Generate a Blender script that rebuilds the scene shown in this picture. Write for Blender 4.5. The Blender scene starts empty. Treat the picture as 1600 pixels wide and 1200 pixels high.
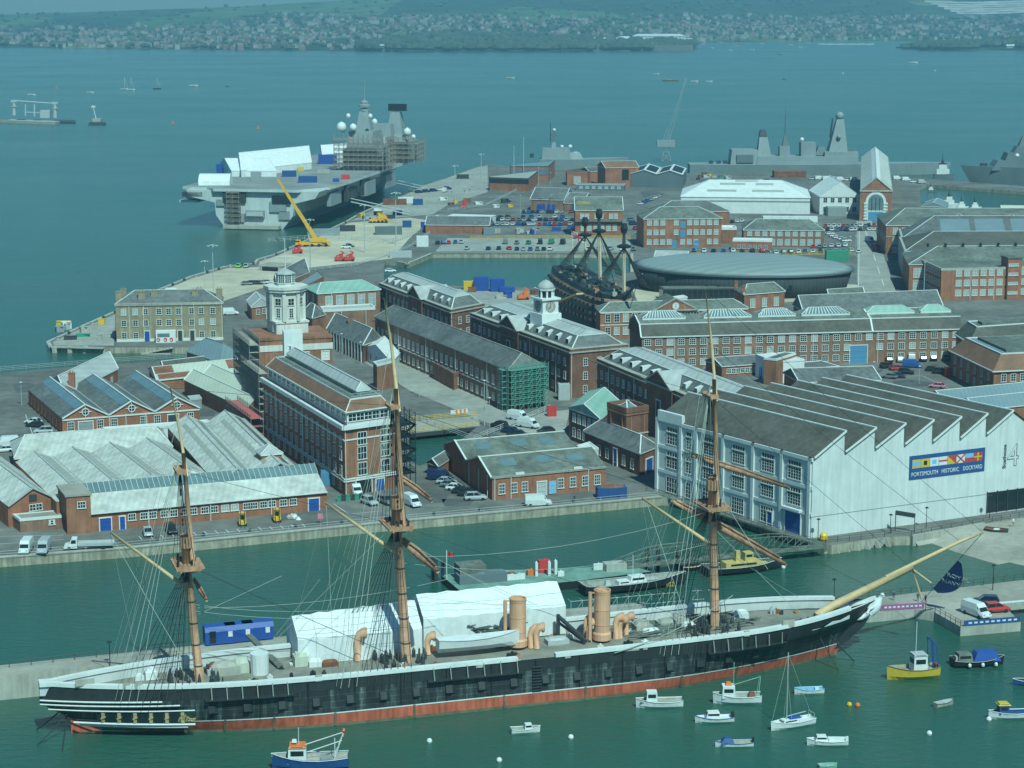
import bpy, math, random
from mathutils import Vector, Matrix
from mathutils.geometry import tessellate_polygon
R=math.radians
sc=bpy.context.scene
COL=sc.collection
random.seed(7)
# ---- camera, sky, sun, exposure
H=105.0;F=3200.0;PITCH=math.atan(597.0/F)
SP, CP=math.sin(PITCH), math.cos(PITCH)
cd=bpy.data.cameras.new('camera');cam=bpy.data.objects.new('camera', cd);COL.objects.link(cam)
cam.location=(0, 0, H);cam.rotation_euler=(math.pi/2-PITCH, 0, 0)
cd.sensor_width=36;cd.lens=36*F/1600;cd.clip_start=1;cd.clip_end=60000
sc.camera=cam
SUN_EL=51.0;SUN_DIR=Vector((0.36, -0.93, 0)).normalized()
az=math.atan2(SUN_DIR.x, SUN_DIR.y)
w=bpy.data.worlds.new("World");sc.world=w;w.use_nodes=True
nt=w.node_tree;nt.nodes.clear()
sky=nt.nodes.new('ShaderNodeTexSky');sky.sky_type='NISHITA';sky.sun_disc=False
sky.sun_elevation=R(SUN_EL);sky.sun_rotation=az;sky.air_density=1.2;sky.dust_density=0.6;sky.ozone_density=3.0
bg=nt.nodes.new('ShaderNodeBackground');bg.inputs[1].default_value=0.070
wo=nt.nodes.new('ShaderNodeOutputWorld')
sm=nt.nodes.new('ShaderNodeMix');sm.data_type='RGBA';sm.blend_type='MULTIPLY';sm.inputs[0].default_value=1;sm.inputs[7].default_value=(0.83, 0.96, 1.12, 1)
nt.links.new(sky.outputs[0], sm.inputs[6]);nt.links.new(sm.outputs[2], bg.inputs[0]);nt.links.new(bg.outputs[0], wo.inputs[0])
sd=bpy.data.lights.new('sun', 'SUN');sd.energy=4.4;sd.angle=R(0.6);sd.color=(1.0, 0.97, 0.90)
sun=bpy.data.objects.new('sun', sd);COL.objects.link(sun)
tosun=Vector((SUN_DIR.x*math.cos(R(SUN_EL)), SUN_DIR.y*math.cos(R(SUN_EL)), math.sin(R(SUN_EL))))
sun.rotation_euler=tosun.to_track_quat('Z', 'Y').to_euler();sun.location=(300, -200, 400)
vs=sc.view_settings
vs.view_transform='Standard';vs.look='None';vs.gamma=1.0;vs.exposure=0.09;vs.use_curve_mapping=False
vs.use_white_balance=True;vs.white_balance_temperature=5300;vs.white_balance_tint=-26
sc.cycles.max_bounces=5;sc.cycles.diffuse_bounces=2;sc.cycles.glossy_bounces=2
sc.cycles.volume_bounces=0;sc.cycles.transmission_bounces=2
sc.cycles.caustics_reflective=False;sc.cycles.caustics_refractive=False
sc.cycles.use_denoising=True;sc.cycles.volume_step_rate=4.0
# ---- measuring: photograph pixel -> place
ZG=1.8
def dn(py):return F*SP+(py-600)*CP
def fw(py):return F*CP-(py-600)*SP
def P(px, py, z=0.0):
 t=(H-z)/dn(py);return Vector(((px-800)*t, fw(py)*t, z))
def G(px, py):return P(px, py, ZG)
def hz(pt, py):return H-pt.y*dn(py)/fw(py)
def PY(px, py, Y):
 z=H-Y*dn(py)/fw(py);return Vector(((px-800)*Y/fw(py), Y, z))
def on_plane(px, py, o, n):
 d=Vector((px-800, fw(py), -dn(py)));c=Vector((0, 0, H))
 return c+d*((o-c).dot(n)/d.dot(n))
 # ---- materials
MATS={}
def nd(t, k, **kw):
 n=t.nodes.new(k)
 for a, b in kw.items():setattr(n, a, b)
 return n
def mat(name, col, rough=0.7, var=0.18, scale=0.35, col2=None, streak=0.0, metal=0.0, fine=0.0, fscale=3.0, bump=0.0, spec=0.3):
 if name in MATS:return MATS[name]
 m=bpy.data.materials.new(name);m.use_nodes=True;MATS[name]=m
 t=m.node_tree;b=t.nodes['Principled BSDF'];L=t.links.new
 b.inputs['Roughness'].default_value=rough;b.inputs['Metallic'].default_value=metal
 b.inputs['Specular IOR Level'].default_value=spec
 c=(*col, 1)
 g=nd(t, 'ShaderNodeNewGeometry')
 n1=nd(t, 'ShaderNodeTexNoise');n1.inputs['Scale'].default_value=scale;n1.inputs['Detail'].default_value=6;n1.inputs['Roughness'].default_value=0.65
 L(g.outputs['Position'], n1.inputs['Vector'])
 rp=nd(t, 'ShaderNodeValToRGB');rp.color_ramp.elements[0].position=0.3;rp.color_ramp.elements[1].position=0.7
 c2=col2 if col2 else tuple(x*(1-1.6*var)for x in col)
 c1=col if col2 else tuple(min(1, x*(1+0.8*var))for x in col)
 rp.color_ramp.elements[0].color=(*c2, 1);rp.color_ramp.elements[1].color=(*c1, 1)
 L(n1.outputs[0], rp.inputs[0]);out=rp.outputs[0]
 if streak or fine:
  mp=nd(t, 'ShaderNodeMapping');L(g.outputs['Position'], mp.inputs[0])
  mp.inputs['Scale'].default_value=(1.6, 1.6, 0.12)if streak else(fscale, )*3
  n2=nd(t, 'ShaderNodeTexNoise');n2.inputs['Scale'].default_value=1.0;n2.inputs['Detail'].default_value=4
  L(mp.outputs[0], n2.inputs['Vector'])
  r2=nd(t, 'ShaderNodeMapRange');r2.inputs[1].default_value=0.3;r2.inputs[2].default_value=0.7
  k=streak or fine
  r2.inputs[3].default_value=1-k;r2.inputs[4].default_value=1+k*0.4;L(n2.outputs[0], r2.inputs[0])
  mx=nd(t, 'ShaderNodeMix', data_type='RGBA', blend_type='MULTIPLY');mx.inputs[0].default_value=1
  L(out, mx.inputs[6]);L(r2.outputs[0], mx.inputs[7]);out=mx.outputs[2]
 L(out, b.inputs['Base Color'])
 if bump:
  bm=nd(t, 'ShaderNodeBump');bm.inputs['Strength'].default_value=bump;bm.inputs['Distance'].default_value=0.2
  L(n1.outputs[0], bm.inputs['Height']);L(bm.outputs[0], b.inputs['Normal'])
 return m
def ribbed(name, col, per=1.0, k=0.12, ang=0.0, **kw):
 if name in MATS:return MATS[name]
 m=mat(name, col, **kw);t=m.node_tree;b=t.nodes['Principled BSDF'];L=t.links.new
 g=nd(t, 'ShaderNodeNewGeometry');mp=nd(t, 'ShaderNodeMapping');mp.inputs['Rotation'].default_value=(0, 0, ang)
 L(g.outputs['Position'], mp.inputs[0])
 wv=nd(t, 'ShaderNodeTexWave');wv.inputs['Scale'].default_value=0.314/per;wv.inputs['Distortion'].default_value=0.4
 L(mp.outputs[0], wv.inputs['Vector'])
 r2=nd(t, 'ShaderNodeMapRange');r2.inputs[3].default_value=1-k;r2.inputs[4].default_value=1.0;L(wv.outputs[1], r2.inputs[0])
 old=b.inputs['Base Color'].links[0].from_socket
 mx=nd(t, 'ShaderNodeMix', data_type='RGBA', blend_type='MULTIPLY');mx.inputs[0].default_value=1
 L(old, mx.inputs[6]);L(r2.outputs[0], mx.inputs[7]);L(mx.outputs[2], b.inputs['Base Color'])
 return m
def paint(name, col, rough=0.45, spec=0.4):return mat(name, col, rough=rough, var=0.06, scale=0.8, spec=spec)
M={}
M['brick']=mat('brick', (0.285, 0.142, 0.082), 0.85, 0.22, 0.25, streak=0.25)
M['brick_dark']=mat('brick_dark', (0.19, 0.10, 0.066), 0.85, 0.22, 0.25, streak=0.28)
M['brick_red']=mat('brick_red', (0.30, 0.136, 0.078), 0.85, 0.18, 0.3, streak=0.18)
M['brick_brown']=mat('brick_brown', (0.25, 0.15, 0.098), 0.85, 0.2, 0.3, streak=0.25)
M['slate']=mat('slate', (0.150, 0.156, 0.150), 0.7, 0.22, 0.12, fine=0.34, fscale=0.8)
M['slate_brown']=mat('slate_brown', (0.112, 0.108, 0.090), 0.8, 0.22, 0.10, fine=0.25, fscale=0.9)
M['slate_green']=mat('slate_green', (0.165, 0.178, 0.150), 0.8, 0.25, 0.12, fine=0.34, fscale=0.7)
M['tile_brown']=mat('tile_brown', (0.22, 0.125, 0.075), 0.8, 0.18, 0.2, fine=0.15)
M['lead']=ribbed('lead', (0.42, 0.425, 0.41), 2.4, 0.12, 0.5, rough=0.6, var=0.1, scale=0.15)
M['copper']=ribbed('copper', (0.29, 0.42, 0.34), 2.2, 0.1, 0.2, rough=0.7, var=0.1, scale=0.15)
M['sheet']=ribbed('sheet', (0.54, 0.54, 0.49), 1.2, 0.1, 0.0, rough=0.75, var=0.12, scale=0.12, fine=0.24, fscale=0.5)
M['sheet_dark']=ribbed('sheet_dark', (0.37, 0.375, 0.325), 1.2, 0.1, 0.0, rough=0.75, var=0.12, scale=0.09)
M['sheet_cream']=ribbed('sheet_cream', (0.50, 0.52, 0.42), 1.2, 0.08, 0.0, rough=0.75, var=0.08, scale=0.09)
M['sheet_blue']=ribbed('sheet_blue', (0.20, 0.25, 0.27), 1.2, 0.1, 0.0, rough=0.6, var=0.08, scale=0.09)
M['rust_sheet']=ribbed('rust_sheet', (0.30, 0.14, 0.08), 1.4, 0.2, 0.6, rough=0.8, var=0.3, scale=0.1)
M['white']=mat('white_paint', (0.66, 0.67, 0.65), 0.6, 0.07, 0.3, streak=0.07)
M['white_wall']=mat('white_wall', (0.60, 0.615, 0.60), 0.65, 0.07, 0.2, streak=0.13)
M['trim']=mat('white_trim', (0.62, 0.63, 0.60), 0.6, 0.06, 1.0)
M['stone']=mat('stone', (0.40, 0.385, 0.33), 0.85, 0.14, 0.3, streak=0.2)
M['stone_yellow']=mat('stone_yellow', (0.30, 0.255, 0.165), 0.85, 0.16, 0.5, streak=0.18)
M['portland']=mat('portland', (0.62, 0.605, 0.55), 0.8, 0.1, 0.4, streak=0.16)
M['quay_wall']=mat('quay_wall', (0.36, 0.335, 0.255), 0.9, 0.25, 0.35, streak=0.42)
M['concrete']=mat('concrete', (0.34, 0.32, 0.27), 0.9, 0.22, 0.08, fine=0.12, fscale=0.7)
M['asphalt']=mat('asphalt', (0.17, 0.166, 0.15), 0.92, 0.27, 0.045, fine=0.24, fscale=0.35)
M['apron']=mat('apron', (0.50, 0.45, 0.335), 0.92, 0.16, 0.03, fine=0.15, fscale=0.25)
M['paving']=mat('paving', (0.33, 0.325, 0.29), 0.92, 0.14, 0.05, fine=0.15, fscale=0.4)
M['glass']=mat('window_glass', (0.018, 0.026, 0.028), 0.12, 0.2, 0.6, spec=0.5)
M['blind']=mat('window_blind', (0.34, 0.37, 0.36), 0.5, 0.15, 0.5)
M['skylight']=mat('skylight_glass', (0.15, 0.20, 0.21), 0.18, 0.15, 0.3, spec=0.5)
M['pontoon_deck']=mat('pontoon_deck', (.20, .30, .25), .8, .25, .3);M['tug_yellow']=paint('tug_yellow', (.50, .40, .14));M['blue']=paint('blue_paint', (0.035, 0.075, 0.30));M['blue_pale']=paint('pale_blue_paint', (0.12, 0.24, 0.38))
M['flag_navy']=paint('flag_navy', (.05, .085, .28), .8);M['red']=paint('red_paint', (0.45, 0.045, 0.04));M['yellow']=paint('yellow_paint', (0.60, 0.42, 0.03))
M['yellow_crane']=paint('crane_yellow', (0.62, 0.36, 0.03));M['green']=paint('green_paint', (0.09, 0.26, 0.16))
M['green_lime']=paint('lime_paint', (0.20, 0.50, 0.08));M['orange']=paint('orange_paint', (0.60, 0.17, 0.04))
M['black']=paint('black_paint', (0.018, 0.020, 0.022), 0.5);M['dark']=paint('dark_metal', (0.045, 0.05, 0.052), 0.5)
M['grey']=paint('grey_paint', (0.26, 0.28, 0.28), 0.6);M['galv']=paint('galvanised', (0.42, 0.44, 0.43), 0.5)
M['navy_grey']=mat('navy_grey', (0.255, 0.285, 0.29), 0.6, 0.08, 0.08, streak=0.1)
M['carrier_grey']=mat('carrier_grey', (0.50, 0.525, 0.51), 0.6, 0.1, 0.06, streak=0.14);M['navy_dark']=mat('navy_dark', (0.13, 0.155, 0.165), 0.65, 0.1, 0.08)
M['flight_deck']=mat('flight_deck', (0.25, 0.26, 0.25), 0.9, 0.2, 0.06)
M['tent']=mat('white_sheeting', (0.70, 0.71, 0.70), 0.55, 0.08, 0.5, streak=0.1, bump=0.5)
M['wood']=mat('mast_wood', (0.44, 0.26, 0.155), 0.6, 0.2, 0.8, streak=0.3)
M['wood_pale']=mat('spar_wood', (0.55, 0.41, 0.22), 0.6, 0.12, 0.8)
M['plank']=ribbed('deck_plank', (0.26, 0.245, 0.205), 0.5, 0.18, R(71), rough=0.85, var=0.2, scale=0.3)
M['buff']=mat('funnel_buff', (0.60, 0.355, 0.215), 0.6, 0.1, 0.4, streak=0.14)
M['rope']=mat('pale_rope', (0.34, 0.36, 0.31), 0.9, 0.1, 1.0);M['tar']=mat('tarred_rope', (0.035, 0.035, 0.032), 0.9, 0.1, 1.0)
M['tyre']=mat('tyre', (0.02, 0.02, 0.02), 0.9, 0.1, 1.0)
M['rust']=mat('rust', (0.20, 0.095, 0.055), 0.9, 0.3, 0.5)
M['scaffold']=mat('scaffold_tube', (0.27, 0.235, 0.20), 0.6, 0.15, 0.6);M['scaffold_green']=paint('scaffold_green', (0.15, 0.29, 0.23))
M['skin']=paint('skin', (0.45, 0.27, 0.19), 0.6);M['hivis']=paint('hivis', (0.45, 0.60, 0.06), 0.7);M['cloth']=paint('dark_cloth', (0.04, 0.05, 0.08), 0.8)
M['leaf']=mat('foliage', (0.055, 0.085, 0.045), 0.8, 0.35, 0.02);M['bark']=mat('bark', (0.10, 0.085, 0.065), 0.9, 0.2, 1.0)
# ---- mesh builder
class MB:
 def __init__(s):s.v=[];s.f=[];s.m=[]
 def poly(s, pts, mi=0):
  n=len(s.v);s.v+=[tuple(p)for p in pts];s.f.append(tuple(range(n, n+len(pts))));s.m.append(mi)
 def prism(s, pts, z0, z1, mi=0, top=None, cap=True, bot=False):
  n=len(pts)
  ar=sum(pts[i][0]*pts[(i+1)%n][1]-pts[(i+1)%n][0]*pts[i][1]for i in range(n))
  if ar<0:pts=list(reversed(pts))
  for i in range(n):
   a, b=pts[i], pts[(i+1)%n]
   s.poly([(a[0], a[1], z0), (b[0], b[1], z0), (b[0], b[1], z1), (a[0], a[1], z1)], mi)
  if cap:s.poly([(p[0], p[1], z1)for p in pts], mi if top is None else top)
  if bot:s.poly([(p[0], p[1], z0)for p in reversed(pts)], mi)
  return s
 def box(s, c, sz, rot=0.0, mi=0):
  hx, hy=sz[0]/2, sz[1]/2;k, q=math.cos(rot), math.sin(rot)
  pts=[(c[0]+x*k-y*q, c[1]+x*q+y*k)for x, y in((-hx, -hy), (hx, -hy), (hx, hy), (-hx, hy))]
  return s.prism(pts, c[2], c[2]+sz[2], mi, bot=True)
 def beam(s, a, b, w, h=None, mi=0, up=Vector((0, 0, 1))):
  a, b=Vector(a), Vector(b);h=h or w;d=b-a
  if d.length<1e-6:return s
  d.normalize();x=d.cross(up)
  if x.length<1e-3:x=d.cross(Vector((1, 0, 0)))
  x.normalize();y=x.cross(d);x*=w/2;y*=h/2
  r=[a-x-y, a+x-y, a+x+y, a-x+y];q=[p+(b-a)for p in r]
  for i in range(4):j=(i+1)%4;s.poly([r[i], r[j], q[j], q[i]], mi)
  s.poly(r[::-1], mi);s.poly(q, mi);return s
 def tube(s, pts, r, n=6, mi=0, cap=True):
  pts=[Vector(p)for p in pts];N=len(pts);rs=r if isinstance(r, (list, tuple))else[r]*N
  base=len(s.v)
  for i, p in enumerate(pts):
   d=(pts[min(i+1, N-1)]-pts[max(i-1, 0)]).normalized()
   x=d.cross(Vector((0, 0, 1)))
   if x.length<1e-3:x=Vector((1, 0, 0))
   x.normalize();y=d.cross(x)
   for k in range(n):
    a=2*math.pi*k/n;s.v.append(tuple(p+(x*math.cos(a)+y*math.sin(a))*rs[i]))
  for i in range(N-1):
   for k in range(n):
    a=base+i*n+k;b=base+i*n+(k+1)%n
    s.f.append((a, b, b+n, a+n));s.m.append(mi)
  if cap:
   s.f.append(tuple(base+k for k in range(n)));s.m.append(mi)
   s.f.append(tuple(base+(N-1)*n+k for k in reversed(range(n))));s.m.append(mi)
  return s
 def lathe(s, c, prof, n=16, mi=0, sx=1.0, sy=1.0, rot=0.0):
  base=len(s.v);k0, q0=math.cos(rot), math.sin(rot)
  for r, z in prof:
   for k in range(n):
    a=2*math.pi*k/n;x, y=r*sx*math.cos(a), r*sy*math.sin(a)
    s.v.append((c[0]+x*k0-y*q0, c[1]+x*q0+y*k0, c[2]+z))
  for i in range(len(prof)-1):
   for k in range(n):
    a=base+i*n+k;b=base+i*n+(k+1)%n
    s.f.append((a, b, b+n, a+n));s.m.append(mi)
  s.f.append(tuple(base+(len(prof)-1)*n+k for k in range(n)));s.m.append(mi)
  s.f.append(tuple(base+k for k in reversed(range(n))));s.m.append(mi)
  return s
 def loft(s, rings, mi=0, closed=False, capends=False):
  base=len(s.v);n=len(rings[0])
  for r in rings:s.v+=[tuple(p)for p in r]
  for i in range(len(rings)-1):
   for k in range(n if closed else n-1):
    a=base+i*n+k;b=base+i*n+(k+1)%n
    s.f.append((a, b, b+n, a+n));s.m.append(mi)
  if capends:
   s.f.append(tuple(base+k for k in reversed(range(n))));s.m.append(mi)
   s.f.append(tuple(base+(len(rings)-1)*n+k for k in range(n)));s.m.append(mi)
  return s
 def build(s, name, mats, parent=None, smooth=False, world=True):
  if not isinstance(mats, (list, tuple)):mats=[mats]
  mats=[M[x]if isinstance(x, str)else x for x in mats]
  if parent is not None:
   og=Vector((0, 0, 0))
   if world:
    q=parent
    while q is not None:og=og+q.location;q=q.parent
  else:
   xs=[p[0]for p in s.v];ys=[p[1]for p in s.v]
   og=Vector(((min(xs)+max(xs))/2, (min(ys)+max(ys))/2, min(p[2]for p in s.v)))
  me=bpy.data.meshes.new(name);me.from_pydata([(p[0]-og[0], p[1]-og[1], p[2]-og[2])for p in s.v], [], s.f)
  for mm in mats:me.materials.append(mm)
  if len(mats)>1:me.polygons.foreach_set('material_index', s.m)
  if smooth:me.polygons.foreach_set('use_smooth', [True]*len(me.polygons))
  me.update()
  o=bpy.data.objects.new(name, me);COL.objects.link(o)
  if parent is not None:o.parent=parent
  else:o.location=og
  return o
def tag(o, label, cat, group=None, kind=None):
 if label:o['label']=label
 if cat:o['category']=cat
 if group:o['group']=group
 if kind:o['kind']=kind
 return o
def struct(o, kind='structure'):o['kind']=kind;return o
def thing(name, label, cat, loc=(0, 0, 0), group=None, rz=0.0):
 o=bpy.data.objects.new(name, None);COL.objects.link(o);o.location=loc;o.rotation_euler=(0, 0, rz)
 o.empty_display_size=0.5
 return tag(o, label, cat, group)
def dup(o, loc=None, rz=None, parent=None, label=None, group=None):
 c=o.copy();COL.objects.link(c);c.parent=parent
 if loc is not None:c.location=loc
 if rz is not None:c.rotation_euler=(0, 0, rz)
 if label:c['label']=label
 if group:c['group']=group
 for ch in list(o.children):dup(ch, parent=c)
 return c
ORD=['first', 'second', 'third', 'fourth', 'fifth', 'sixth', 'seventh', 'eighth', 'ninth', 'tenth', 'eleventh', 'twelfth', 'thirteenth',
 'fourteenth', 'fifteenth', 'sixteenth', 'seventeenth', 'eighteenth', 'nineteenth', 'twentieth', 'twenty-first', 'twenty-second',
 'twenty-third', 'twenty-fourth', 'twenty-fifth', 'twenty-sixth', 'twenty-seventh', 'twenty-eighth', 'twenty-ninth', 'thirtieth']
def xy(v):return Vector((v[0], v[1]))
def ang(a, b):return math.atan2(b[1]-a[1], b[0]-a[0])
# ---- windows, walls, roofs
WCACHE={}
def win_mesh(w, h, glass='glass', bars=(1, 2), frame='trim', fw_=0.13):
 key=(round(w, 2), round(h, 2), glass, bars, frame)
 if key in WCACHE:return WCACHE[key]
 b=MB()
 b.poly([(-w/2, -0.04, 0), (w/2, -0.04, 0), (w/2, -0.04, h), (-w/2, -0.04, h)], 1)
 def bx(x0, x1, z0, z1, d=0.11):b.prism([(x0, -d), (x1, -d), (x1, 0.0), (x0, 0.0)], z0, z1, 0, bot=True)
 bx(-w/2-fw_, -w/2, 0, h);bx(w/2, w/2+fw_, 0, h)
 bx(-w/2-fw_, w/2+fw_, h, h+fw_);bx(-w/2-fw_-.1, w/2+fw_+.1, -fw_*1.3, 0, 0.2)
 for i in range(bars[0]):x=-w/2+w*(i+1)/(bars[0]+1);bx(x-.045, x+.045, 0, h, 0.09)
 for i in range(bars[1]):z=h*(i+1)/(bars[1]+1);bx(-w/2, w/2, z-.045, z+.045, 0.08)
 me=bpy.data.meshes.new('window');me.from_pydata(b.v, [], b.f)
 me.materials.append(M[frame]);me.materials.append(M[glass]);me.polygons.foreach_set('material_index', b.m);me.update()
 WCACHE[key]=me;return me
def put_wall(root, name, me, p, r):
 o=bpy.data.objects.new(name, me);COL.objects.link(o);o.parent=root
 o.location=Vector(p)-root.location;o.rotation_euler=(0, 0, r);return o
def wins(root, a, b, z, n, w=1.2, h=2.0, m0=1.5, m1=1.5, glass='glass', bars=(1, 2), frame='trim', skip=(), name='window'):
 a, b=xy(a), xy(b);d=(b-a);L=d.length;d.normalize();r=ang(a, b)
 for i in range(n):
  if i in skip:continue
  s=m0+(L-m0-m1)*((i+.5)/n)
  p=a+d*s
  gl=glass if not isinstance(glass, (list, tuple))else random.choice(glass)
  put_wall(root, name, win_mesh(w, h, gl, bars, frame), (p.x, p.y, z), r)
def door(root, a, b, t, z, w, h, m='blue', name='door', frame=True):
 a, b=xy(a), xy(b);d=(b-a).normalized();p=a.lerp(b, t);n=Vector((d.y, -d.x))
 q=MB();r=ang(a, b)
 q.box((p.x+n.x*.06, p.y+n.y*.06, z), (w, .16, h), r, 0)
 for k in(1, 2):q.box((p.x+n.x*.16, p.y+n.y*.16, z+h*k/3-.05), (w, .06, .07), r, 0)
 o=q.build(name, [m], root)
 if frame:
  f=MB();c=d*(w/2+.1)
  for sg in(-1, 1):f.box((p.x+n.x*.1+c.x*sg, p.y+n.y*.1+c.y*sg, z), (.2, .3, h), r)
  f.box((p.x+n.x*.1, p.y+n.y*.1, z+h), (w+.5, .34, .22), r);
  fo=f.build('door_frame', ['trim']);fo.parent=o;fo.location=fo.location-root.location
 return o
def pipe(root, a, b, t, z0, z1, m='trim'):
 a, b=xy(a), xy(b);d=(b-a).normalized();p=a.lerp(b, t);n=Vector((d.y, -d.x))*.15
 MB().tube([(p.x+n.x, p.y+n.y, z0), (p.x+n.x, p.y+n.y, z1)], .09, 6).build('drainpipe', [m], root)
def band(root, a, b, z, h=.35, d=.15, m='trim', name='string_course', ext=.0):
 a, b=xy(a), xy(b);dd=(b-a).normalized();n=Vector((dd.y, -dd.x));a=a-dd*ext;b=b+dd*ext
 MB().prism([tuple(a-n*.05), tuple(b-n*.05), tuple(b+n*d), tuple(a+n*d)], z, z+h, bot=True).build(name, [m], root)
def fourth(c):return[xy(c[0]), xy(c[1]), xy(c[2]), xy(c[0])+xy(c[2])-xy(c[1])]
def grow(c, e):
 o=[]
 for i in range(4):
  p=c[i];u=(c[i]-c[(i+1)%4]).normalized();v=(c[i]-c[(i-1)%4]).normalized();o.append(p+(u+v)*e)
 return o
def V3(p, z):return Vector((p[0], p[1], z))
def roof_shape(c, z, rise, axis=0, hip=0.0, over=0.3, fascia=.25, b=None, mi=0, ti=1, ridge=.14, hip2=None):
 """pitched roof over the four corners c; ridge parallel to edge axis->axis+1"""
 b=b or MB();q=grow(c, over);q=q[axis:]+q[:axis]
 r0, r1=(q[0]+q[3])/2, (q[1]+q[2])/2;d=(r1-r0).normalized()
 h2=hip if hip2 is None else hip2
 r0=r0+d*hip;r1=r1-d*h2
 A=[V3(p, z)for p in q];T0, T1=V3(r0, z+rise), V3(r1, z+rise);lo=[V3(p, z-fascia)for p in q]
 b.poly([A[0], A[1], T1, T0], mi);b.poly([A[2], A[3], T0, T1], mi);b.poly([A[1], A[2], T1], mi);b.poly([A[3], A[0], T0], mi)
 for i in range(4):j=(i+1)%4;b.poly([lo[i], lo[j], A[j], A[i]], ti)
 if ridge:
  up=Vector((0, 0, ridge*.6))
  b.beam(T0+up, T1+up, ridge*2, ridge, ti)
  for k, T, hh in((0, T0, hip), (3, T0, hip), (1, T1, h2), (2, T1, h2)):b.beam(A[k]+up, T+up, ridge*2, ridge, ti)
 return b
def flat_roof(root, c, z, m='asphalt', par=.7, trim='stone', wall='brick'):
 b=MB();ci=grow(c, -.45)
 b.prism([tuple(p)for p in ci], z-.3, z+.04, 0)
 o=b.build('roof', [m], root);q=MB();co=grow(c, .1)
 for i in range(4):
  j=(i+1)%4;q.prism([tuple(co[i]), tuple(co[j]), tuple(ci[j]), tuple(ci[i])], z-.35, z+par, 0)
 q.build('parapet', [trim], root)
def walls(root, c, z0, z1, m='brick', gable=None, axis=0, inset=0.0):
 b=MB();b.prism([tuple(p)for p in c], z0, z1, 0)
 if gable:
  q=c[axis:]+c[:axis]
  for i, j in((1, 2), (3, 0)):
   mid=(q[i]+q[j])/2;b.poly([V3(q[i], z1), V3(q[j], z1), V3(mid, z1+gable)], 0)
 return b.build('wall', [m], root)
def house(name, label, cat, c, z1, z0=ZG, wall='brick', roof='gable', rise=3.0, axis=0, hip=0.0, rm='slate', trim='trim', group=None, over=.3, par=.8, hip2=None):
 c=fourth(c)if len(c)==3 else[xy(p)for p in c]
 ce=(c[0]+c[2])/2
 root=thing(name, label, cat, (ce.x, ce.y, z0), group)
 walls(root, c, z0, z1, wall, rise if roof=='gable' else None, axis)
 if roof=='gable':roof_shape(c, z1, rise, axis, 0.0, over).build('roof', [rm, trim], root)
 elif roof=='hip':roof_shape(c, z1, rise, axis, hip, over, hip2=hip2).build('roof', [rm, trim], root)
 elif roof=='flat':flat_roof(root, c, z1, rm, par, trim)
 return root, c
def chimney(root, p, z, w=.9, d=.9, h=1.8, m='brick', rot=0.0):
 b=MB();b.box((p[0], p[1], z), (w, d, h), rot);b.box((p[0], p[1], z+h), (w+.2, d+.2, .2), rot)
 for k in(-1, 1):b.lathe((p[0]+k*w*.22*math.cos(rot), p[1]+k*w*.22*math.sin(rot), z+h+.2), [(.16, 0), (.13, .5)], 8)
 return b.build('chimney', [m], root)
 # ---- water
def water_mat():
 m=bpy.data.materials.new('harbour_water');m.use_nodes=True;t=m.node_tree;b=t.nodes['Principled BSDF'];L=t.links.new
 g=nd(t, 'ShaderNodeNewGeometry')
 n0=nd(t, 'ShaderNodeTexNoise');n0.inputs['Scale'].default_value=0.008;n0.inputs['Detail'].default_value=5
 mp0=nd(t, 'ShaderNodeMapping');mp0.inputs['Scale'].default_value=(0.5, 0.75, 1.0);L(g.outputs['Position'], mp0.inputs[0]);L(mp0.outputs[0], n0.inputs['Vector'])
 rp=nd(t, 'ShaderNodeValToRGB');rp.color_ramp.elements[0].position=.3;rp.color_ramp.elements[1].position=.72
 rp.color_ramp.elements[0].color=(0.030, 0.074, 0.054, 1);rp.color_ramp.elements[1].color=(0.042, 0.104, 0.072, 1)
 L(n0.outputs[0], rp.inputs[0]);L(rp.outputs[0], b.inputs['Base Color'])
 rr=nd(t, 'ShaderNodeMapRange');rr.inputs[1].default_value=.3;rr.inputs[2].default_value=.7;rr.inputs[3].default_value=.13;rr.inputs[4].default_value=.25;L(n0.outputs[0], rr.inputs[0]);L(rr.outputs[0], b.inputs['Roughness']);b.inputs['IOR'].default_value=1.33
 mp=nd(t, 'ShaderNodeMapping');mp.inputs['Scale'].default_value=(0.45, 0.8, 1);mp.inputs['Rotation'].default_value=(0, 0, 0.35);L(g.outputs['Position'], mp.inputs[0])
 n1=nd(t, 'ShaderNodeTexNoise');n1.inputs['Scale'].default_value=0.9;n1.inputs['Detail'].default_value=5;n1.inputs['Roughness'].default_value=.6;L(mp.outputs[0], n1.inputs['Vector'])
 n2=nd(t, 'ShaderNodeTexNoise');n2.inputs['Scale'].default_value=0.10;n2.inputs['Detail'].default_value=3;L(mp.outputs[0], n2.inputs['Vector'])
 ad=nd(t, 'ShaderNodeMath', operation='ADD');L(n1.outputs[0], ad.inputs[0]);L(n2.outputs[0], ad.inputs[1])
 bm=nd(t, 'ShaderNodeBump');bm.inputs['Strength'].default_value=0.85;bm.inputs['Distance'].default_value=0.35
 L(ad.outputs[0], bm.inputs['Height']);L(bm.outputs[0], b.inputs['Normal'])
 return m
M['water']=water_mat()
q=MB();q.poly([(-9000, -500, 0), (9000, -500, 0), (9000, 12000, 0), (-9000, 12000, 0)])
struct(q.build('water', ['water']))
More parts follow.
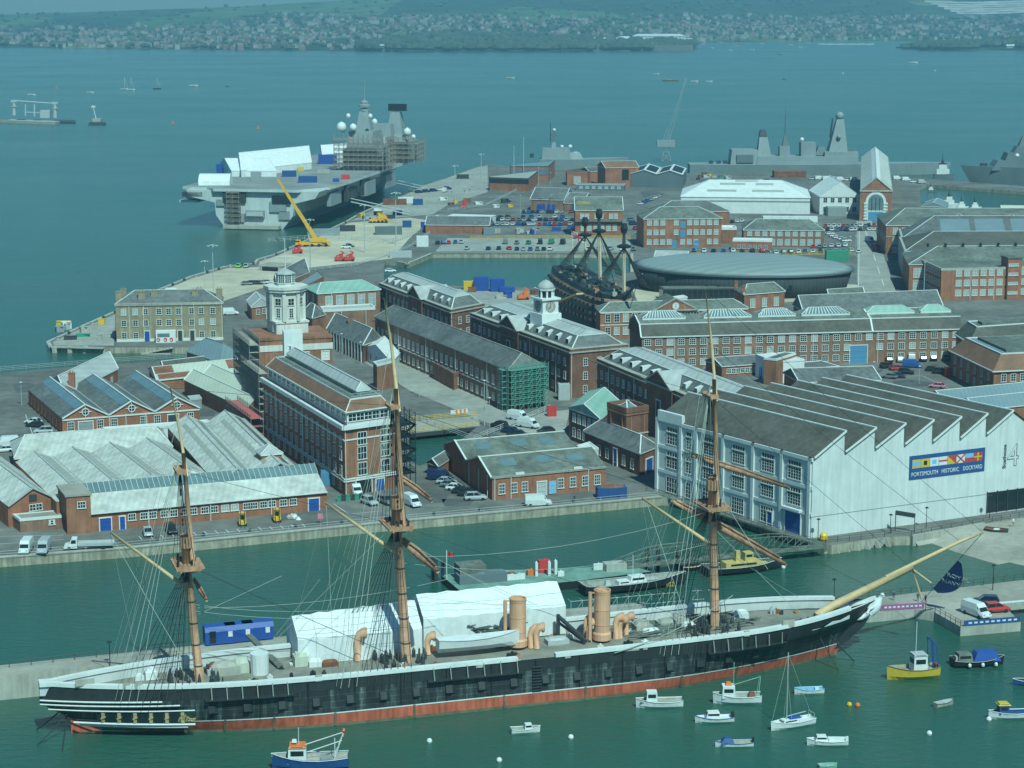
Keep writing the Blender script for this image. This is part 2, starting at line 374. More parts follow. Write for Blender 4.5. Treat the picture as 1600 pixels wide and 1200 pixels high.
# ---- hills across the harbour
def lerpt(x, tab):
 for(a, u), (b, v)in zip(tab, tab[1:]):
  if x<=b:return u+(v-u)*max(0, min(1, (x-a)/(b-a)))
 return tab[-1][1]
SHORE=[(-400, 74), (0, 74), (400, 79), (700, 81), (900, 80.5), (1075, 79), (1100, 66), (1400, 64), (2000, 63)]
CREST=[(-400, 30), (0, 23), (120, 20), (250, 15), (400, 9), (560, 0), (800, -12), (2000, -12)]
def shoreY(px):r=lerpt(px, SHORE);return H*fw(r)/dn(r)
def nz(x, y):return math.sin(x*.0031+1.3)*math.cos(y*.0047)+.5*math.sin(x*.009+y*.006)
def terr(px, Y):
 y0=shoreY(px);r=lerpt(px, CREST);zc=H-7600*dn(r)/fw(r);X=(px-800)*Y/3240
 if Y<y0:return-3-(y0-Y)*.02
 t=min(1, (Y-y0)/(7600-y0));z=2.5+(zc-2.5)*(0.25*t+0.75*t**2.2)
 return z+nz(X, Y)*3.2*t if Y<7600 else zc+nz(X, Y)*3.2-(Y-7600)*.01
def TP(px, py):
 Y=4200
 while Y<9000:
  z=H-Y*dn(py)/fw(py)
  if z<=terr(px, Y):break
  Y+=12
 return Vector(((px-800)*Y/fw(py), Y, terr(px, Y)))
def hill_mat():
 m=bpy.data.materials.new('hillside');m.use_nodes=True;t=m.node_tree;b=t.nodes['Principled BSDF'];L=t.links.new
 b.inputs['Roughness'].default_value=.95;b.inputs['Specular IOR Level'].default_value=0.1
 g=nd(t, 'ShaderNodeNewGeometry');v=nd(t, 'ShaderNodeTexVoronoi');v.inputs['Scale'].default_value=.0035
 mp=nd(t, 'ShaderNodeMapping');mp.inputs['Scale'].default_value=(.7, .45, 0);L(g.outputs['Position'], mp.inputs[0])
 n=nd(t, 'ShaderNodeTexNoise');n.inputs['Scale'].default_value=.012;n.inputs['Detail'].default_value=6;L(g.outputs['Position'], n.inputs['Vector'])
 L(mp.outputs[0], v.inputs['Vector'])
 rp=nd(t, 'ShaderNodeValToRGB');cr=rp.color_ramp;cr.interpolation='CONSTANT'
 cr.elements[0].color=(.05, .075, .04, 1);cr.elements[1].position=.3;cr.elements[1].color=(.10, .15, .055, 1)
 e=cr.elements.new(.5);e.color=(.075, .105, .05, 1);e=cr.elements.new(.68);e.color=(.13, .17, .075, 1);e=cr.elements.new(.85);e.color=(.05, .07, .045, 1)
 sp=nd(t, 'ShaderNodeSeparateColor');L(v.outputs['Color'], sp.inputs[0]);L(sp.outputs[0], rp.inputs[0])
 r2=nd(t, 'ShaderNodeMapRange');r2.inputs[1].default_value=.35;r2.inputs[2].default_value=.7;r2.inputs[3].default_value=.5;r2.inputs[4].default_value=1.25;L(n.outputs[0], r2.inputs[0])
 mx=nd(t, 'ShaderNodeMix', data_type='RGBA', blend_type='MULTIPLY');mx.inputs[0].default_value=1
 L(rp.outputs[0], mx.inputs[6]);L(r2.outputs[0], mx.inputs[7]);L(mx.outputs[2], b.inputs['Base Color']);return m
M['hill']=hill_mat()
q=MB();pxs=list(range(-500, 2101, 20));Ys=[4150+60*i for i in range(85)]
q.loft([[((p-800)*Y/3240, Y, terr(p, Y))for p in pxs]for Y in Ys])
struct(q.build('hills', ['hill'], smooth=True))
# bare chalk quarry terraces on the right-hand hillside
M['chalk']=mat('chalk', (.50, .49, .42), .95, .25, .02, streak=0.0)
q=MB()
for k in range(6):
 y=3+3.4*k;x0=1445+10*k
 row=[x0+(1700-x0)*i/14 for i in range(15)]
 a=[TP(x, y+1.2*math.sin(x*.03))+Vector((0, 0, 3))for x in row];b2=[TP(x, y+2.3+1.2*math.sin(x*.03))+Vector((0, 0, 2))for x in row]
 q.loft([b2, a])
struct(q.build('chalk_quarry', ['chalk']))
# ---- the town and the woods across the harbour
M['house_white']=mat('far_render', (.35, .345, .32), .8, .12, .01);M['house_brick']=mat('far_brick', (.21, .165, .135), .85, .2, .01)
M['roof_red']=mat('far_tiles', (.19, .12, .09), .85, .2, .01);M['roof_grey']=mat('far_slates', (.17, .16, .155), .85, .2, .01)
def far_house(q, c, w_, d_, h_, rot, wm, rm_):
 k, s=math.cos(rot), math.sin(rot)
 p=[Vector((c.x+x*k-y*s, c.y+x*s+y*k))for x, y in((-w_/2, -d_/2), (w_/2, -d_/2), (w_/2, d_/2), (-w_/2, d_/2))]
 q.prism([tuple(v)for v in p], c.z-3, c.z+h_, wm, cap=False);A=[V3(v, c.z+h_)for v in p]
 T0, T1=(A[0]+A[3])/2+Vector((0, 0, d_*.33)), (A[1]+A[2])/2+Vector((0, 0, d_*.33))
 q.poly([A[0], A[1], T1, T0], rm_);q.poly([A[2], A[3], T0, T1], rm_);q.poly([A[1], A[2], T1], wm);q.poly([A[3], A[0], T0], wm)
TOWN=['house_white', 'house_brick', 'roof_red', 'roof_grey']
def town_px():
 while True:
  px=random.uniform(0, 1600);lo=lerpt(px, [(0, 45), (300, 38), (450, 22), (800, 26), (1100, 24), (1300, 28), (1600, 26)]);hi=lerpt(px, SHORE)-1.5
  py=random.uniform(lo, hi)
  if 620<px<1090 and py>57:continue
  if px<260 and py<44+6*math.sin(px*.05):continue
  dens=.5+.5*math.sin(px*.013+py*.2)*math.cos(py*.13+px*.004)
  if random.random()<.2+.8*dens:return px, py
q=MB();n=0
for i in range(1700):
 px, py=town_px();c=TP(px, py);wm=0 if random.random()<.42 else 1;w_=random.choice((7, 8, 9, 11, 14))
 far_house(q, c, w_, random.uniform(7, 9.5), random.uniform(5, 7), random.gauss(0, .35)+(0 if random.random()<.8 else 1.5), wm, random.choice((2, 3)))
tag(q.build('hillside_town', TOWN), 'hazy mass of small houses covering the slope across the harbour', 'town', kind='stuff')
spots=[]
while len(spots)<120:
 px, py=town_px()
 if all(abs(px-a)>7 or abs(py-b)>3 for a, b in spots):spots.append((px, py))
for i, (px, py)in enumerate(sorted(spots)):
 c=TP(px, py);q=MB();big=i%4==0
 far_house(q, c, random.uniform(22, 38)if big else random.uniform(11, 18), random.uniform(11, 16), random.uniform(6, 10), random.gauss(0, .25), 0 if i%5 else 1, 3 if big or i%3 else 2)
 side='left part of the town' if px<533 else 'middle of the town' if px<1067 else 'right part of the town'
 tone=('pale' if i%5 else 'brick');ln='long '+tone+' block of flats' if big else tone+' detached house'
 tag(q.build('far_house', TOWN), f'{ln} on the far hillside, {side} across the water', 'house', f'{"long blocks" if big else "houses"} in the {side}, {tone}')
def blob(q, c, r, h, mi=0, n=6):
 ph=random.random()*6;rings=[]
 for f, z in((.55, .05), (1.0, .4), (.75, .78), (.2, 1.0)):
  rings.append([(c.x+math.cos(ph+6.283*k/n)*r*f*random.uniform(.75, 1.2), c.y+math.sin(ph+6.283*k/n)*r*f*random.uniform(.75, 1.2), c.z+h*z*random.uniform(.88, 1.1))for k in range(n)])
 q.loft(rings, mi, closed=True, capends=True)
M['wood_far']=mat('far_wood', (.065, .085, .055), .9, .3, .01);M['wood_far2']=mat('far_scrub', (.085, .095, .055), .9, .3, .01)
q=MB()
for i in range(1500):
 px, py=town_px()if i%3 else(random.uniform(0, 1600), random.uniform(2, 60));c=TP(px, py)
 if 1440<px and py<27:continue
 blob(q, c, random.uniform(5, 11), random.uniform(7, 13), 0 if random.random()<.7 else 1)
tag(q.build('hillside_trees', ['wood_far', 'wood_far2']), 'scattered dark trees among houses and fields on the far slope', 'trees', kind='stuff')
q=MB()
for i in range(900):
 px=random.uniform(560, 1085);py=random.uniform(lerpt(px, [(560, 74), (640, 58), (720, 54), (800, 56), (900, 62), (1085, 70)]), lerpt(px, SHORE)-.6)
 if 935<px and py<66:continue
 c=TP(px, py);blob(q, c, random.uniform(8, 15), random.uniform(10, 17), 0 if random.random()<.85 else 1)
tag(q.build('headland_wood', ['wood_far', 'wood_far2']), 'dark belt of trees along the headland around the stone keep', 'wood', kind='stuff')
# island with trees far right
a=[P(1400, 75), P(1440, 77), P(1500, 78), P(1700, 79), P(1700, 70), P(1500, 69), P(1440, 72)]
q=MB();q.prism([tuple(xy(v))for v in a], -2, 2.5, 0);struct(q.build('islet_ground', ['hill']))
q=MB()
for i in range(420):
 px=random.uniform(1412, 1690);py=random.uniform(lerpt(px, [(1400, 74.5), (1450, 70), (1700, 69)]), 77 if px>1440 else 75.5);c=P(px, py, 2.2)
 if 1530<px<1590 and py>74:continue
 blob(q, c, random.uniform(8, 14), lerpt(px, [(1400, 5), (1450, 14), (1560, 15), (1580, 20), (1700, 22)])*random.uniform(.8, 1.1))
tag(q.build('islet_wood', ['wood_far']), 'low dark wood on the long islet at the right of the harbour', 'wood', kind='stuff')
# stone keep, curtain wall and the large white shed behind it
def far_box(name, label, cat, x0, x1, yt, yb, m, d=25, roof=0, group=None, Y=None, base=True, ribs=0):
 c=TP((x0+x1)/2, yb)if Y is None else Vector((0, Y, 2));Y=c.y;A=PY(x0, yb, Y);B=PY(x1, yb, Y);zt=PY(x0, yt, Y).z
 root=thing(name, label, cat, ((A.x+B.x)/2, Y, min(A.z, B.z)-1), group)
 q=MB();q.prism([(A.x, Y), (B.x, Y), (B.x, Y+d), (A.x, Y+d)], A.z-6, zt, 0);q.build('wall', [m], root)
 if roof:
  cs=[Vector((A.x, Y)), Vector((B.x, Y)), Vector((B.x, Y+d)), Vector((A.x, Y+d))]
  roof_shape(cs, zt, roof, 0, 2 if roof<4 else 12, 1, .5, ridge=0).build('roof', ['white', 'white'], root)
 if ribs:
  for k in range(ribs):
   x=A.x+(B.x-A.x)*(k+.5)/ribs;MB().box((x, Y-.4, A.z), (1.2, .8, zt-A.z)).build('panel_strip', ['grey'], root)
 return root
M['keep']=mat('keep_stone', (.17, .165, .14), .9, .2, .05)
far_box('castle_keep', 'square dark stone keep rising above the trees left of the white shed', 'castle', 947.5, 960, 53, 70, 'keep', 16)
far_box('castle_wall', 'long low grey curtain wall along the headland below the keep', 'wall', 932, 1083, 70.5, 78, 'keep', 10)
far_box('white_warehouse', 'huge white ribbed warehouse behind the stone keep', 'warehouse', 990, 1071, 56.5, 68, 'white', 60, 5, ribs=14)
far_box('white_annex', 'low white shed at the right foot of the huge warehouse', 'shed', 1066, 1083, 61, 67, 'white', 30, 2)
far_box('white_gable_shed', 'pale sloping shed at the left end of the huge warehouse', 'shed', 963, 990, 60, 68, 'white', 40, 5)
far_box('white_low_shed', 'low long white shed left of the stone keep', 'shed', 928, 947, 60, 66, 'white', 20, 2)
far_box('waterfront_house', 'white house alone on the wooded shore left of the keep', 'house', 841, 858, 73, 77.5, 'house_white', 14, 4)
far_box('waterfront_block', 'tan waterfront block by the shore left of the wood', 'building', 587, 603, 71, 79, 'house_brick', 14, 2)
far_box('islet_house', 'small white house on the islet among the trees', 'house', 1573, 1587, 71.5, 74.5, 'house_white', 10, 3, Y=P(1573, 75.5, 2).y)
# ---- dockyard ground
OUT=[(-90, 883), (0, 872), (200, 857), (400, 837), (600, 817), (800, 799), (1034, 777), (1062, 778), (1288, 850), (1300, 852), (1382, 839), (1424, 838), (1486, 827), (1536, 818), (1620, 804),
 (1800, 780), (1900, 500), (1900, 312), (1600, 291), (1450, 279), (1340, 273), (1100, 271), (1000, 269), (835, 263), (760, 256), (742, 261), (700, 276), (660, 289), (612, 312), (560, 336),
 (545, 345), (520, 357), (490, 371), (460, 385), (430, 398), (405, 405), (400, 412), (355, 416), (300, 432), (240, 457), (180, 488), (130, 510), (78, 534), (82, 541), (163, 543), (300, 543),
 (352, 541), (345, 552), (300, 561), (180, 569), (100, 574), (0, 583), (-120, 596)]
HOLES=[[(600, 407), (620, 409), (637, 412), (652, 406), (676, 396), (800, 396), (985, 396), (985, 425), (905, 452), (880, 452), (800, 448), (735, 448), (600, 440)],
 [(640, 668), (745, 667), (718, 689), (700, 700), (690, 715), (655, 728), (640, 720)],
 [(1436, 293), (1447, 288), (1600, 299.5), (1750, 310), (1750, 340), (1441, 334)]]
def sheet(name, polys, m, z, kind='structure'):
 q=MB();loops=[[P(x, y, z)for x, y in l]for l in polys];flat=[v for l in loops for v in l]
 for t in tessellate_polygon(loops):
  p=[flat[i]for i in t]
  if(p[1]-p[0]).cross(p[2]-p[0]).z<0:p.reverse()
  q.poly(p)
 return struct(q.build(name, [m]), kind)
sheet('dockyard_ground', [OUT]+HOLES, 'asphalt', ZG)
q=MB()
for l in[OUT]+HOLES:
 for i in range(len(l)):
  a, b=G(*l[i]), G(*l[(i+1)%len(l)])
  q.poly([(a.x, a.y, -2), (b.x, b.y, -2), (b.x, b.y, ZG), (a.x, a.y, ZG)])
struct(q.build('quay_walls', ['quay_wall']))
def strip(pts, w_, z0, z1, name, m, side=1):
 q=MB();c=[xy(G(*p))for p in pts]
 for a, b in zip(c, c[1:]):
  d=(b-a).normalized();n_=Vector((-d.y, d.x))*w_*side
  q.prism([tuple(a), tuple(b), tuple(b+n_), tuple(a+n_)], z0, z1)
 return struct(q.build(name, [m]))
strip(OUT[:7], 1.3, ZG-.3, ZG+.14, 'quay_coping', 'stone')
strip(OUT[28:45], 1.2, ZG-.3, ZG+.12, 'quay_coping', 'stone', -1)
strip(HOLES[0][1:8], 1.2, ZG-.3, ZG+.12, 'basin_coping', 'stone', 1)
M['asphalt_patch']=mat('asphalt_patch', (.105, .107, .105), .9, .2, .2);Z1, Z2, Z3=ZG+.02, ZG+.04, ZG+.06
sheet('jetty_apron', [[(405, 409), (432, 400), (462, 387), (522, 359), (546, 348), (640, 340), (672, 345), (640, 372), (612, 404), (560, 410), (470, 420), (406, 414)]], 'apron', Z1)
sheet('jetty_paving', [[(548, 345), (614, 314), (662, 290), (702, 277), (744, 262), (762, 258), (762, 300), (700, 320), (676, 335), (642, 338)]], 'paving', Z1)
sheet('promenade_apron', [[(404, 417), (355, 419), (300, 435), (240, 460), (182, 490), (190, 500), (350, 470), (440, 440), (440, 420)]], 'apron', Z1)
sheet('jetty_head_deck', [[(82, 534), (130, 512), (180, 491), (178, 540), (85, 540)]], 'paving', Z1)
sheet('museum_forecourt', [[(985, 445), (1040, 430), (1340, 445), (1345, 468), (1000, 480)]], 'apron', Z1)
sheet('road', [[(1338, 345), (1362, 345), (1422, 520), (1345, 520), (1340, 440)]], 'paving', Z1)
sheet('quay_road', [[(-80, 868), (0, 858), (200, 844), (400, 824), (600, 806), (800, 789), (1030, 768), (1020, 755), (600, 790), (0, 838), (-80, 848)]], 'asphalt', Z1)
sheet('basin_quay', [[(680, 393), (985, 393), (985, 372), (700, 372)]], 'paving', Z1)
sheet('dock_quay', [[(640, 450), (740, 452), (880, 456), (930, 460), (910, 480), (700, 478), (640, 470)]], 'paving', Z1)
sheet('storehouse_road', [[(560, 560), (620, 545), (800, 650), (890, 640), (880, 690), (760, 660), (640, 610)]], 'paving', Z1)
def line_mark(pts, w_, name, m='trim'):
 q=MB()
 for a, b in pts:
  a, b=xy(P(*a, Z3)), xy(P(*b, Z3));d=(b-a).normalized();n_=Vector((-d.y, d.x))*w_/2
  q.poly([V3(a-n_, Z3), V3(b-n_, Z3), V3(b+n_, Z3), V3(a+n_, Z3)])
 return struct(q.build(name, [m]))
line_mark([((1352+k*6.4, 360+k*19), (1355.5+k*6.4, 370+k*19))for k in range(8)], .35, 'road_markings')
line_mark([((1343-.2*k, 352+12*k), (1343-.2*(k+1), 352+12*(k+1)))for k in range(9)], .25, 'road_edge_line')
for k, (x0, y0, x1, y1)in enumerate(((300, 640, 340, 650), (60, 640, 130, 660), (640, 770, 700, 785), (690, 780, 740, 790), (1395, 595, 1460, 603), (1330, 575, 1380, 582), (760, 680, 790, 695), (700, 335, 790, 341), (1000, 300, 1040, 306), (840, 300, 870, 306), (20, 600, 70, 612), (420, 800, 470, 812))):sheet('tarmac_patch', [[(x0, y0), ((x0+x1)/2, y0-2), (x1, y0+3), (x1-6, y1), (x0+5, y1+1)]], 'asphalt_patch', Z2)
line_mark([((217+k*17, 838-k*1.3), (222+k*17, 843-k*1.3))for k in range(16)], .16, 'parking_bay_lines')
line_mark([((40, 648), (55, 690)), ((0, 838), (100, 836)), ((0, 850), (100, 843)), ((521, 787), (545, 803)), ((545, 803), (600, 798)), ((1380, 590), (1440, 587)), ((1440, 587), (1490, 610))], .16, 'yard_lines')
# slipway down into the water, right
q=MB();tp=[G(1424, 838.5), G(1486, 827.5), G(1536, 818.5), G(1640, 803)];bt=[P(1440, 860, -.9), P(1500, 882, -.9), P(1600, 912, -.9), P(1740, 945, -.9)]
q.loft([[v+Vector((0, 0, -.05))for v in tp], bt]);struct(q.build('slipway', ['concrete']))
q=MB()
for a, b in zip(tp[:3], tp[1:3]):
 d=(b-a).normalized();n_=Vector((d.y, -d.x, 0));q.prism([tuple(xy(a)), tuple(xy(b)), tuple(xy(b+n_*.5)), tuple(xy(a+n_*.5))], -1, ZG+.35)
tag(q.build('slipway_wall', ['stone']), 'grey retaining wall between promenade and the concrete slipway', 'wall')
# stone jetty behind the ship (left) and the pier at its bow (right)
def slab(name, pts, z, zb, mt, ms):
 q=MB();q.prism([tuple(xy(P(*p, z)))for p in pts], zb, z, 1, top=0);return struct(q.build(name, [mt, ms]))
slab('stone_jetty', [(-120, 1066), (-60, 1062), (150, 1041), (700, 985), (1000, 953), (1010, 940), (700, 968), (250, 1014), (-120, 1052)], 3.9, -2, 'concrete', 'stone')
slab('pier', [(1000, 986), (1378, 957), (1428, 952), (1461, 957), (1501, 980), (1595, 972), (1574, 952), (1545, 944), (1700, 932), (1700, 898), (1600, 906), (1440, 925), (1290, 944), (1000, 962)], 1.6, -2, 'concrete', 'stone')
slab('pier_parapet', [(1548, 944.5), (1700, 931.5), (1700, 929), (1548, 941.5)], 2.5, 1.6, 'trim', 'stone')
# ---- haze
hm=bpy.data.materials.new('haze');hm.use_nodes=True;t=hm.node_tree
for n_ in list(t.nodes):
 if n_.type=='BSDF_PRINCIPLED':t.nodes.remove(n_)
pv=t.nodes.new('ShaderNodeVolumePrincipled');pv.inputs['Color'].default_value=(.52, .82, 1.0, 1);pv.inputs['Density'].default_value=HAZE if 'HAZE' in globals()else 1.35e-4
pv.inputs['Anisotropy'].default_value=0.2
t.links.new(pv.outputs[0], t.nodes['Material Output'].inputs['Volume'])
q=MB();q.prism([(-6200, -300), (6200, -300), (6200, 9600), (-6200, 9600)], -5, 175, bot=True)
hz_o=q.build('haze', [hm]);struct(hz_o, 'stuff')
# ---- the long black three-masted ironclad
SA, SB=P(160, 1140), P(1306, 1023)
SU=(SB-SA).normalized();SW=Vector((-SU.y, SU.x, 0));SL=(SB-SA).length;SROT=math.atan2(SU.y, SU.x)
def W(s, t, z):return SA+SU*s+SW*t+Vector((0, 0, z))
def WP(px, py, t=0.0):return on_plane(px, py, SA+SW*t, SW)
def ST(v):d=v-SA;return d.dot(SU), d.dot(SW), v.z
def WD(px, py, z=5.9):return P(px, py, z)
def s_stern(z):return 0.0 if z<=.3 else-8.8*min(1, (z-.3)/4.6)**.8
def s_stem(z):return SL+max(-2, z)*.42+max(0, z-3)**1.5*.42
def half(s, z):
 k=max(0, min(1, z/6.0));Lb=46-16*k;La=40+8*k
 x=max(0, s_stem(z)-s)/Lb;y=max(0, s-s_stern(z))/La
 fb=1-(1-min(1, x))**(1.9+.3*k);fa=1-(1-min(1, y))**(2.2+.6*k)
 return 8.8*max(.0, min(fb, fa))*(1-.03*k)
def zrail(s):return 7.3+1.5*max(0, (s-60)/66)**2+.5*max(0, (30-s)/40)**2
def hull_mat():
 m=mat('ship_black', (.030, .035, .037), .5, .25, .3, spec=.4);t=m.node_tree;b=t.nodes['Principled BSDF'];L=t.links.new
 g=nd(t, 'ShaderNodeNewGeometry');mp=nd(t, 'ShaderNodeMapping', vector_type='TEXTURE');mp.inputs['Rotation'].default_value=(0, 0, SROT);L(g.outputs['Position'], mp.inputs[0])
 m2=nd(t, 'ShaderNodeMapping');m2.inputs['Scale'].default_value=(.55, .02, .06);L(mp.outputs[0], m2.inputs[0])
 n=nd(t, 'ShaderNodeTexNoise');n.inputs['Scale'].default_value=1.0;n.inputs['Detail'].default_value=6;n.inputs['Roughness'].default_value=.75;L(m2.outputs[0], n.inputs['Vector'])
 r=nd(t, 'ShaderNodeMapRange');r.inputs[1].default_value=.50;r.inputs[2].default_value=.70;r.inputs[3].default_value=0;r.inputs[4].default_value=.62;L(n.outputs[0], r.inputs[0])
 old=b.inputs['Base Color'].links[0].from_socket
 mx=nd(t, 'ShaderNodeMix', data_type='RGBA');L(r.outputs[0], mx.inputs[0]);L(old, mx.inputs[6]);mx.inputs[7].default_value=(.20, .225, .215, 1)
 sx=nd(t, 'ShaderNodeSeparateXYZ');L(mp.outputs[0], sx.inputs[0]);cx=nd(t, 'ShaderNodeCombineXYZ');L(sx.outputs[0], cx.inputs[0]);L(sx.outputs[2], cx.inputs[1])
 br=nd(t, 'ShaderNodeTexBrick');br.inputs['Scale'].default_value=1;br.inputs['Brick Width'].default_value=4.6;br.inputs['Row Height'].default_value=.95;br.inputs['Mortar Size'].default_value=.045
 br.inputs['Color1'].default_value=(1, 1, 1, 1);br.inputs['Color2'].default_value=(.72, .72, .72, 1);br.inputs['Mortar'].default_value=(1.9, 1.9, 1.9, 1);L(cx.outputs[0], br.inputs['Vector'])
 m3=nd(t, 'ShaderNodeMix', data_type='RGBA', blend_type='MULTIPLY');m3.inputs[0].default_value=1;L(mx.outputs[2], m3.inputs[6]);L(br.outputs[0], m3.inputs[7]);L(m3.outputs[2], b.inputs['Base Color'])
 return m
M['ship_black']=hull_mat();M['ship_topside']=mat('ship_topside', (.034, .038, .04), .5, .2, .3, streak=.2)
M['boot_red']=mat('boot_topping', (.42, .115, .062), .75, .18, .25, streak=.4);M['weed']=mat('weed_line', (.16, .13, .085), .9, .3, .5)
ship=thing('sailing_warship', 'very long black hulled three masted iron warship with red waterline and two buff funnels along the jetty', 'ship', W(SL/2, 0, 0))
US=[0, .004, .012, .025, .04, .06, .08, .105, .13, .165, .2, .25, .3, .36, .42, .48, .54, .6, .66, .72, .77, .82, .86, .89, .92, .945, .965, .98, .99, .997, 1]
def hull_rows(zs, off=0.0):
 rows=[]
 for z in zs:
  row=[]
  for sd in(-1, 1):
   us=US if sd<0 else US[::-1]
   for u in us:
    zz=z if z<90 else None
    s0, s1=s_stern(min(zz if zz is not None else 7, 8)), s_stem(zz if zz is not None else 7.5)
    s=s0+u*(s1-s0);z2=zz if zz is not None else zrail(s)
    h=half(s, min(z2, 7.3));row.append(W(s, sd*(h+off), z2))
  rows.append(row)
 return rows
def hull_part(name, zs, m, off=0.0, sm=True):
 q=MB();q.loft(hull_rows(zs, off), 0, closed=True);return q.build(name, [m], ship, smooth=sm)
hull_part('weed_band', [-2, .0, .42], 'weed');hull_part('boot_topping', [.42, 1.0, 1.95], 'boot_red');hull_part('waterline_stripe', [1.95, 2.14], 'trim', .06)
hull_part('hull', [2.14, 3, 4, 5, 5.6], 'ship_black');hull_part('topside', [5.6, 6.4, 99], 'ship_topside', .05)
q=MB();dk=[]
SS=[-8.8+i*2.0 for i in range(66)]+[123.0]
for s in SS:
 h=max(.3, half(s, 6)-.25);z=zrail(s)-1.55;dk.append([W(s, -h, z), W(s, 0, z+.15), W(s, h, z)])
q.loft(dk);q.build('deck', ['plank'], ship)
def zdk(s):return zrail(s)-1.5
def hp(s, z, off=.1, side=-1):return W(s, side*(half(s, min(z, 7.3))+off), z)
# bulwark inside faces and the white hammock rail
for sd in(-1, 1):
 q=MB();r1=[];
 for s in[-8.78, -8.6, -8.2, -7.6]+SS[1:-2]:
  zt=zrail(s);h=max(.8, half(s, 7.2))
  r1.append([W(s, sd*(h-.35), zt-1.6), W(s, sd*(h-.55), zt), W(s, sd*(h-.75), zt), W(s, sd*(h-.75), zt+.5), W(s, sd*(h+.22), zt+.5), W(s, sd*(h+.22), zt-.06), W(s, sd*(h-.05), zt-.06)])
 cut=[(0, 68)]if sd>0 else[(0, 39), (41, 68)]
 for a, b in cut:q.loft(r1[a:b], 0, closed=True, capends=True)
 q.build('hammock_rail', ['white'], ship)
for z, s1, r in((5.5, 8, .14), (4.9, 10.5, .12), (4.2, 12.5, .11), (2.15, 12.5, .17), (1.7, 11.5, .15)):
 q=MB()
 pts=[hp(s_stern(z)+.05+k*(s1-s_stern(z))/16, z+.0, .3+(1.35 if z<3 else.5 if z<4.5 else 0))for k in range(17)]
 q.tube(pts, r, 6);pts=[hp(s_stern(z)+.05+k*(s1-s_stern(z))/16, z, .3, 1)for k in range(17)];q.tube(pts, r, 6)
 q.build('stern_moulding', ['trim'], ship)
M['gilt']=mat('gilt', (.36, .31, .15), .5, .15, 1.5)
gal=MB();gal.loft([[hp(-1+k*1.25, 2.2, 1.5), hp(-1+k*1.25, 4.1, .7)]for k in range(11)]);go=gal.build('stern_gallery', ['ship_topside'], ship)
for k in range(6):
 s=-.2+k*2.2;q=MB();q.beam(hp(s, 2.35, 1.52), hp(s, 3.95, .85), .5, .2)
 q.beam(hp(s-.3, 3.0, 1.3), hp(s+.3, 3.3, 1.15), .3, .2);oo=q.build('gilt_pilaster', ['gilt']);oo.parent=go;oo.location-=ship.location
q=MB()
for k in range(7):q.tube([hp(10.2+k*.35, 2.6, 1.3), hp(10.5+k*.35, 3.2+.5*math.sin(k), 1.2), hp(10.8+k*.3, 3.0, 1.2)], .15, 5)
oo=q.build('gilt_scroll', ['gilt']);oo.parent=go;oo.location-=ship.location
for k in range(5):
 s=.9+k*2.2;q=MB();q.loft([[hp(s-.6, 2.5, 1.45), hp(s-.6, 3.85, .88)], [hp(s+.6, 2.5, 1.45), hp(s+.6, 3.85, .88)]]);oo=q.build('gallery_window', ['glass']);oo.parent=go;oo.location-=ship.location
q=MB();q.prism([tuple(xy(W(-4.5, -.2, 0))), tuple(xy(W(-.4, -.2, 0))), tuple(xy(W(-.4, .2, 0))), tuple(xy(W(-4.5, .2, 0)))], -2, 2.2);q.build('rudder', ['boot_red'], ship)
# side fittings
for k in range(20):
 s=15.5+k*5.05
 if s>106:break
 q=MB();p=hp(s, 3.55, .02)
 q.box((p.x, p.y, 3.3), (1.0, .3, 1.25), SROT);q.beam(hp(s-.5, 4.6, .15), hp(s-.5, 3.5, .55), 1.0, .12);q.build('gunport', ['ship_topside'], ship)
for s0, s1 in((14, 27), (47, 62), (92, 106)):
 q=MB();q.loft([[hp(s0+(s1-s0)*k/6, 5.5, -.1), hp(s0+(s1-s0)*k/6, 5.5, .95), hp(s0+(s1-s0)*k/6, 5.7, .95), hp(s0+(s1-s0)*k/6, 5.7, -.1)]for k in range(7)], 0, True, True)
 q.build('channel', ['ship_topside'], ship)
 for k in range(6):q=MB();a=hp(s0+1+(s1-s0-2)*k/5, 7.5, .25);q.tube([a, hp(s0+1+(s1-s0-2)*k/5, 5.6, .9)], .07, 4);q.build('chain_plate', ['rope'], ship)
for px, py, w_, h_ in((139, 1086, 2.7, .95), (203, 1085, 1.1, .8), (221, 1083, 1.1, .95), (498, 1060, 1.0, .9), (749, 1038, 1.1, 1.0), (987, 1013, 2.4, .75), (1008, 1012, .7, .6), (887, 1024, .9, .8), (1236, 977, 2.0, 1.1), (1167, 990, .9, .9)):
 v=WP(px, py, -8.6);s, t_, z=ST(v);p=hp(s, z, .06);MB().box((p.x, p.y, z-h_/2), (w_, .25, h_), SROT).build('open_port', ['stone'], ship)
for k in range(9):a=hp(64.2, 2.4+k*.45, .2);MB().box((a.x, a.y, a.z), (1.5, .35, .12), SROT).build('side_step', ['dark'], ship)
for k in range(16):
 s=8+k*7;q=MB();q.tube([hp(s, 7.2, .28), hp(s, 5.7, .2), hp(s, 2.2, .12)], .06, 5);q.build('hull_pipe', ['black'], ship)
for s in(12, 17, 24, 33, 45, 59, 72, 88, 98):q=MB();q.beam(hp(s, 2.1, .08), hp(s, .1, .08), .35, .06);q.build('rust_stain_plate', ['weed'], ship)
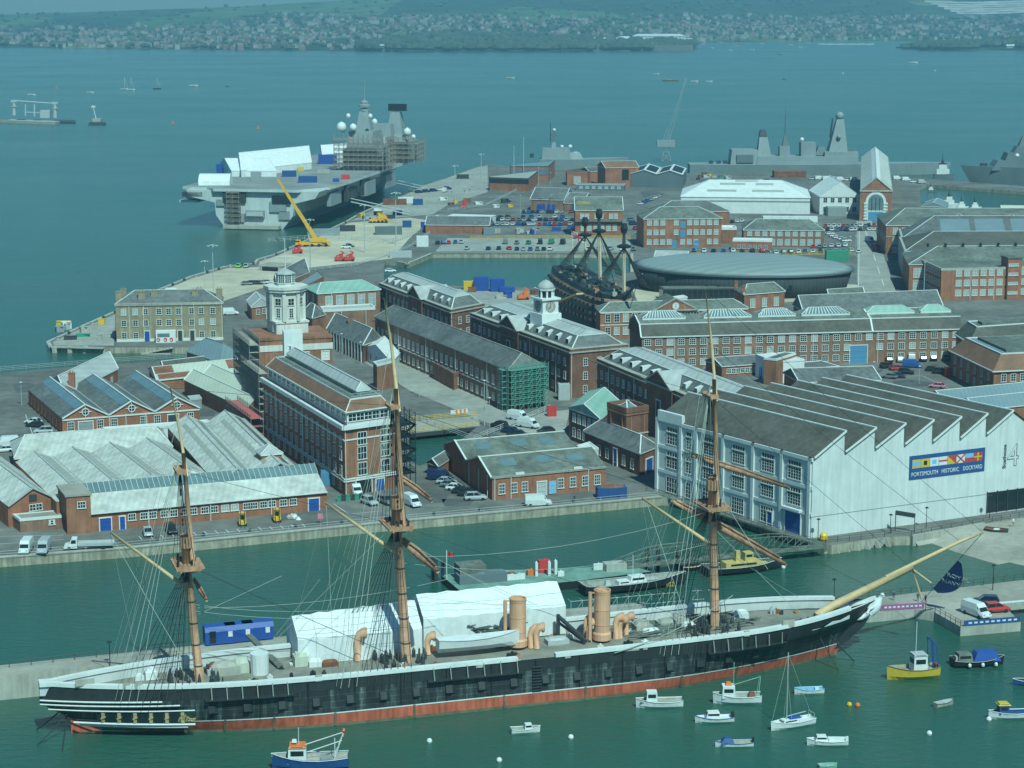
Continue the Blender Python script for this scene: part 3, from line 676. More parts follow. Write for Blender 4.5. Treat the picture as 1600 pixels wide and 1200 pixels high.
# bow: knee, figurehead, bowsprit
q=MB();q.beam(WP(1296, 968, -1), WP(1372, 940, 0), .9, .5);q.beam(WP(1310, 950, 1.5), WP(1369, 934, .3), .9, .5);q.build('head_rail', ['white'], ship)
q=MB();pr=[(1300, 1018), (1326, 1000), (1350, 978), (1362, 958), (1374, 944), (1350, 950), (1315, 965), (1290, 985)]
for sd in(-.35, .35):q.poly([WP(*p, sd)for p in pr])
for i in range(len(pr)):j=(i+1)%len(pr);q.poly([WP(*pr[i], -.35), WP(*pr[j], -.35), WP(*pr[j], .35), WP(*pr[i], .35)])
q.build('stem_knee', ['ship_topside'], ship)
fg=[WP(1352, 966, 0), WP(1360, 957, 0), WP(1366, 950, 0), WP(1371, 942, 0), WP(1375, 935, 0), WP(1378, 929, 0)]
q=MB();q.tube(fg, [.35, .75, .95, .8, .42, .5], 8);q.tube([WP(1332, 968, -.5), WP(1345, 965, -.5), WP(1358, 958, -.6)], [.25, .5, .5], 6);q.tube([WP(1366, 948, -.5), WP(1359, 951, -1.0), WP(1355, 958, -.9)], [.3, .25, .2], 6)
q.tube([WP(1378, 931, 0), WP(1380, 926, 0)], [.5, .2], 8);q.build('figurehead', ['white'], ship, smooth=True)
q=MB();q.tube([WP(1275, 962), WP(1300, 947), WP(1425, 886)], [.66, .7, .56], 10);q.build('bowsprit', ['wood_pale'], ship, smooth=True)
q=MB();q.tube([WP(1384, 902, 0), WP(1500, 846), WP(1536, 832)], [.35, .3, .18], 8);q.build('jib_boom', ['wood_pale'], ship, smooth=True)
q=MB();q.tube([WP(1426, 890), WP(1440, 936)], .16, 6);q.tube([WP(1424, 888), WP(1455, 911, -2)], .14, 6);q.build('dolphin_striker', ['wood_pale'], ship)
# masts
RIG=[]
def mast(base, plat, ctree, top, r, deckz, yards, gaff):
 zb=deckz
 B=WP(*base);s, _, _=ST(B);B=W(s, 0, zb-.3);Pt, Ct, Tp=WP(*plat), WP(*ctree), WP(*top)
 root_pts=[B, Pt+(Pt-B).normalized()*4.6]
 q=MB();q.tube(root_pts, [r, r*.85], 12);mo=q.build('lower_mast', ['wood'], ship, smooth=True)
 f=SU*.95
 q=MB();q.tube([Pt+f-Vector((0, 0, 1.2)), Ct+f*.6+Vector((0, 0, 2.6))], [r*.62, r*.45], 10);q.build('topmast', ['wood'], ship, smooth=True)
 q=MB();q.tube([Ct+f*1.1-Vector((0, 0, .9)), Ct.lerp(Tp, .55)+f*.6, Tp], [r*.36, r*.3, r*.13], 8);q.build('topgallant_mast', ['wood_pale'], ship, smooth=True)
 for c, wd, dp in((Pt, 6.6, 4.4), (Ct, 3.6, 1.6)):
  q=MB()
  for k in(-1, 1):q.beam(c+SW*(-wd/2)+SU*k*dp*.3-Vector((0, 0, .25)), c+SW*(wd/2)+SU*k*dp*.3-Vector((0, 0, .25)), .25, .25)
  pts=[c+SW*wd*a+SU*dp*b for a, b in((-.5, -.45), (-.42, .5), (.42, .5), (.5, -.45))]
  q.prism([tuple(xy(p))for p in pts], c.z-.1, c.z+.18, bot=True)
  for k in(-1, 1):q.beam(c+SW*k*wd*.47+SU*-dp*.4+Vector((0, 0, .1)), c+SW*k*wd*.47+SU*dp*.4+Vector((0, 0, .1)), .12, .7)
  q.build('fighting_top' if wd>5 else 'crosstrees', ['wood'], ship)
 q=MB();q.lathe(Pt+Vector((0, 0, 2.6)), [(r*1.35, 0), (r*1.35, 1.6)], 10);q.build('mast_cap', ['wood'], ship)
 for k in range(4):h=.15+k*.18;q=MB();q.lathe(B.lerp(Pt, h), [(r*1.03, 0), (r*1.03, .2)], 12);q.build('mast_hoop', ['dark'], ship)
 for a, b, ta, tb, ry in yards:
  pa, pb=WP(*a, ta), WP(*b, tb);q=MB();q.tube([pa, pa.lerp(pb, .5), pb], [ry*.55, ry, ry*.55], 8)
  q.tube([pa.lerp(pb, .05)+Vector((0, 0, ry)), pa.lerp(pb, .5)+Vector((0, 0, ry*1.5)), pa.lerp(pb, .95)+Vector((0, 0, ry))], ry*.35, 6);q.build('yard', ['wood'], ship, smooth=True)
 for a, b in gaff:q=MB();q.tube([WP(*a), WP(*b)], [.3, .18], 8);q.build('gaff', ['wood_pale'], ship, smooth=True)
 sm=ST(B)[0];lines=MB();pale=MB()
 for sd in(-1, 1):
  ch=[W(sm-1.5-k*1.15, sd*(half(sm-3, 6)+.8), 5.7)for k in range(8)]
  for c in ch:lines.tube([c, Pt+SW*sd*.8+Vector((0, 0, -.4))], .055, 3, cap=False)
  for k in range(5):lines.tube([Pt+SW*sd*3.1+SU*(-1.6+k*.6), Ct+SW*sd*.3], .045, 3, cap=False)
  for k in range(1, 11):
   f_=k/11.5;a=ch[0].lerp(Pt, f_);b=ch[7].lerp(Pt, f_);lines.tube([a, b], .03, 3, cap=False)
  for k in range(3):pale.tube([W(sm-10-k*1.2, sd*(half(sm-8, 6)+.6), 5.9), Ct+Vector((0, 0, 2))], .04, 3, cap=False)
  pale.tube([W(sm-13, sd*(half(sm-10, 6)+.4), 6.2), Ct.lerp(Tp, .5)], .026, 3, cap=False)
  lines.tube([Pt+SW*sd*2.9, Pt-Vector((0, 0, 3.2))+SW*sd*r], .035, 3, cap=False)
 lines.build('shrouds', ['tar'], ship);pale.build('backstays', ['rope'], ship)
 rnd=random.Random(int(base[0]))
 for k in range(26):
  c=B.lerp(Pt, .02+.08*rnd.random())+SW*rnd.uniform(-3.5, 3.5)+SU*rnd.uniform(-4.5, 3);MB().lathe((c.x, c.y, zb-.2), [(rnd.uniform(.2, .4), 0), (rnd.uniform(.2, .35), rnd.uniform(.5, 1.5)), (.08, 1.7)], 7).build('rope_coil', ['dark'], ship)
 for k in range(16):
  c=Pt+SW*rnd.uniform(-2.6, 2.6)+SU*rnd.uniform(-1.6, 1.6);MB().box((c.x, c.y, c.z+.15), (.25, .25, rnd.uniform(.4, 1.1)), rnd.random()*3).build('rope_block', ['tar'], ship)
 for k in range(14):
  c=Pt.lerp(Ct, rnd.uniform(-.25, .8))+SW*rnd.choice((-1, 1))*rnd.uniform(.8, 1.8);MB().box((c.x, c.y, c.z), (.22, .22, .4), rnd.random()*3).build('rope_block', ['tar'], ship)
 return B, Pt, Ct, Tp
mz=mast((312, 1052), (292, 882), (281, 735), (266, 606), .66, 5.9, [((303, 906), (323, 938), 4, -3, .42)], [((296, 922), (172, 831))])
mm=mast((636, 1020), (620, 820), (613, 634), (600, 466), .78, 5.9, [((628, 845), (684, 893), 2, -9, .62), ((627, 747), (675, 783), 1, -7, .42)], [((616, 862), (508, 785))])
fm=mast((1118, 972), (1113, 790), (1110, 618), (1102, 452), .72, 6.6, [((1050, 783), (1228, 882), 10, -10, .58), ((1069, 708), (1235, 763), 8, -9, .42)], [((1107, 848), (1003, 778))])
q=MB()
def sag(a, b, k=.02, n=8):
 L=(b-a).length;return[a.lerp(b, i/n)-Vector((0, 0, 4*k*L*(i/n)*(1-i/n)))for i in range(n+1)]
for a, b in((mz[1], W(ST(mm[0])[0]-2, 0, 7)), (mz[2], mm[1]), (mm[1], W(ST(fm[0])[0]-3, 0, 8)), (mm[2], fm[1]), (fm[1], WP(1360, 918)), (fm[2], WP(1424, 887)), (fm[2].lerp(fm[3], .5), WP(1500, 846)), (fm[3], WP(1536, 832)), (mm[3], fm[2]), (mz[3], mm[2])):
 q.tube(sag(a, b, .004), .05 if a is mz[1]else.034, 3, cap=False)
q.build('stays', ['tar'], ship)
q=MB()
for a, b, ta, tb, k in(((305, 945), (700, 925), 0, 0, .05), ((308, 950), (700, 905), 0, 0, .03), ((310, 960), (440, 900), 0, 0, .0), ((306, 955), (620, 960), 0, 0, .03), ((500, 905), (425, 1000), 0, -8, .0), ((600, 835), (430, 1000), 0, -8, .0), ((172, 833), (215, 1035), 0, 8, .0), ((172, 833), (280, 1020), 0, -7, .01), ((185, 842), (292, 1005), 0, 7, .0),
 ((620, 840), (800, 935), 0, -8, 0), ((640, 850), (880, 960), 0, 8, .02), ((632, 880), (1105, 850), 0, 0, .05), ((640, 870), (1105, 800), 0, 0, .04), ((1003, 780), (1030, 940), 0, 6, 0), ((1010, 784), (1070, 960), 0, -8, 0), ((1120, 830), (1240, 950), 0, -6, 0), ((1120, 850), (1290, 955), 0, 7, .02), ((1130, 780), (1200, 890), 0, -8, .01), ((508, 788), (455, 1000), 0, 8, 0), ((510, 788), (520, 1010), 0, -8, 0), ((1145, 930), (960, 1020), -8.5, -9, .05)):
 q.tube(sag(WP(*a, ta), WP(*b, tb), k), .036 if k<.045 or a[0]<1140 else.09, 3, cap=False)
q.build('pale_rigging', ['rope'], ship)
for a, b in(((1286, 978), (1335, 1033)), ((1272, 976), (1310, 1047)), ((110, 1095), (57, 1140)), ((118, 1100), (58, 1164)), ((104, 1118), (97, 1174))):
 q=MB();e=P(*b);st=WP(*a, -2 if a[0]>900 else 0);q.tube(sag(st, e, .03, 10), .10, 4);q.build('anchor_chain', ['tar'], ship)
 # funnels, ventilators, deck gear (all fixed to the ship)
def cyl_at(px0, px1, ytop, ybase, name, m, z=6.4, n=18, par=ship, taper=1.0, collar=False):
 c=WD((px0+px1)/2, ybase-3, z);r=(px1-px0)/2*(c.y/fw(ybase));h=hz(c, ytop)-c.z
 q=MB();pr=[(r*1.0, 0), (r*taper, h*.97), (r*taper*1.05, h*.97), (r*taper*1.05, h)]
 if collar:pr=[(r*1.18, 0), (r*1.18, h*.12), (r*1.0, h*.16), (r, h*.97), (r*1.06, h*.97), (r*1.06, h), (r*.9, h), (r*.88, h*.9)]
 q.lathe(c, pr, n);return q.build(name, [m], par, smooth=False), c, r, h
for x0, x1, yt, yb, xp in((796, 822, 934, 1011, 792), (928, 953, 921, 1001, 923)):
 o, c, r, h=cyl_at(x0, x1, yt, yb, 'funnel', 'buff', collar=True)
 for f in(.3, .6, .93):
  b_=MB().lathe(c+Vector((0, 0, h*f)), [(r*1.04, 0), (r*1.04, .18)], 18).build('funnel_band', ['buff']);b_.parent=o;b_.location-=ship.location
 b_=MB().lathe(c+Vector((0, 0, h*.91)), [(r*.87, 0), (r*.86, .05)], 18).build('funnel_mouth', ['black']);b_.parent=o;b_.location-=ship.location
 p=c-SU*(r+.75);q=MB();q.tube([p, p+Vector((0, 0, h*.97))], .3, 8);q.beam(p+Vector((0, 0, h*.95)), c+Vector((0, 0, h*.95)), .2);b_=q.build('steam_pipe', ['buff']);b_.parent=o;b_.location-=ship.location
def cowl(px, ytop, ybase, sc_=1.0, dirv=None, m='buff'):
 c=WD(px, ybase, 6.0);h=hz(c, ytop)-c.z;r=.48*sc_;d=(dirv or SU)
 q=MB();q.tube([c, c+Vector((0, 0, h*.68)), c+Vector((0, 0, h*.86))+d*r*.5, c+Vector((0, 0, h*.92))+d*r*1.6, c+Vector((0, 0, h*.9))+d*r*2.4], [r, r, r*1.15, r*1.5, r*1.75], 10)
 o=q.build('cowl_ventilator', [m], ship, smooth=True)
 e=c+Vector((0, 0, h*.9))+d*(r*2.42);k=MB();k.tube([e, e+d*.04], [r*1.5, r*1.5], 10);b_=k.build('cowl_mouth', ['dark']);b_.parent=o;b_.location-=ship.location
for px, yt, yb in((829, 980, 1012), (838, 978, 1013), (916, 963, 993), (920, 970, 1002), (962, 962, 998), (968, 966, 997), (978, 961, 994), (668, 992, 1022)):cowl(px, yt, yb)
cowl(559, 986, 1032, 1.1)
# ship's boat on the near rail, white with a cover
def boat_hull(q, c, rot, L, B, D, mi=0, ti=1, bow=1.0, sheer=.25, stern=.75, inner=True):
 st=[0, .06, .2, .4, .6, .75, .88, .96, 1.0];k, s_=math.cos(rot), math.sin(rot)
 def T(x, y, z):return(c[0]+x*k-y*s_, c[1]+x*s_+y*k, c[2]+z)
 rings=[]
 for u in st:
  x=(u-.5)*L;hb=B/2*(stern+(1-stern)*min(1, u/.35)**.7 if u<.35 else(1-max(0, (u-.45)/.55)**2.2*bow));hb=max(hb, .02)
  z1=D*(1+sheer*(2*abs(u-.4))**2);rk=max(0, u-.7)*.35*D
  rings.append([T(x+rk, -hb, z1), T(x+rk*.5, -hb*.86, D*.35), T(x, -hb*.4, -.25), T(x, hb*.4, -.25), T(x+rk*.5, hb*.86, D*.35), T(x+rk, hb, z1)])
 q.loft(rings, mi);q.poly(rings[0][::-1], mi)
 inn=[[(Vector(r[0])*.93+Vector(r[5])*.07), (Vector(r[5])*.93+Vector(r[0])*.07)]for r in rings]
 dz=Vector((0, 0, -D*.28 if inner else.03))
 q.loft([[p+dz for p in r]for r in inn], ti)
 if inner:
  for sd in(0, 1):q.loft([[r[sd], r[sd]+dz]for r in inn], ti);
  for sd, e in((0, 0), (5, 1)):q.loft([[rings[i][sd], inn[i][e]]for i in range(len(st))], mi)
 return rings, T
v=WD(748, 1009, 7.3);q=MB();boat_hull(q, (v.x, v.y, 7.2), SROT, 13.2, 3.4, 1.5, 0, 1, inner=False, sheer=.3);q.build('ship_boat', ['white', 'tent'], ship)
q=MB()
for k in range(18):a=WD(690+k*5.4, 1003+2*math.sin(k), 7.2);q.beam(a+SW*4.5+Vector((0, 0, .6*random.random())), a+SU*5+SW*random.uniform(0, 4.5)+Vector((0, 0, 1.0+random.random())), .16, .16)
q.build('spare_spars', ['slate_green'], ship)
for px, py, w_, d_, h_, m in((352, 1052, 4.2, 2.6, 2.0, 'stone'), (377, 1048, 2.4, 2.4, 2.3, 'sheet_cream'), (334, 1050, 1.6, 2.2, 1.6, 'rust'), (236, 1060, 1.8, 2, 1.9, 'tent'), (218, 1064, 1.4, .5, 1.3, 'white'), (470, 1038, 2.2, 2.2, 2.3, 'sheet_cream'), (492, 1040, 2.0, 1.5, 1.3, 'white'), (1003, 988, 2.8, 2.6, 2.2, 'stone'), (1016, 992, 3.0, 2, 1.3, 'white'), (1062, 980, 2.4, 2.6, 2.4, 'stone'), (1074, 984, 2.4, 1.4, 1.5, 'white'), (1157, 972, 2.6, .9, 2.3, 'white'), (980, 992, 1.6, 1.6, 1.0, 'galv'), (1090, 975, 3, 1.4, 1.0, 'dark'), (1185, 966, 4.5, .6, .7, 'dark'), (1042, 980, 3.2, 2.2, 1.6, 'sheet_dark'), (870, 1005, 3.5, 2.0, 1.2, 'galv'), (105, 1068, 1.6, 1.2, .8, 'wood'), (515, 1040, 2.4, 1.2, 1.1, 'rust'), (1262, 958, 2.2, 1.6, .8, 'grey')):
 c=WD(px, py, 5.9);q=MB();hw_, hd_=w_/2, d_/2
 q.box((c.x, c.y, c.z-.1), (w_, d_, h_*.7), SROT);q.lathe((c.x, c.y, c.z+h_*.7-.1), [(min(hw_, hd_)*1.0, 0), (min(hw_, hd_)*.8, h_*.22), (.1, h_*.3)], 10, 0, w_/max(.6, min(w_, d_)), d_/max(.6, min(w_, d_)), SROT);q.build('deck_hatch_cover', [m], ship)
for px, yt, yb, r, m in((406, 1020, 1056, 1.35, 'white'), (1290, 940, 958, .5, 'white')):
 c=WD(px, yb-4, 5.9);MB().lathe(c, [(r, 0), (r*1.04, hz(c, yt)-c.z), (r*.9, hz(c, yt)-c.z)], 14).build('round_deckhouse', [m], ship)
for i in range(96):
 s=random.uniform(8, 116);c=W(s, random.choice((-1, 1))*random.uniform(2.5, 7)*half(s, 6)/8.8, zdk(s));h_=random.uniform(.3, 1.1)
 q=MB();q.box((c.x, c.y, c.z-.15), (random.uniform(.4, 1.6), random.uniform(.3, 1.0), h_), SROT+random.gauss(0, .2));q.lathe((c.x, c.y, c.z+h_-.15), [(.25, 0), (.18, .3)], 8);q.build('deck_fitting', [random.choice(['dark', 'black', 'galv', 'rust', 'white', 'wood'])], ship)
q=MB();c0=WD(872, 996, 6);q.tube([c0, c0+Vector((0, 0, hz(c0, 960)-6))], .3, 6);q.beam(c0+Vector((0, 0, 3.5)), WD(916, 1002, 6.6), .55, .4);q.beam(c0+Vector((0, 0, 2.5)), WD(916, 1004, 6), .4, .3);q.build('deck_derrick', ['dark'], ship)
q=MB();q.beam(WD(392, 998, 6.5)+SW*2, WD(438, 1042, 6.2), 1.0, .3);q.build('gangway_plank', ['slate_green'], ship)
# white scaffold frame over the far rail, forward of the second funnel
q=MB()
for k in range(12):
 a=WD(892+k*18, 968-k*1.6, 7.3)
 q.tube([a, a+Vector((0, 0, 3.2))], .045, 4);b=WD(892+(k+1)*18, 968-(k+1)*1.6, 7.3)
 q.tube([a+Vector((0, 0, 3)), b+Vector((0, 0, 3))], .045, 4);q.tube([a+Vector((0, 0, 1.5)), b+Vector((0, 0, 1.5))], .04, 4);q.tube([a, b+Vector((0, 0, 3))], .035, 4)
 q.tube([a+Vector((0, 0, 3)), a+Vector((0, 0, 3))+SW*1.6], .04, 4)
tag(q.build('scaffold_frame', ['galv']), 'thin pale scaffold tubes along the far rail ahead of the front funnel', 'scaffold')
q=MB()
for k in range(150):
 s=random.uniform(81, 101);t_=random.uniform(-1, 7.0)*half(s, 6)/8.8;a=W(s, t_, zdk(s)+random.uniform(.0, .8));q.beam(a, a+SU*random.uniform(1.5, 6)+SW*random.uniform(-.4, .4)+Vector((0, 0, random.uniform(-.1, .5))), .14, .14)
tag(q.build('stowed_tubes', ['slate_green']), 'jumble of grey green poles stowed on deck ahead of the front funnel', 'poles')
# white sheeted shelters standing on the deck
def shelter(name, label, pts, ridge_px, zb=5.9):
 a, b=[WD(*p, zb)for p in pts];ra, rb=[WP(*p, ridge_px[2])for p in ridge_px[:2]]
 q=MB();dpt=SW*9.0;h=(ra.z-zb)*.62
 L=14;near=[a.lerp(b, i/L)for i in range(L+1)];rings=[]
 for i, p in enumerate(near):
  zr=ra.z+(rb.z-ra.z)*i/L+.12*math.sin(i*2.6);m_=p+dpt*.5
  rings.append([p, p+Vector((0, 0, h+.1*math.cos(i*3.1)))+SW*.08*math.sin(i*2), Vector((m_.x, m_.y, zr)), p+dpt+Vector((0, 0, h)), p+dpt])
 q.loft(rings, 0, closed=True, capends=True);return tag(q.build(name, ['tent']), label, 'shelter')
shelter('sheeted_shelter', 'white sheeted work shelter on deck between mizzen and main mast', [(466, 1040), (660, 1021)], [(462, 984), (655, 958), 0.5])
shelter('sheeted_shelter', 'taller white sheeted shelter on deck behind the rear funnel', [(662, 1012), (884, 990)], [(656, 957), (884, 935), .5], 6.0)
# ---- dockyard buildings
def E(px, py, z=ZG):return xy(P(px, py, z))
def zt(px, pb, pt, z0=ZG):return hz(P(px, pb, z0), pt)
def lerp2(a, b, t):return a+(b-a)*t
PALE=['glass', 'glass', 'blind']
# ---- white saw-tooth boathouse
n_=E(1267, 841);l_=E(1027, 766);r_=E(1600, 795.5);r_=n_+(r_-n_)*1.36
ze=zt(1267, 841, 716);u=(l_-n_).normalized();v=(r_-n_).normalized();DEP=(l_-n_).length
root=thing('boathouse', 'big white boathouse with saw-tooth dark roof and blue flag banner', 'boathouse', (*((l_+r_)/2), ZG))
teeth=[(1320, 674, 1321, 706), (1367, 669, 1369, 700), (1413, 662.5, 1414, 694), (1457, 657, 1459, 689), (1500, 652, 1501, 684), (1541, 647, 1542, 678)]
nv=Vector((v.y, -v.x));o3=V3(n_, 0);nv3=Vector((nv.x, nv.y, 0))
def wallpt(px, py):w_=on_plane(px, py, o3, nv3);return(xy(w_)-n_).dot(v), w_.z
prof=[(0, ze)]
for a, b, c, d in teeth:prof+=[wallpt(a, b), wallpt(c, d)]
ap=wallpt(1581, 642);prof+=[ap];vE=2*ap[0]-prof[-2][0];prof+=[(vE, prof[-2][1])]
WL=(r_-n_).length;prof.append((vE+.1, 9));prof.append((WL, 9))
for i in range(1, len(prof)):
 if i%2==0 and i<=12:prof[i]=(prof[i-1][0]+.02, prof[i][1])
b=MB();fr=[V3(n_+v*s, z)for s, z in prof];bk=[p+Vector((u.x, u.y, 0))*DEP for p in fr]
base=[V3(n_, ZG-.1), V3(r_, ZG-.1)]
for i in range(len(prof)-1):
 a_, c_=fr[i], fr[i+1]
 b.poly([V3(xy(a_), ZG-.1), V3(xy(c_), ZG-.1), c_, a_]);q_=[V3(xy(a_), ZG-.1), V3(xy(c_), ZG-.1), c_, a_];b.poly([p+Vector((u.x, u.y, 0))*DEP for p in reversed(q_)])
b.poly([V3(l_, ZG-.1), V3(n_, ZG-.1), fr[0], bk[0]]);b.build('wall', ['white_wall'], root)
U3=Vector((u.x, u.y, 0));V3v=Vector((v.x, v.y, 0));up=Vector((0, 0, .12))
for k in range(7):
 a_, c_=fr[2*k], fr[2*k+1];q=MB();q.poly([a_-U3*.4+up, c_-U3*.4+up, c_+U3*DEP+up, a_+U3*DEP+up], 0)
 if k==6:q.poly([c_-U3*.4+up, fr[14]-U3*.4+up, fr[14]+U3*DEP+up, c_+U3*DEP+up], 0)
 q.beam(c_+up*1.5-U3*.4, c_+U3*DEP+up*1.5, .45, .25, 1);q.beam(a_+up-U3*.45, c_+up-U3*.45, .3, .3, 1)
 if k<6:
  d_=fr[2*k+2];q.poly([c_+V3v*.06, d_+V3v*.06, d_+U3*DEP+V3v*.06, c_+U3*DEP+V3v*.06], 2)
 q.build('saw_tooth_roof', ['slate_brown', 'trim', 'skylight'], root)
def lw(px, py):
 w_=on_plane(px, py, V3(n_, 0), Vector((-u.y, u.x, 0)));return(xy(w_)-n_).dot(u), w_.z
for f0, f1, nm in((.27, .31, 'storey_band'), (.60, .645, 'storey_band'), (.955, 1.0, 'cornice')):
 band(root, l_, n_, ZG+(ze-ZG)*f0, (ze-ZG)*(f1-f0), .35 if nm=='cornice' else.2, 'white', nm, .1)
cols=[(1000/4+800, 3.4, (3, 2)), (1076, 1.6, (1, 3)), (1107, 3.2, (3, 3)), (1154, 3.6, (4, 3)), (1200, 3.6, (4, 3)), (1242, 3.7, (4, 3))]
for px, ww, bars in cols:
 s, _=lw(px, 730);p=n_+u*s;r0=ang(l_, n_)
 for f, hf in((.03, .20), (.36, .15), (.52, .055), (.68, .15), (.85, .055)):
  if f==.03 and px>1220:continue
  put_wall(root, 'window', win_mesh(ww, (ze-ZG)*hf, 'glass', bars if hf>.1 else(bars[0], 0), 'white', .12), (p.x, p.y, ZG+(ze-ZG)*f), r0)
for px in(1027, 1064, 1088, 1130, 1177, 1222, 1266):
 s, _=lw(px, 730);p=n_+u*max(.4, s);q=MB();q.box((p.x, p.y, ZG), (.8, .7, ze-ZG), ang(l_, n_));q.build('pilaster', ['white'], root)
q=MB();a_=n_+u*(DEP-.3);b_=n_+u*(DEP-8.5);q.beam(V3(a_, ze+.6), V3(b_, ze+.6), .8, 2.2);q.build('parapet', ['white'], root)
s, _=lw(1239, 825);p=n_+u*s;t_=1-s/DEP;door(root, l_, n_, t_, ZG, 4.4, 4.2);q=MB();q.box((p.x, p.y, ZG+4.6), (5.2, 1.8, .5), ang(l_, n_));q.build('door_canopy', ['white'], root)
s, _=lw(1203, 815);door(root, l_, n_, 1-s/DEP, ZG, 1.4, 2.8)
band(root, n_, r_, ZG+4.2, .12, .05, 'grey', 'joint_line')
# glazed opening on the right
s0, z0=wallpt(1541, 800);_, z1=wallpt(1541, 770);oa=n_+v*s0
q=MB();q.prism([tuple(oa+nv*.05), tuple(r_+nv*.05), tuple(r_+nv*.12), tuple(oa+nv*.12)], ZG+.3, z1, bot=True);og_=q.build('glazed_front', ['glass'], root)
for k in range(9):
 p=oa+v*(k*2.6);q=MB();q.box((p.x+nv.x*.15, p.y+nv.y*.15, ZG+.2), (.18, .18, z1-ZG), ang(n_, r_));oo=q.build('mullion', ['dark']);oo.parent=og_;oo.location-=root.location
 # banner with signal flags, lettering
def text_mesh(name, s, size, mt, extrude=.02, align='LEFT', sp=1.0, fill=True):
 c=bpy.data.curves.new(name, 'FONT');c.body=s;c.size=size;c.extrude=extrude;c.align_x=align;c.space_character=sp
 if not fill:c.fill_mode='NONE';c.bevel_depth=.035;c.extrude=0;c.bevel_resolution=0
 o=bpy.data.objects.new(name, c);COL.objects.link(o);bpy.context.view_layer.update()
 me=bpy.data.meshes.new_from_object(o.evaluated_get(bpy.context.evaluated_depsgraph_get()));bpy.data.objects.remove(o);bpy.data.curves.remove(c)
 me.materials.clear();me.materials.append(M[mt]);ob=bpy.data.objects.new(name, me);COL.objects.link(ob);return ob
def on_wall(ob, a, b, s, z, parent, off=.1, fitw=None, fith=None, turn=False, origin=None):
 """lay a text mesh on the wall a->b: s metres along, z up"""
 xs=[w_.co.x for w_ in ob.data.vertices];ys=[w_.co.y for w_ in ob.data.vertices]
 ex, ey=max(xs)-min(xs), max(ys)-min(ys)
 kx=fitw/ex if fitw else 1;ky=fith/ey if fith else kx
 if not fitw:kx=ky
 for w_ in ob.data.vertices:w_.co.x=(w_.co.x-min(xs))*kx;w_.co.y=(w_.co.y-min(ys))*ky
 d=(xy(b)-xy(a)).normalized();n2=Vector((d.y, -d.x));p=xy(a)+d*s+n2*off
 X=Vector((d.x, d.y, 0));Y=Vector((0, 0, 1));
 if turn:X, Y=Y, -X
 Z=X.cross(Y);m=Matrix((X, Y, Z)).transposed().to_4x4();m.translation=Vector((p.x, p.y, z))
 if parent is not None:par=parent;m.translation-=origin
 ob.parent=parent;ob.matrix_local=m;return ob
s0, zt0=wallpt(1421, 714);s1, zt1=wallpt(1539, 698);_, zb0=wallpt(1421, 751)
M['banner_blue']=paint('banner_blue', (.035, .075, .22), .6)
bz1, bz0=(zt0+zt1)/2, zb0+(zt1-zt0)/2
q=MB();a_, b_=n_+v*s0, n_+v*s1;q.prism([tuple(a_), tuple(b_), tuple(b_+nv*.12), tuple(a_+nv*.12)], bz0, bz1, bot=True)
ban=q.build('banner', ['banner_blue']);tag(ban, 'long blue banner with a row of signal flags and white lettering on white wall', 'banner')
bw, bh=s1-s0, bz1-bz0
def flag_quad(i, rects):
 x0=s0+bw*(.035+.1165*i);fwid=bw*.112;zb_, fh=bz0+bh*.47, bh*.36
 for(a, b2, c, d2, m, lay)in rects:
  A, B=n_+v*(x0+fwid*a), n_+v*(x0+fwid*b2);o_=nv*(.14+.01*lay);e_=nv*.05
  q=MB();q.prism([tuple(A+e_), tuple(B+e_), tuple(B+o_), tuple(A+o_)], zb_+fh*c, zb_+fh*d2, bot=True);oo=q.build('signal_flag', [m]);oo.parent=ban;oo.location-=ban.location
M['flag_yellow']=paint('flag_yellow', (.55, .40, .04));M['flag_lblue']=paint('flag_blue', (.25, .42, .6));M['flag_white']=paint('flag_white', (.62, .64, .64));M['flag_red']=paint('flag_red', (.42, .05, .04))
fl=[[(0, 1, 0, 1, 'flag_yellow', 0), (0, 1, .25, .75, 'flag_lblue', 1)], [(0, 1, 0, 1, 'flag_yellow', 0), (.3, .7, .25, .75, 'black', 1)], [(0, 1, 0, 1, 'flag_white', 0), (.25, .75, .25, .75, 'flag_lblue', 1)],
 [(0, 1, 0, 1, 'flag_white', 0), (0, 1, .4, .6, 'flag_red', 1)], [(0, 1, 0, 1, 'flag_yellow', 0)], [(0, 1, 0, 1, 'flag_white', 0)], [(0, 1, .5, 1, 'flag_lblue', 0), (0, 1, 0, .5, 'flag_red', 0)], [(0, 1, 0, 1, 'flag_red', 0), (.42, .58, 0, 1, 'flag_yellow', 1), (0, 1, .42, .58, 'flag_yellow', 2)]]
for i, r0 in enumerate(fl):flag_quad(i, r0)
zb_, fh=bz0+bh*.47, bh*.36
def fpt(i, a, c):p=n_+v*(s0+bw*(.035+.1165*i)+bw*.112*a)+nv*.175;return V3(p, zb_+fh*c)
q=MB();q.poly([fpt(4, 0, 1), fpt(4, 1, 0), fpt(4, 1, 1)]);oo=q.build('flag_diagonal', ['flag_red']);oo.parent=ban;oo.location-=ban.location
for a, b2 in(((0, 0), (1, 1)), ((0, 1), (1, 0))):q=MB();q.beam(fpt(5, *a), fpt(5, *b2), .05, .28);oo=q.build('flag_diagonal', ['flag_red']);oo.parent=ban;oo.location-=ban.location
for wd, f0, f1 in(('PORTSMOUTH', .03, .375), ('HISTORIC', .425, .655), ('DOCKYARD', .71, .965)):
 on_wall(text_mesh('lettering', wd, 1.0, 'flag_white', .03), n_, r_, s0+bw*f0, bz0+bh*.13, ban, .16, fitw=bw*(f1-f0), fith=bh*.17, origin=ban.location)
sx, zx=wallpt(1571, 731);_, zx2=wallpt(1571, 694.5)
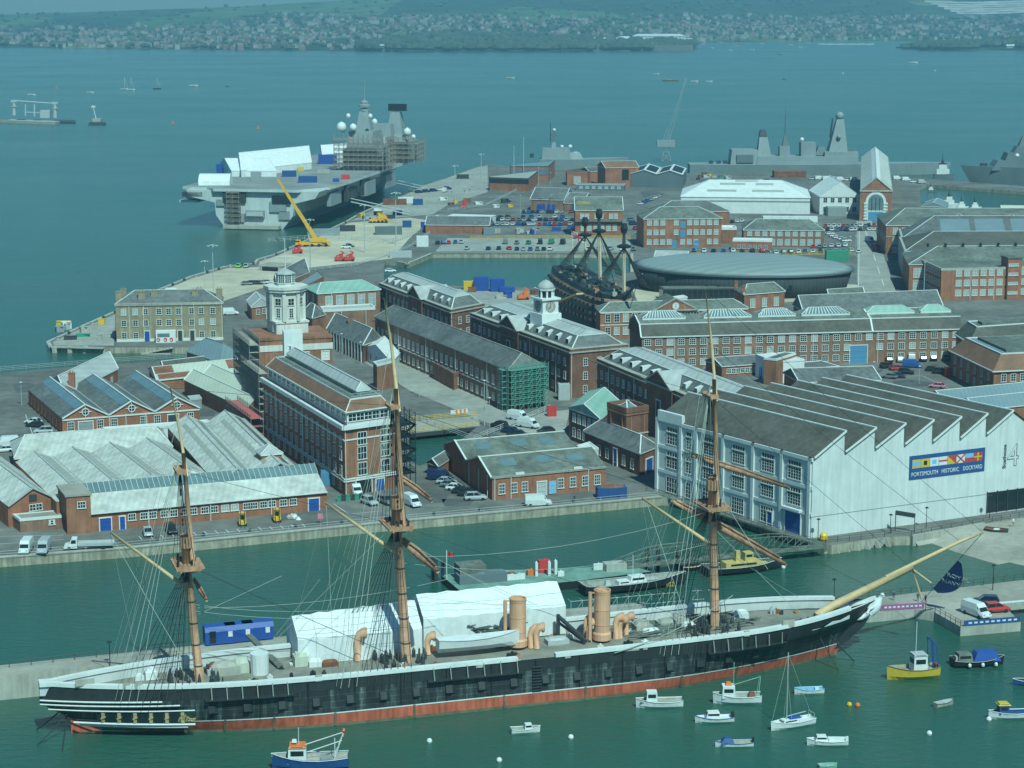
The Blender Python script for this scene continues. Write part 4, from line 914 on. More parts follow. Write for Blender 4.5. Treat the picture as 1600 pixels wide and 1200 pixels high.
on_wall(text_mesh('lettering', 'Boathouse', 1.0, 'dark', .03), n_, r_, sx, zx, root, .08, fitw=zx2-zx, fith=.85, turn=True, origin=root.location)
sx, zx=wallpt(1573, 729);sx2, zx2=wallpt(1592, 692)
on_wall(text_mesh('numeral', '4', 4.0, 'grey', .0, fill=False), n_, r_, sx, zx, root, .12, fitw=sx2-sx, fith=zx2-zx, origin=root.location)
# walkway and piles below the long facade, promenade deck on struts
q=MB();lw_=Vector((-u.y, u.x))*-1
if lw_.dot(Vector((-1, -.5)))<0:lw_=-lw_
a_, b_=l_+u*1+lw_*.1, n_-u*3+lw_*.1;q.prism([tuple(a_), tuple(b_), tuple(b_+lw_*2.2), tuple(a_+lw_*2.2)], ZG-.35, ZG-.05, bot=True)
wk=struct(q.build('boathouse_walkway', ['slate_green']))
for k in range(14):
 p=lerp2(a_, b_, (k+.5)/14)+lw_*1.6;tag(MB().tube([(p.x, p.y, -2), (p.x, p.y, ZG-.3)], .28, 8).build('pile', ['dark']), 'dark timber pile under the walkway along the white boathouse facade', 'pile', 'piles under the boathouse walkway')
def railing(name, label, pts, z=ZG, h=1.1, m='galv', step=2.4, rails=(1.0, .55), r=.05, zs=None):
 q=MB();c=[p if len(p)==3 else P(*p, z)for p in pts]
 c=[Vector(p)for p in c]
 for a, b in zip(c, c[1:]):
  for f in rails:q.tube([a+Vector((0, 0, h*f)), b+Vector((0, 0, h*f))], r*.8, 4)
  n=max(1, int((b-a).length/step))
  for k in range(n+(1 if b is c[-1]else 0)):p=a.lerp(b, k/n);q.tube([p, p+Vector((0, 0, h))], r, 4)
 return tag(q.build(name, [m]), label, 'railing')
railing('railing', 'green railing on the walkway below the white boathouse facade', [V3(a_+lw_*2.1, ZG-.05), V3(b_+lw_*2.1, ZG-.05)], m='slate_green', step=2)
railing('railing', 'dark railing along the promenade edge below the blank white wall', [(1290, 849), (1382, 839), (1393, 833), (1424, 838), (1486, 827), (1536, 818), (1620, 804)], m='dark', step=2.2)
railing('railing', 'grey post and rail fence along the front quay edge', [(-40, 875), (0, 870), (200, 855), (400, 835), (600, 815.5), (800, 797.5), (1028, 776)], step=6, rails=(.95, .5), r=.045)
for k in range(6):
 p=G(1296+k*16, 850-k*2);q=MB();q.beam((p.x-1.5, p.y-.2, -1.2), (p.x+.9, p.y+.3, ZG-.3), .7, .9);q.beam((p.x+2.2, p.y-.2, -1.2), (p.x+.9, p.y+.3, ZG-.3), .6, .8)
 tag(q.build('strut', ['stone']), 'pale concrete diagonal strut under the promenade deck', 'strut', 'struts under the promenade')
 # ---- left front brick range with the grey sheds behind it
a_, b_=E(105, 835), E(511, 796);zl=zt(300, 816.5, 788);
dback=(E(465, 745, 8)-E(508, 768, zl));dback=Vector((-(b_-a_).y, (b_-a_).x)).normalized()
c_=[b_+dback*11, b_, a_, a_+dback*11];c_=[a_+dback*11, a_, b_, b_+dback*11]
root=thing('brick_workshop', 'long low red brick workshop with lean-to roof and blue doors by the quay', 'workshop', (*((a_+b_)/2), ZG));walls(root, c_, ZG, zl, 'brick_red')
q=MB();e0, e1=a_+(b_-a_).normalized()*3.5, b_;d0=dback*11
q.poly([V3(e0-dback*.4, zl), V3(e1-dback*.4, zl), V3(e1+d0*.55, zl+2.6), V3(e0+d0*.55, zl+2.6)], 0);q.poly([V3(e0+d0*.55, zl+2.6), V3(e1+d0*.55, zl+2.6), V3(e1+d0*.8, zl+4.2), V3(e0+d0*.8, zl+4.2)], 2)
q.poly([V3(e0+d0*.8, zl+4.2), V3(e1+d0*.8, zl+4.2), V3(e1+d0*1.0, zl), V3(e0+d0*1.0, zl)], 0);q.poly([V3(e1-dback*.4, zl), V3(e1+d0, zl), V3(e1+d0*.8, zl+4.2), V3(e1+d0*.55, zl+2.6)], 1);q.poly([V3(e0-dback*.4, zl), V3(e0+d0, zl), V3(e0+d0*.8, zl+4.2), V3(e0+d0*.55, zl+2.6)][::-1], 1)
dd_=(e1-e0)/45
for k in range(46):
 p=e0+dd_*k;q.beam(V3(p+d0*.55, zl+2.68), V3(p+d0*.8, zl+4.28), .07, .08, 1)
q.beam(V3(e0-dback*.45, zl), V3(e1-dback*.45, zl), .25, .25, 1)
q.build('roof', ['sheet', 'trim', 'skylight'], root)
def along(px, a, b, py):w_=on_plane(px, py, V3(a, 0), Vector((-(b-a).y, (b-a).x, 0)).normalized());return(xy(w_)-a).dot((b-a).normalized())/(b-a).length
for px in(206, 225, 238.5, 257, 271.5, 289, 302, 320, 335, 352, 367, 386, 397, 412, 425.5, 443, 458):
 t_=along(px, a_, b_, 805);p=lerp2(a_, b_, t_);put_wall(root, 'window', win_mesh(1.35, 1.2, 'blind' if px in(367, 352)else 'glass', (2, 1)), (p.x, p.y, ZG+1.7), ang(a_, b_))
for px, w_ in((164.5, 2.2), (191, 1.0), (490.5, 2.2)):door(root, a_, b_, along(px, a_, b_, 815), ZG, w_, 2.6)
for px in(232, 329, 424):pipe(root, a_, b_, along(px, a_, b_, 805), ZG, zl)
ta=a_;tb=E(143, 832);zt_=zt(105, 835, 776);tc=[ta+dback*9, ta-dback*.35, tb-dback*.35, tb+dback*9]
o=MB();o.prism([tuple(p)for p in tc], ZG, zt_);o.build('stair_block', ['brick'], root);q=MB();q.prism([tuple(p)for p in grow(tc, .25)], zt_, zt_+.35, bot=True);q.build('flat_roof', ['concrete'], root)
put_wall(root, 'window', win_mesh(1.4, 1.2, 'glass', (2, 1)), (*(lerp2(tc[1], tc[2], .62)), zt_-2.4), ang(tc[1], tc[2]))
# ventilator tower with pyramid roof at right
tw=[E(402, 735, 4), E(408, 738, 4), E(438, 735, 4)];
cw=E(421, 742, 5);zt_=hz(V3(cw, 0), 706);r0=ang(a_, b_);k2=Vector((math.cos(r0), math.sin(r0)));m2=Vector((-k2.y, k2.x))
cs=[cw-k2*2.2+m2*2.2, cw-k2*2.2-m2*2.2, cw+k2*2.2-m2*2.2, cw+k2*2.2+m2*2.2];hb, _=house('vent_tower', 'small square brick tower with pyramid roof above the grey sheds', 'tower', cs, zt_, 4, 'brick', 'hip', 1.6, 0, 2.0, 'lead')
put_wall(hb, 'window', win_mesh(1.5, 1.1, 'blind', (2, 1)), (*lerp2(cs[1], cs[2], .5), zt_-2), r0)
def bays(name, label, A, B, C, n, z, rise, z0, rm, wm='brick', hipf=0.0, strips=None, capm='sheet_dark', rt='trim'):
 """n parallel gabled bays side by side from A to B, running back towards C"""
 A, B, C=xy(A), xy(B), xy(C);dv=C-A;root=thing(name, label, 'shed', (*((A+B+dv)/2), z0));q=MB()
 cs=[A+dv, A, B, B+dv];walls(root, cs, z0, z, wm)
 for k in range(n):
  p0, p1=lerp2(A, B, k/n), lerp2(A, B, (k+1)/n);c4=[p0, p1, p1+dv, p0+dv]
  m0=(p0+p1)/2;dn_=dv.normalized();T0, T1=V3(m0+dn_*hipf, z+rise), V3(m0+dv, z+rise);a4=[V3(p, z)for p in c4]
  q=MB();q.poly([a4[0], T0, T1, a4[3]][::-1], 0);q.poly([a4[1], a4[2], T1, T0], 0);q.poly([a4[0], a4[1], T0], 0 if hipf else 2);q.poly([a4[2], a4[3], T1], 2)
  q.beam(T0+Vector((0, 0, .05)), T1+Vector((0, 0, .05)), .35, .16, 1)
  if hipf:q.beam(a4[0], T0, .25, .12, 1);q.beam(a4[1], T0, .25, .12, 1)
  else:
   e_=-V3(dn_, 0)*.2;q.beam(a4[0]+e_, T0+e_+Vector((0, 0, .1)), .4, .3, 1);q.beam(a4[1]+e_, T0+e_+Vector((0, 0, .1)), .4, .3, 1)
  q.beam(a4[1]+Vector((0, 0, -.02)), a4[2]+Vector((0, 0, -.02)), .5, .2, 3)
  ro=q.build('roof_bay', [rm, 'lead' if rm=='sheet' else rt, wm, capm], root)
  if strips:
   for(f0, f1, sgn, mt, t0, t1)in strips:
    q=MB();E0=a4[0]if sgn<0 else a4[1];E1=a4[3]if sgn<0 else a4[2]
    if hipf:E0=E0+V3(dn_, 0)*hipf*0
    def rp_(f, t):base_=E0.lerp(E1, t);top_=T0.lerp(T1, (t*dv.length-hipf)/max(.1, dv.length-hipf))if hipf else T0.lerp(T1, t);return base_.lerp(top_, f)+Vector((0, 0, .06))
    q.poly([rp_(f0, t0), rp_(f1, t0), rp_(f1, t1), rp_(f0, t1)]);q.build('roof_light', [mt], root)
 return root, cs
zs=8.0
bays('grey_shed', 'wide pale grey corrugated sheds of five ridges behind the low brick range', P(88, 784, zs-1), P(338, 750, zs-1), P(24, 722, zs-1), 4, zs-1, 1.9, ZG, 'sheet', 'brick', 4.0, [(.25, .95, 1, 'sheet_dark', .2, .95)])
bays('grey_shed', 'pale grey sheds with long dark roof lights beside the square brick tower', P(338, 756, zs-.6), P(470, 738, zs-.6), P(262, 668, zs-.6), 2, zs-.6, 2.6, ZG, 'sheet', 'brick', 0, [(.3, .62, 1, 'skylight', .08, .95), (.5, .7, -1, 'sheet_dark', .1, .9)])
rr, cs=bays('gabled_shed', 'grey roofed brick gable shed at the left end of the low brick range', P(12, 791, 6.2), P(91, 780, 6.2), P(-75, 722, 6.2), 1, 6.2, 3.0, ZG, 'sheet', 'brick_red', 0, [(.4, .6, 1, 'sheet_dark', .05, .9)])
wins(rr, cs[1], cs[2], 4.6, 2, 1.2, 1.2, 4.5, 3.5, bars=(1, 1));q=MB();p=lerp2(cs[1], cs[2], .5);q.box((p.x, p.y-.05, 6.6), (1.6, .3, 1.3), ang(cs[1], cs[2]));q.build('louvre', ['dark'], rr)
hb, cs=house('long_ridge_shed', 'long grey corrugated shed with its ridge along the quay at the far left', 'shed', [E(18, 690, 6), E(24, 716, 6), E(268, 698, 6)], 6, ZG, 'brick', 'hip', 3.2, 1, 3, 'sheet')
hb, cs=house('flat_annex', 'small brown brick annex with pale flat roof by the gable shed', 'annex', [E(20, 804, 4.4), E(31, 812, 4.4), E(100, 806, 4.4)], 4.4, ZG, 'brick_brown', 'flat', rm='concrete', trim='trim', par=.15)
wins(hb, cs[1], cs[2], 2.9, 3, .7, .8, 6, 2.2, bars=(0, 1))
hb, cs=house('white_roof_link', 'low flat white roofed building behind the grey sheds', 'building', [E(160, 668, 5), E(165, 673, 5), E(330, 661, 5)], 5, ZG, 'white', 'flat', rm='white', trim='trim', par=.15)
# ---- three-gabled brick shed
zs=zt(97, 680, 654);A_, B_=P(97, 654, zs), P(312, 637, zs)
rr, cs=bays('gabled_workshop', 'brick workshop of three gables with round windows and dark slate roofs', A_, B_, P(44, 609, zs), 3, zs, 3.0, ZG, 'slate', 'brick_red', 0, [(.55, .92, 1, 'skylight', .04, .97), (.6, .95, -1, 'skylight', .04, .97)])
A_, B_=cs[1], cs[2];band(rr, A_, B_, zs-.6, .35, .2);r0=ang(A_, B_)
for k in range(3):
 p=lerp2(A_, B_, (k+.5)/3);nn=Vector((math.sin(r0), -math.cos(r0)));q=MB()
 c0=V3(p+nn*.12, zs+1.2);X=Vector((math.cos(r0), math.sin(r0), 0));Zv=Vector((0, 0, 1))
 q.poly([c0+(X*math.cos(i*.5236)+Zv*math.sin(i*.5236))*.8 for i in range(12)], 1)
 for i in range(12):q.beam(c0+(X*math.cos(i*.5236)+Zv*math.sin(i*.5236))*.85, c0+(X*math.cos((i+1)*.5236)+Zv*math.sin((i+1)*.5236))*.85, .25, .2, 0)
 for d_ in(X, Zv):q.beam(c0-d_*1.5, c0+d_*1.5, .3, .12, 0)
 q.build('round_window', ['trim', 'glass'], rr)
for t_ in(.06, .27, .37, .585, .685, .93):p=lerp2(A_, B_, t_);put_wall(rr, 'window', win_mesh(1.4, 2.0, 'glass', (2, 2)), (p.x, p.y, ZG+1.0), r0)
for t_, w_ in((.165, 3.4), (.80, 2.6)):door(rr, A_, B_, t_, ZG, w_, 2.9, 'grey' if t_<.5 else 'dark')
for t_ in(.335, .455, .6):pipe(rr, A_, B_, t_, ZG, zs)
wins(rr, cs[0], cs[1], ZG+1, 9, 1.2, 1.8, 1, 1, 'glass', (1, 2), 'brick_dark')
# sheds behind at the upper left
hb, cs=house('ridge_shed', 'pale grey roofed brick shed with a tall chimney near the waterfront, upper left', 'shed', [E(80, 594, 6), E(104, 616, 6), E(184, 576, 6)], 6, ZG, 'brick', 'gable', 3.0, 1, 0, 'lead')
chimney(hb, E(112, 590, 9), 6.5, 1.6, 1.0, 3.6, 'brick_red');wins(hb, cs[1], cs[2], 2.6, 5, 1.1, 1.8)
hb, cs=house('rusty_shed', 'long low shed with patches of rust red sheeting on its roof', 'shed', [E(233, 576, 5), E(246, 594, 5), E(378, 580, 5)], 5, ZG, 'brick', 'gable', 2.0, 1, 0, 'sheet_cream')
q=MB();
def roofpt(cs, z, rise, f, t):a, b, cc, d=cs[1], cs[2], cs[3], cs[0];m0, m1=(a+d)/2, (b+cc)/2;return V3(lerp2(lerp2(a, b, t), lerp2(m0, m1, t), f), z+rise*f+.08)
for t0, t1, f0, f1 in((0, .22, .45, .98), (.02, .45, .02, .4), (.86, 1, .3, .95), (.6, .75, .0, .2)):q=MB();q.poly([roofpt(cs, 5, 2, f0, t0), roofpt(cs, 5, 2, f0, t1), roofpt(cs, 5, 2, f1, t1), roofpt(cs, 5, 2, f1, t0)]);q.build('rusty_sheet', ['rust_sheet'], hb)
rr, cs=bays('cream_shed', 'pair of cream roofed sheds beside the scaffolded corner of the brick block', P(288, 594, 6), P(345, 577, 6), P(385, 640, 6), 2, 6, 2.2, ZG, 'sheet_cream', 'brick_dark', 0, None)
hb, cs=house('blue_roof_shed', 'blue grey hipped roof pavilion beside the inlet', 'pavilion', [E(292, 549, 5), E(345, 567, 5), E(380, 556, 5)], 5, ZG, 'brick', 'hip', 3.8, 0, 6, 'sheet_blue', 'sheet_blue')
hb, cs=house('brown_low_shed', 'low brown roofed shed on the near side of the inlet', 'shed', [E(252, 568, 4), E(256, 574, 4), E(322, 566, 4)], 4, ZG, 'brick', 'gable', 1.2, 1, 0, 'slate_brown')
hb, cs=house('steel_cabin', 'small blue grey steel cabin beside the three gabled workshop', 'cabin', [E(293, 619, 4.5), E(297, 624, 4.5), E(315, 622, 4.5)], 4.5, ZG, 'grey', 'flat', rm='galv', trim='galv', par=.1)
# ---- stone office block on the point
zs=zt(181, 534, 475.5);a_, b_=E(182.5, 534.5), E(349, 531);dv=Vector((-(b_-a_).y, (b_-a_).x)).normalized()*13
hb, cs=house('stone_office', 'three storey buff stone block with tall chimneys on the waterfront point', 'building', [a_+dv, a_, b_, b_+dv], zs, ZG, 'stone_yellow', 'hip', 3.4, 1, 6, 'slate')
band(hb, a_, b_, zs-.5, .8, .3, 'stone', 'cornice', .2);band(hb, a_, b_, ZG, .9, .1, 'trim', 'plinth');hh=zs-ZG
for fr_, (z0, hgt)in enumerate(((.09, .15), (.42, .15), (.72, .15))):
 for px in(194.5, 212.5, 228.5, 249.5, 264.5, 280, 300.5, 315.5, 333.5):
  if z0<.1 and 220<px<310:continue
  p=lerp2(a_, b_, (px-182.5)/166.5);put_wall(hb, 'window', win_mesh(1.35, hh*hgt, 'blind' if(px<220 and z0>.7)or(px>310 and.3<z0<.5)else 'glass'), (p.x, p.y, ZG+hh*z0), ang(a_, b_))
for px, m_ in((230, 'blue'), (282, 'dark'), (301, 'dark')):door(hb, a_, b_, (px-182.5)/166.5, ZG, 1.5, 3.2, m_)
for px in(203, 225.5, 285, 304, 347.5):pipe(hb, a_, b_, (px-182.5)/166.5, ZG, zs)
for t_, f_ in((.03, .25), (.06, .7), (.24, .2), (.36, .3), (.74, .3), (.78, .6), (.97, .4)):chimney(hb, lerp2(a_, b_, t_)+dv*f_, zs+.2, 2.0, 1.0, 3.2, 'stone_yellow', ang(a_, b_))
zc=ZG+3.6;a2, b2=lerp2(a_, b_, .37)-dv*.02, lerp2(a_, b_, .555)-dv*.02;nn=-dv.normalized()
q=MB();q.prism([tuple(a2), tuple(b2), tuple(b2+nn*3), tuple(a2+nn*3)], ZG, zc, bot=True);po=q.build('white_cabin', ['white']);tag(po, 'white cabin with red lifebuoys standing against the stone waterfront block', 'cabin')
wn=MB();wn.prism([tuple(lerp2(a2, b2, .08)+nn*2.9), tuple(lerp2(a2, b2, .7)+nn*2.9), tuple(lerp2(a2, b2, .7)+nn*3.05), tuple(lerp2(a2, b2, .08)+nn*3.05)], ZG+1.8, ZG+2.9, bot=True);oo=wn.build('window_strip', ['skylight']);oo.parent=po;oo.location-=po.location
for t_ in(.12, .48, .78):
 p=lerp2(a2, b2, t_)+nn*3.1;q=MB();q.tube([V3(p+Vector((math.cos(i*.785)*.45, 0)), ZG+1.0+.45*math.sin(i*.785))for i in range(9)], .13, 5, cap=False);oo=q.build('lifebuoy', ['red']);oo.parent=po;oo.location-=po.location
q=MB()
for k in range(3):p=E(84+k*24, 541.5);q.box((p.x, p.y-.4, -2), (1.6, 1.6, ZG+1.7));
for k in range(3):
 p=E(86+k*24, 541.5);q=MB();q.box((p.x, p.y-.5, -2), (1.4, 1.2, ZG+2.2));q.box((p.x, p.y-.9, ZG-.4), (1.9, .5, .5));tag(q.build('fender_pile', ['stone']), 'squat fender pile at the tip of the waterfront point', 'pile', 'fender piles on the point')
q=MB();a2=E(222, 543);q.prism([tuple(a2), tuple(a2+Vector((9, 0))), tuple(a2+Vector((9, -2))), tuple(a2+Vector((0, -2)))], -1, .3);
for k in range(8):q.box((a2.x+2+k*1.0, a2.y-1, .3+k*.2), (1.0, 1.8, .2))
tag(q.build('landing_steps', ['stone']), 'stone landing steps down to the inlet below the stone block', 'steps')
# ---- big brick office block with glazed top storey
z1=zt(538, 775, 668);N_=E(538, 775);Lf=E(411, 592, z1);Rt=E(617, 657, z1);N_=E(538, 668, z1)
hb=thing('office_block', 'tall dark brick office block with glazed top storey and brown sloping roof edge', 'building', (*((Lf+Rt)/2), ZG));c=fourth([Lf, N_, Rt]);walls(hb, c, ZG, z1, 'brick')
hh=z1-ZG
for a_, b_ in((c[0], c[1]), (c[1], c[2])):
 band(hb, a_, b_, z1-.5, .9, .7, 'white', 'cornice', .5);band(hb, a_, b_, ZG+hh*.80, .3, .15, 'trim');band(hb, a_, b_, ZG+hh*.23, .3, .2, 'trim');band(hb, a_, b_, ZG+hh*.20, .25, .3, 'trim')
for z0 in(.27, .50, .73):
 wins(hb, c[0], c[1], ZG+hh*z0-(.5 if z0>.7 else 0), 15, 1.2, 2.1, .6, .6, 'glass', (1, 2), 'brick_dark' if 0 else 'trim')
 for t_ in(.34, .80):p=lerp2(c[1], c[2], t_);put_wall(hb, 'window', win_mesh(2.1, 2.6, 'glass', (2, 1)), (p.x, p.y, ZG+hh*z0-(.1 if z0>.7 else-.1)), ang(c[1], c[2]))
wins(hb, c[0], c[1], ZG+1, 13, 1.2, 1.8, 1, 1)
door(hb, c[1], c[2], .36, ZG, 3.8, 3.1, 'black');door(hb, c[1], c[2], .68, ZG, 2.0, 2.6, 'blue')
for t_ in(.18, .52, .82):pipe(hb, c[0], c[1], t_, ZG, z1)
pipe(hb, c[1], c[2], .01, ZG, z1)
ci=grow(c, -1.1);z2=z1+3.0
q=MB();q.prism([tuple(p)for p in ci], z1, z2);q.build('top_storey', ['white'], hb)
wins(hb, ci[0], ci[1], z1+.9, 16, 2.2, 1.5, .3, .3, 'glass', (1, 1), 'white', name='top_storey_window');wins(hb, ci[1], ci[2], z1+.9, 5, 1.9, 1.5, .3, .3, 'glass', (1, 1), 'white', name='top_storey_window')
q=MB();co, ct=grow(ci, .5), grow(ci, -1.5)
for i in range(4):j=(i+1)%4;q.poly([V3(co[i], z2), V3(co[j], z2), V3(ct[j], z2+2.3), V3(ct[i], z2+2.3)], 0);q.beam(V3(co[i], z2), V3(co[j], z2), .25, .25, 1);q.beam(V3(ct[i], z2+2.3), V3(ct[j], z2+2.3), .3, .3, 1);q.beam(V3(co[i], z2), V3(ct[i], z2+2.3), .2, .2, 1)
q.build('tile_slope', ['tile_brown', 'trim'], hb);q=MB();q.poly([V3(p, z2+2.2)for p in ct]);q.build('roof', ['slate_green'], hb)
gl=[lerp2(ct[0], ct[3], .38), lerp2(ct[1], ct[2], .38), lerp2(ct[1], ct[2], .82), lerp2(ct[0], ct[3], .82)];gl=[lerp2(gl[0], gl[1], .02), lerp2(gl[0], gl[1], .94), lerp2(gl[3], gl[2], .94), lerp2(gl[3], gl[2], .02)]
q=MB();q.prism([tuple(p)for p in gl], z2+2.2, z2+3.2, 2);roof_shape(gl, z2+3.2, 1.5, 0, 1.5, .2, .2, q, 0, 1);q.build('roof_lantern', ['lead', 'trim', 'skylight'], hb)
for a_, b_ in((0, 1), (1, 2), (2, 3)):
 q=MB();A, B=V3(ct[a_], z2+2.3), V3(ct[b_], z2+2.3);n=int((B-A).length/2)
 for f in(.55, 1.1):q.tube([A+Vector((0, 0, f)), B+Vector((0, 0, f))], .05, 4)
 for k in range(n+1):p=A.lerp(B, k/n);q.tube([p, p+Vector((0, 0, 1.1))], .05, 4)
 q.build('roof_railing', ['galv'], hb)
 # black iron fire escape at its right side
q=MB();f0, f1=c[2]+(c[2]-c[1]).normalized()*.6, c[2]+(c[2]-c[1]).normalized()*5.2;dv=(c[0]-c[1]).normalized()
for k in range(3):
 for s_ in(0, 1, 2):
  p=lerp2(f0, f1, k/2)+dv*s_*3.5;q.beam(V3(p, ZG), V3(p, z1+1.2), .2)
for lv in range(6):
 z=ZG+2.6+lv*2.7
 if z>z1+1:break
 a4=[f0, f1, f1+dv*7, f0+dv*7];q.prism([tuple(p)for p in a4], z, z+.12, bot=True)
 for i in range(4):q.beam(V3(a4[i], z+1), V3(a4[(i+1)%4], z+1), .08);q.beam(V3(a4[i], z+.5), V3(a4[(i+1)%4], z+.5), .06)
 e_=(0, 1)if lv%2 else(1, 0);q.beam(V3(lerp2(f0, f1, e_[0]), z), V3(lerp2(f0, f1, e_[1]), z+2.7), .9, .15);q.beam(V3(f0, z), V3(f1, z+2.7), .07);q.beam(V3(f1, z), V3(f1+dv*7, z+2.7), .07)
tag(q.build('fire_escape', ['black']), 'black iron fire escape stair against the right end of the tall brick block', 'stair')
q=MB();p=P(606, 640, z2);
# ---- white signal tower with brick base block behind the offices
zb_=18.0;A_, B_=E(405, 529, zb_+1), E(519, 523.5, zb_+1);dv=Vector((-(B_-A_).y, (B_-A_).x)).normalized()
st_=thing('signal_tower', 'white stone signal tower with windowed lantern rising from a brick block', 'tower', (*((A_+B_)/2), ZG));cb=[A_+dv*17, A_, B_, B_+dv*17]
walls(st_, cb, ZG, zb_-2.6, 'brick');q=MB();q.prism([tuple(p)for p in grow(cb, .15)], zb_-2.6, zb_-1.0);q.build('stone_band', ['portland'], st_);q=MB();q.prism([tuple(p)for p in grow(cb, -.1)], zb_-1.0, zb_+.3);q.prism([tuple(p)for p in grow(cb, .1)], zb_+.3, zb_+1.0, 1);q.build('parapet', ['brick', 'brick'], st_)
for t_, m_ in((.62, 'blue'), (.9, 'trim')):door(st_, A_, B_, t_, zb_-5.6, 1.9, 2.4, m_)
tc=P(447, 527, zb_);sc_=tc.y/fw(520);rt=ang(A_, B_)+.12
blk=MB();w0=52*sc_;zk=hz(tc, 505);blk.box((tc.x, tc.y+w0*.45, zb_), (w0, w0*.95, zk-zb_), rt);blk.box((tc.x, tc.y+w0*.45, zk), (w0+.5, w0*.95+.5, .5), rt);blk.build('tower_base', ['portland'], st_)
ctr=Vector((tc.x-.3, tc.y+w0*.45));zc=hz(V3(ctr, 0), 449);rr_=27.0*sc_;q=MB()
oc=[(ctr+Vector((math.cos(rt+R(22.5+45*i)), math.sin(rt+R(22.5+45*i))))*rr_*1.04)for i in range(8)]
q.prism([tuple(p)for p in oc], zk+.5, zc-1.2);q.build('tower_shaft', ['portland'], st_)
for f, e in((zc-1.2, .35), (zc-.8, .8), (zc-.1, 1.1)):q=MB();q.prism([tuple(ctr+(p-ctr)*(1+e/rr_))for p in oc], f, f+.75, bot=True);q.build('tower_cornice', ['portland'], st_)
for i in range(8):
 p=oc[i];q=MB();q.box((p.x, p.y, zk+.5), (.9, .9, zc-zk-1.8), rt+R(22.5+45*i));q.build('tower_pilaster', ['portland'], st_)
def ring_win(ring, ks, z, w_, h_, bars=(1, 2), fr='white', root=st_):
 for k in ks:a, b=ring[k], ring[(k+1)%len(ring)];put_wall(root, 'window', win_mesh(w_, h_, 'glass', bars, fr), (*lerp2(a, b, .5), z), ang(a, b))
for k in range(8):
 a, b=oc[k], oc[(k+1)%8];nrm=(b-a);nrm=Vector((nrm.y, -nrm.x)).normalized()
 if nrm.y<.1:put_wall(st_, 'window', win_mesh(1.5, 1.7, 'glass', (1, 1), 'portland'), (*lerp2(a, b, .5), zc-4.2), ang(a, b))
 if-.9>nrm.y:put_wall(st_, 'window', win_mesh(1.0, 2.4, 'glass', (1, 3), 'white'), (*lerp2(a, b, .5), zk+1.5), ang(a, b))
wins(st_, ctr+Vector((-w0*.5, -w0*.47)), ctr+Vector((w0*.5, -w0*.47+w0*math.sin(rt))), zb_+1.6, 3, 1.4, 1.5, .8, .8)
zl0=zc+.65;zl1=hz(V3(ctr, 0), 428);lr=14.2*sc_;q=MB();ol=[(ctr+Vector((math.cos(rt+R(22.5+45*i)), math.sin(rt+R(22.5+45*i))))*lr)for i in range(8)]
q.prism([tuple(p)for p in ol], zl0, zl1);q.build('lantern_room', ['white'], st_);ring_win(ol, range(8), zl0+.8, 1.6, 2.1, (2, 3))
q=MB();q.lathe((ctr.x, ctr.y, zl1), [(lr*1.13, 0), (lr*1.13, .3), (.2, 1.5)], 8, rot=rt+R(22.5));q.build('lantern_roof', ['lead'], st_)
q=MB();q.tube([(ctr.x, ctr.y, zl1+1.2), (ctr.x, ctr.y, hz(V3(ctr, 0), 372))], [.14, .07], 6);q.tube([(ctr.x-2.5, ctr.y, zl1+4.5), (ctr.x+2.5, ctr.y, zl1+4.5)], .07, 4);q.build('signal_mast', ['trim'], st_)
# white stair housing on the office roof
p0=P(456, 556, z2+2.2);s1=p0.y/fw(550);q=MB();zz=hz(p0, 519);q.box((p0.x, p0.y+2.2, z2+1.5), (29*s1, 5, zz-z2-1.5), ang(c[1], c[2])*.3)
oo=q.build('stair_housing', ['white'], hb);a_, b_=xy(p0)+Vector((-14.5*s1, -.3)), xy(p0)+Vector((14.5*s1, -.3));d_=door(hb, a_, b_, .32, z2+2.2, 1.3, 2.4)
# scaffolding
def scaffold(name, label, a, b, dep, z0, z1_, lift=2.0, bay=2.2, m='scaffold', boards='stone', r=.085):
 a, b=xy(a), xy(b);d=(b-a);L=d.length;d.normalize();n2=Vector((d.y, -d.x));nb=max(1, int(L/bay));q=MB();nl=int((z1_-z0)/lift)
 for k in range(nb+1):
  for s_ in(0, dep):p=a+d*L*k/nb+n2*s_;q.tube([(p.x, p.y, z0), (p.x, p.y, z1_+.8)], r, 4)
 for l in range(1, nl+1):
  z=z0+l*lift
  for s_ in(0, dep):
   for dz in(0, .5, 1.0):q.tube([V3(a+n2*s_, z+dz), V3(b+n2*s_, z+dz)], r*.9, 4)
  q.prism([tuple(a), tuple(b), tuple(b+n2*dep), tuple(a+n2*dep)], z-.06, z, 1, bot=True)
  for k in range(0, nb, 2):q.tube([V3(a+d*L*k/nb+n2*dep, z-lift), V3(a+d*L*(k+1)/nb+n2*dep, z)], r*.8, 4)
  for k in range(nb+1):p=a+d*L*k/nb;q.tube([V3(p, z), V3(p+n2*dep, z)], r*.8, 4)
 return tag(q.build(name, [m, boards]), label, 'scaffolding')
sa=E(383, 555, 14);scaffold('scaffolding', 'tall rusty scaffolding tower wrapped round the left corner of the brick block', E(380, 552, 13), E(406, 575, 13), 2.6, ZG, 20.5, 1.9, 1.6)
scaffold('scaffolding', 'lower scaffolding with red netting at the foot of the tall scaffold tower', E(372, 660, ZG), E(412, 690, ZG), 3, ZG, 8, 1.9, 1.6, 'scaffold', 'red')
scaffold('scaffolding', 'lower end of the rusty scaffolding along the left wall of the brick block', E(392, 600, 9), E(420, 622, 9), 2.4, ZG, 16, 1.9, 1.6)
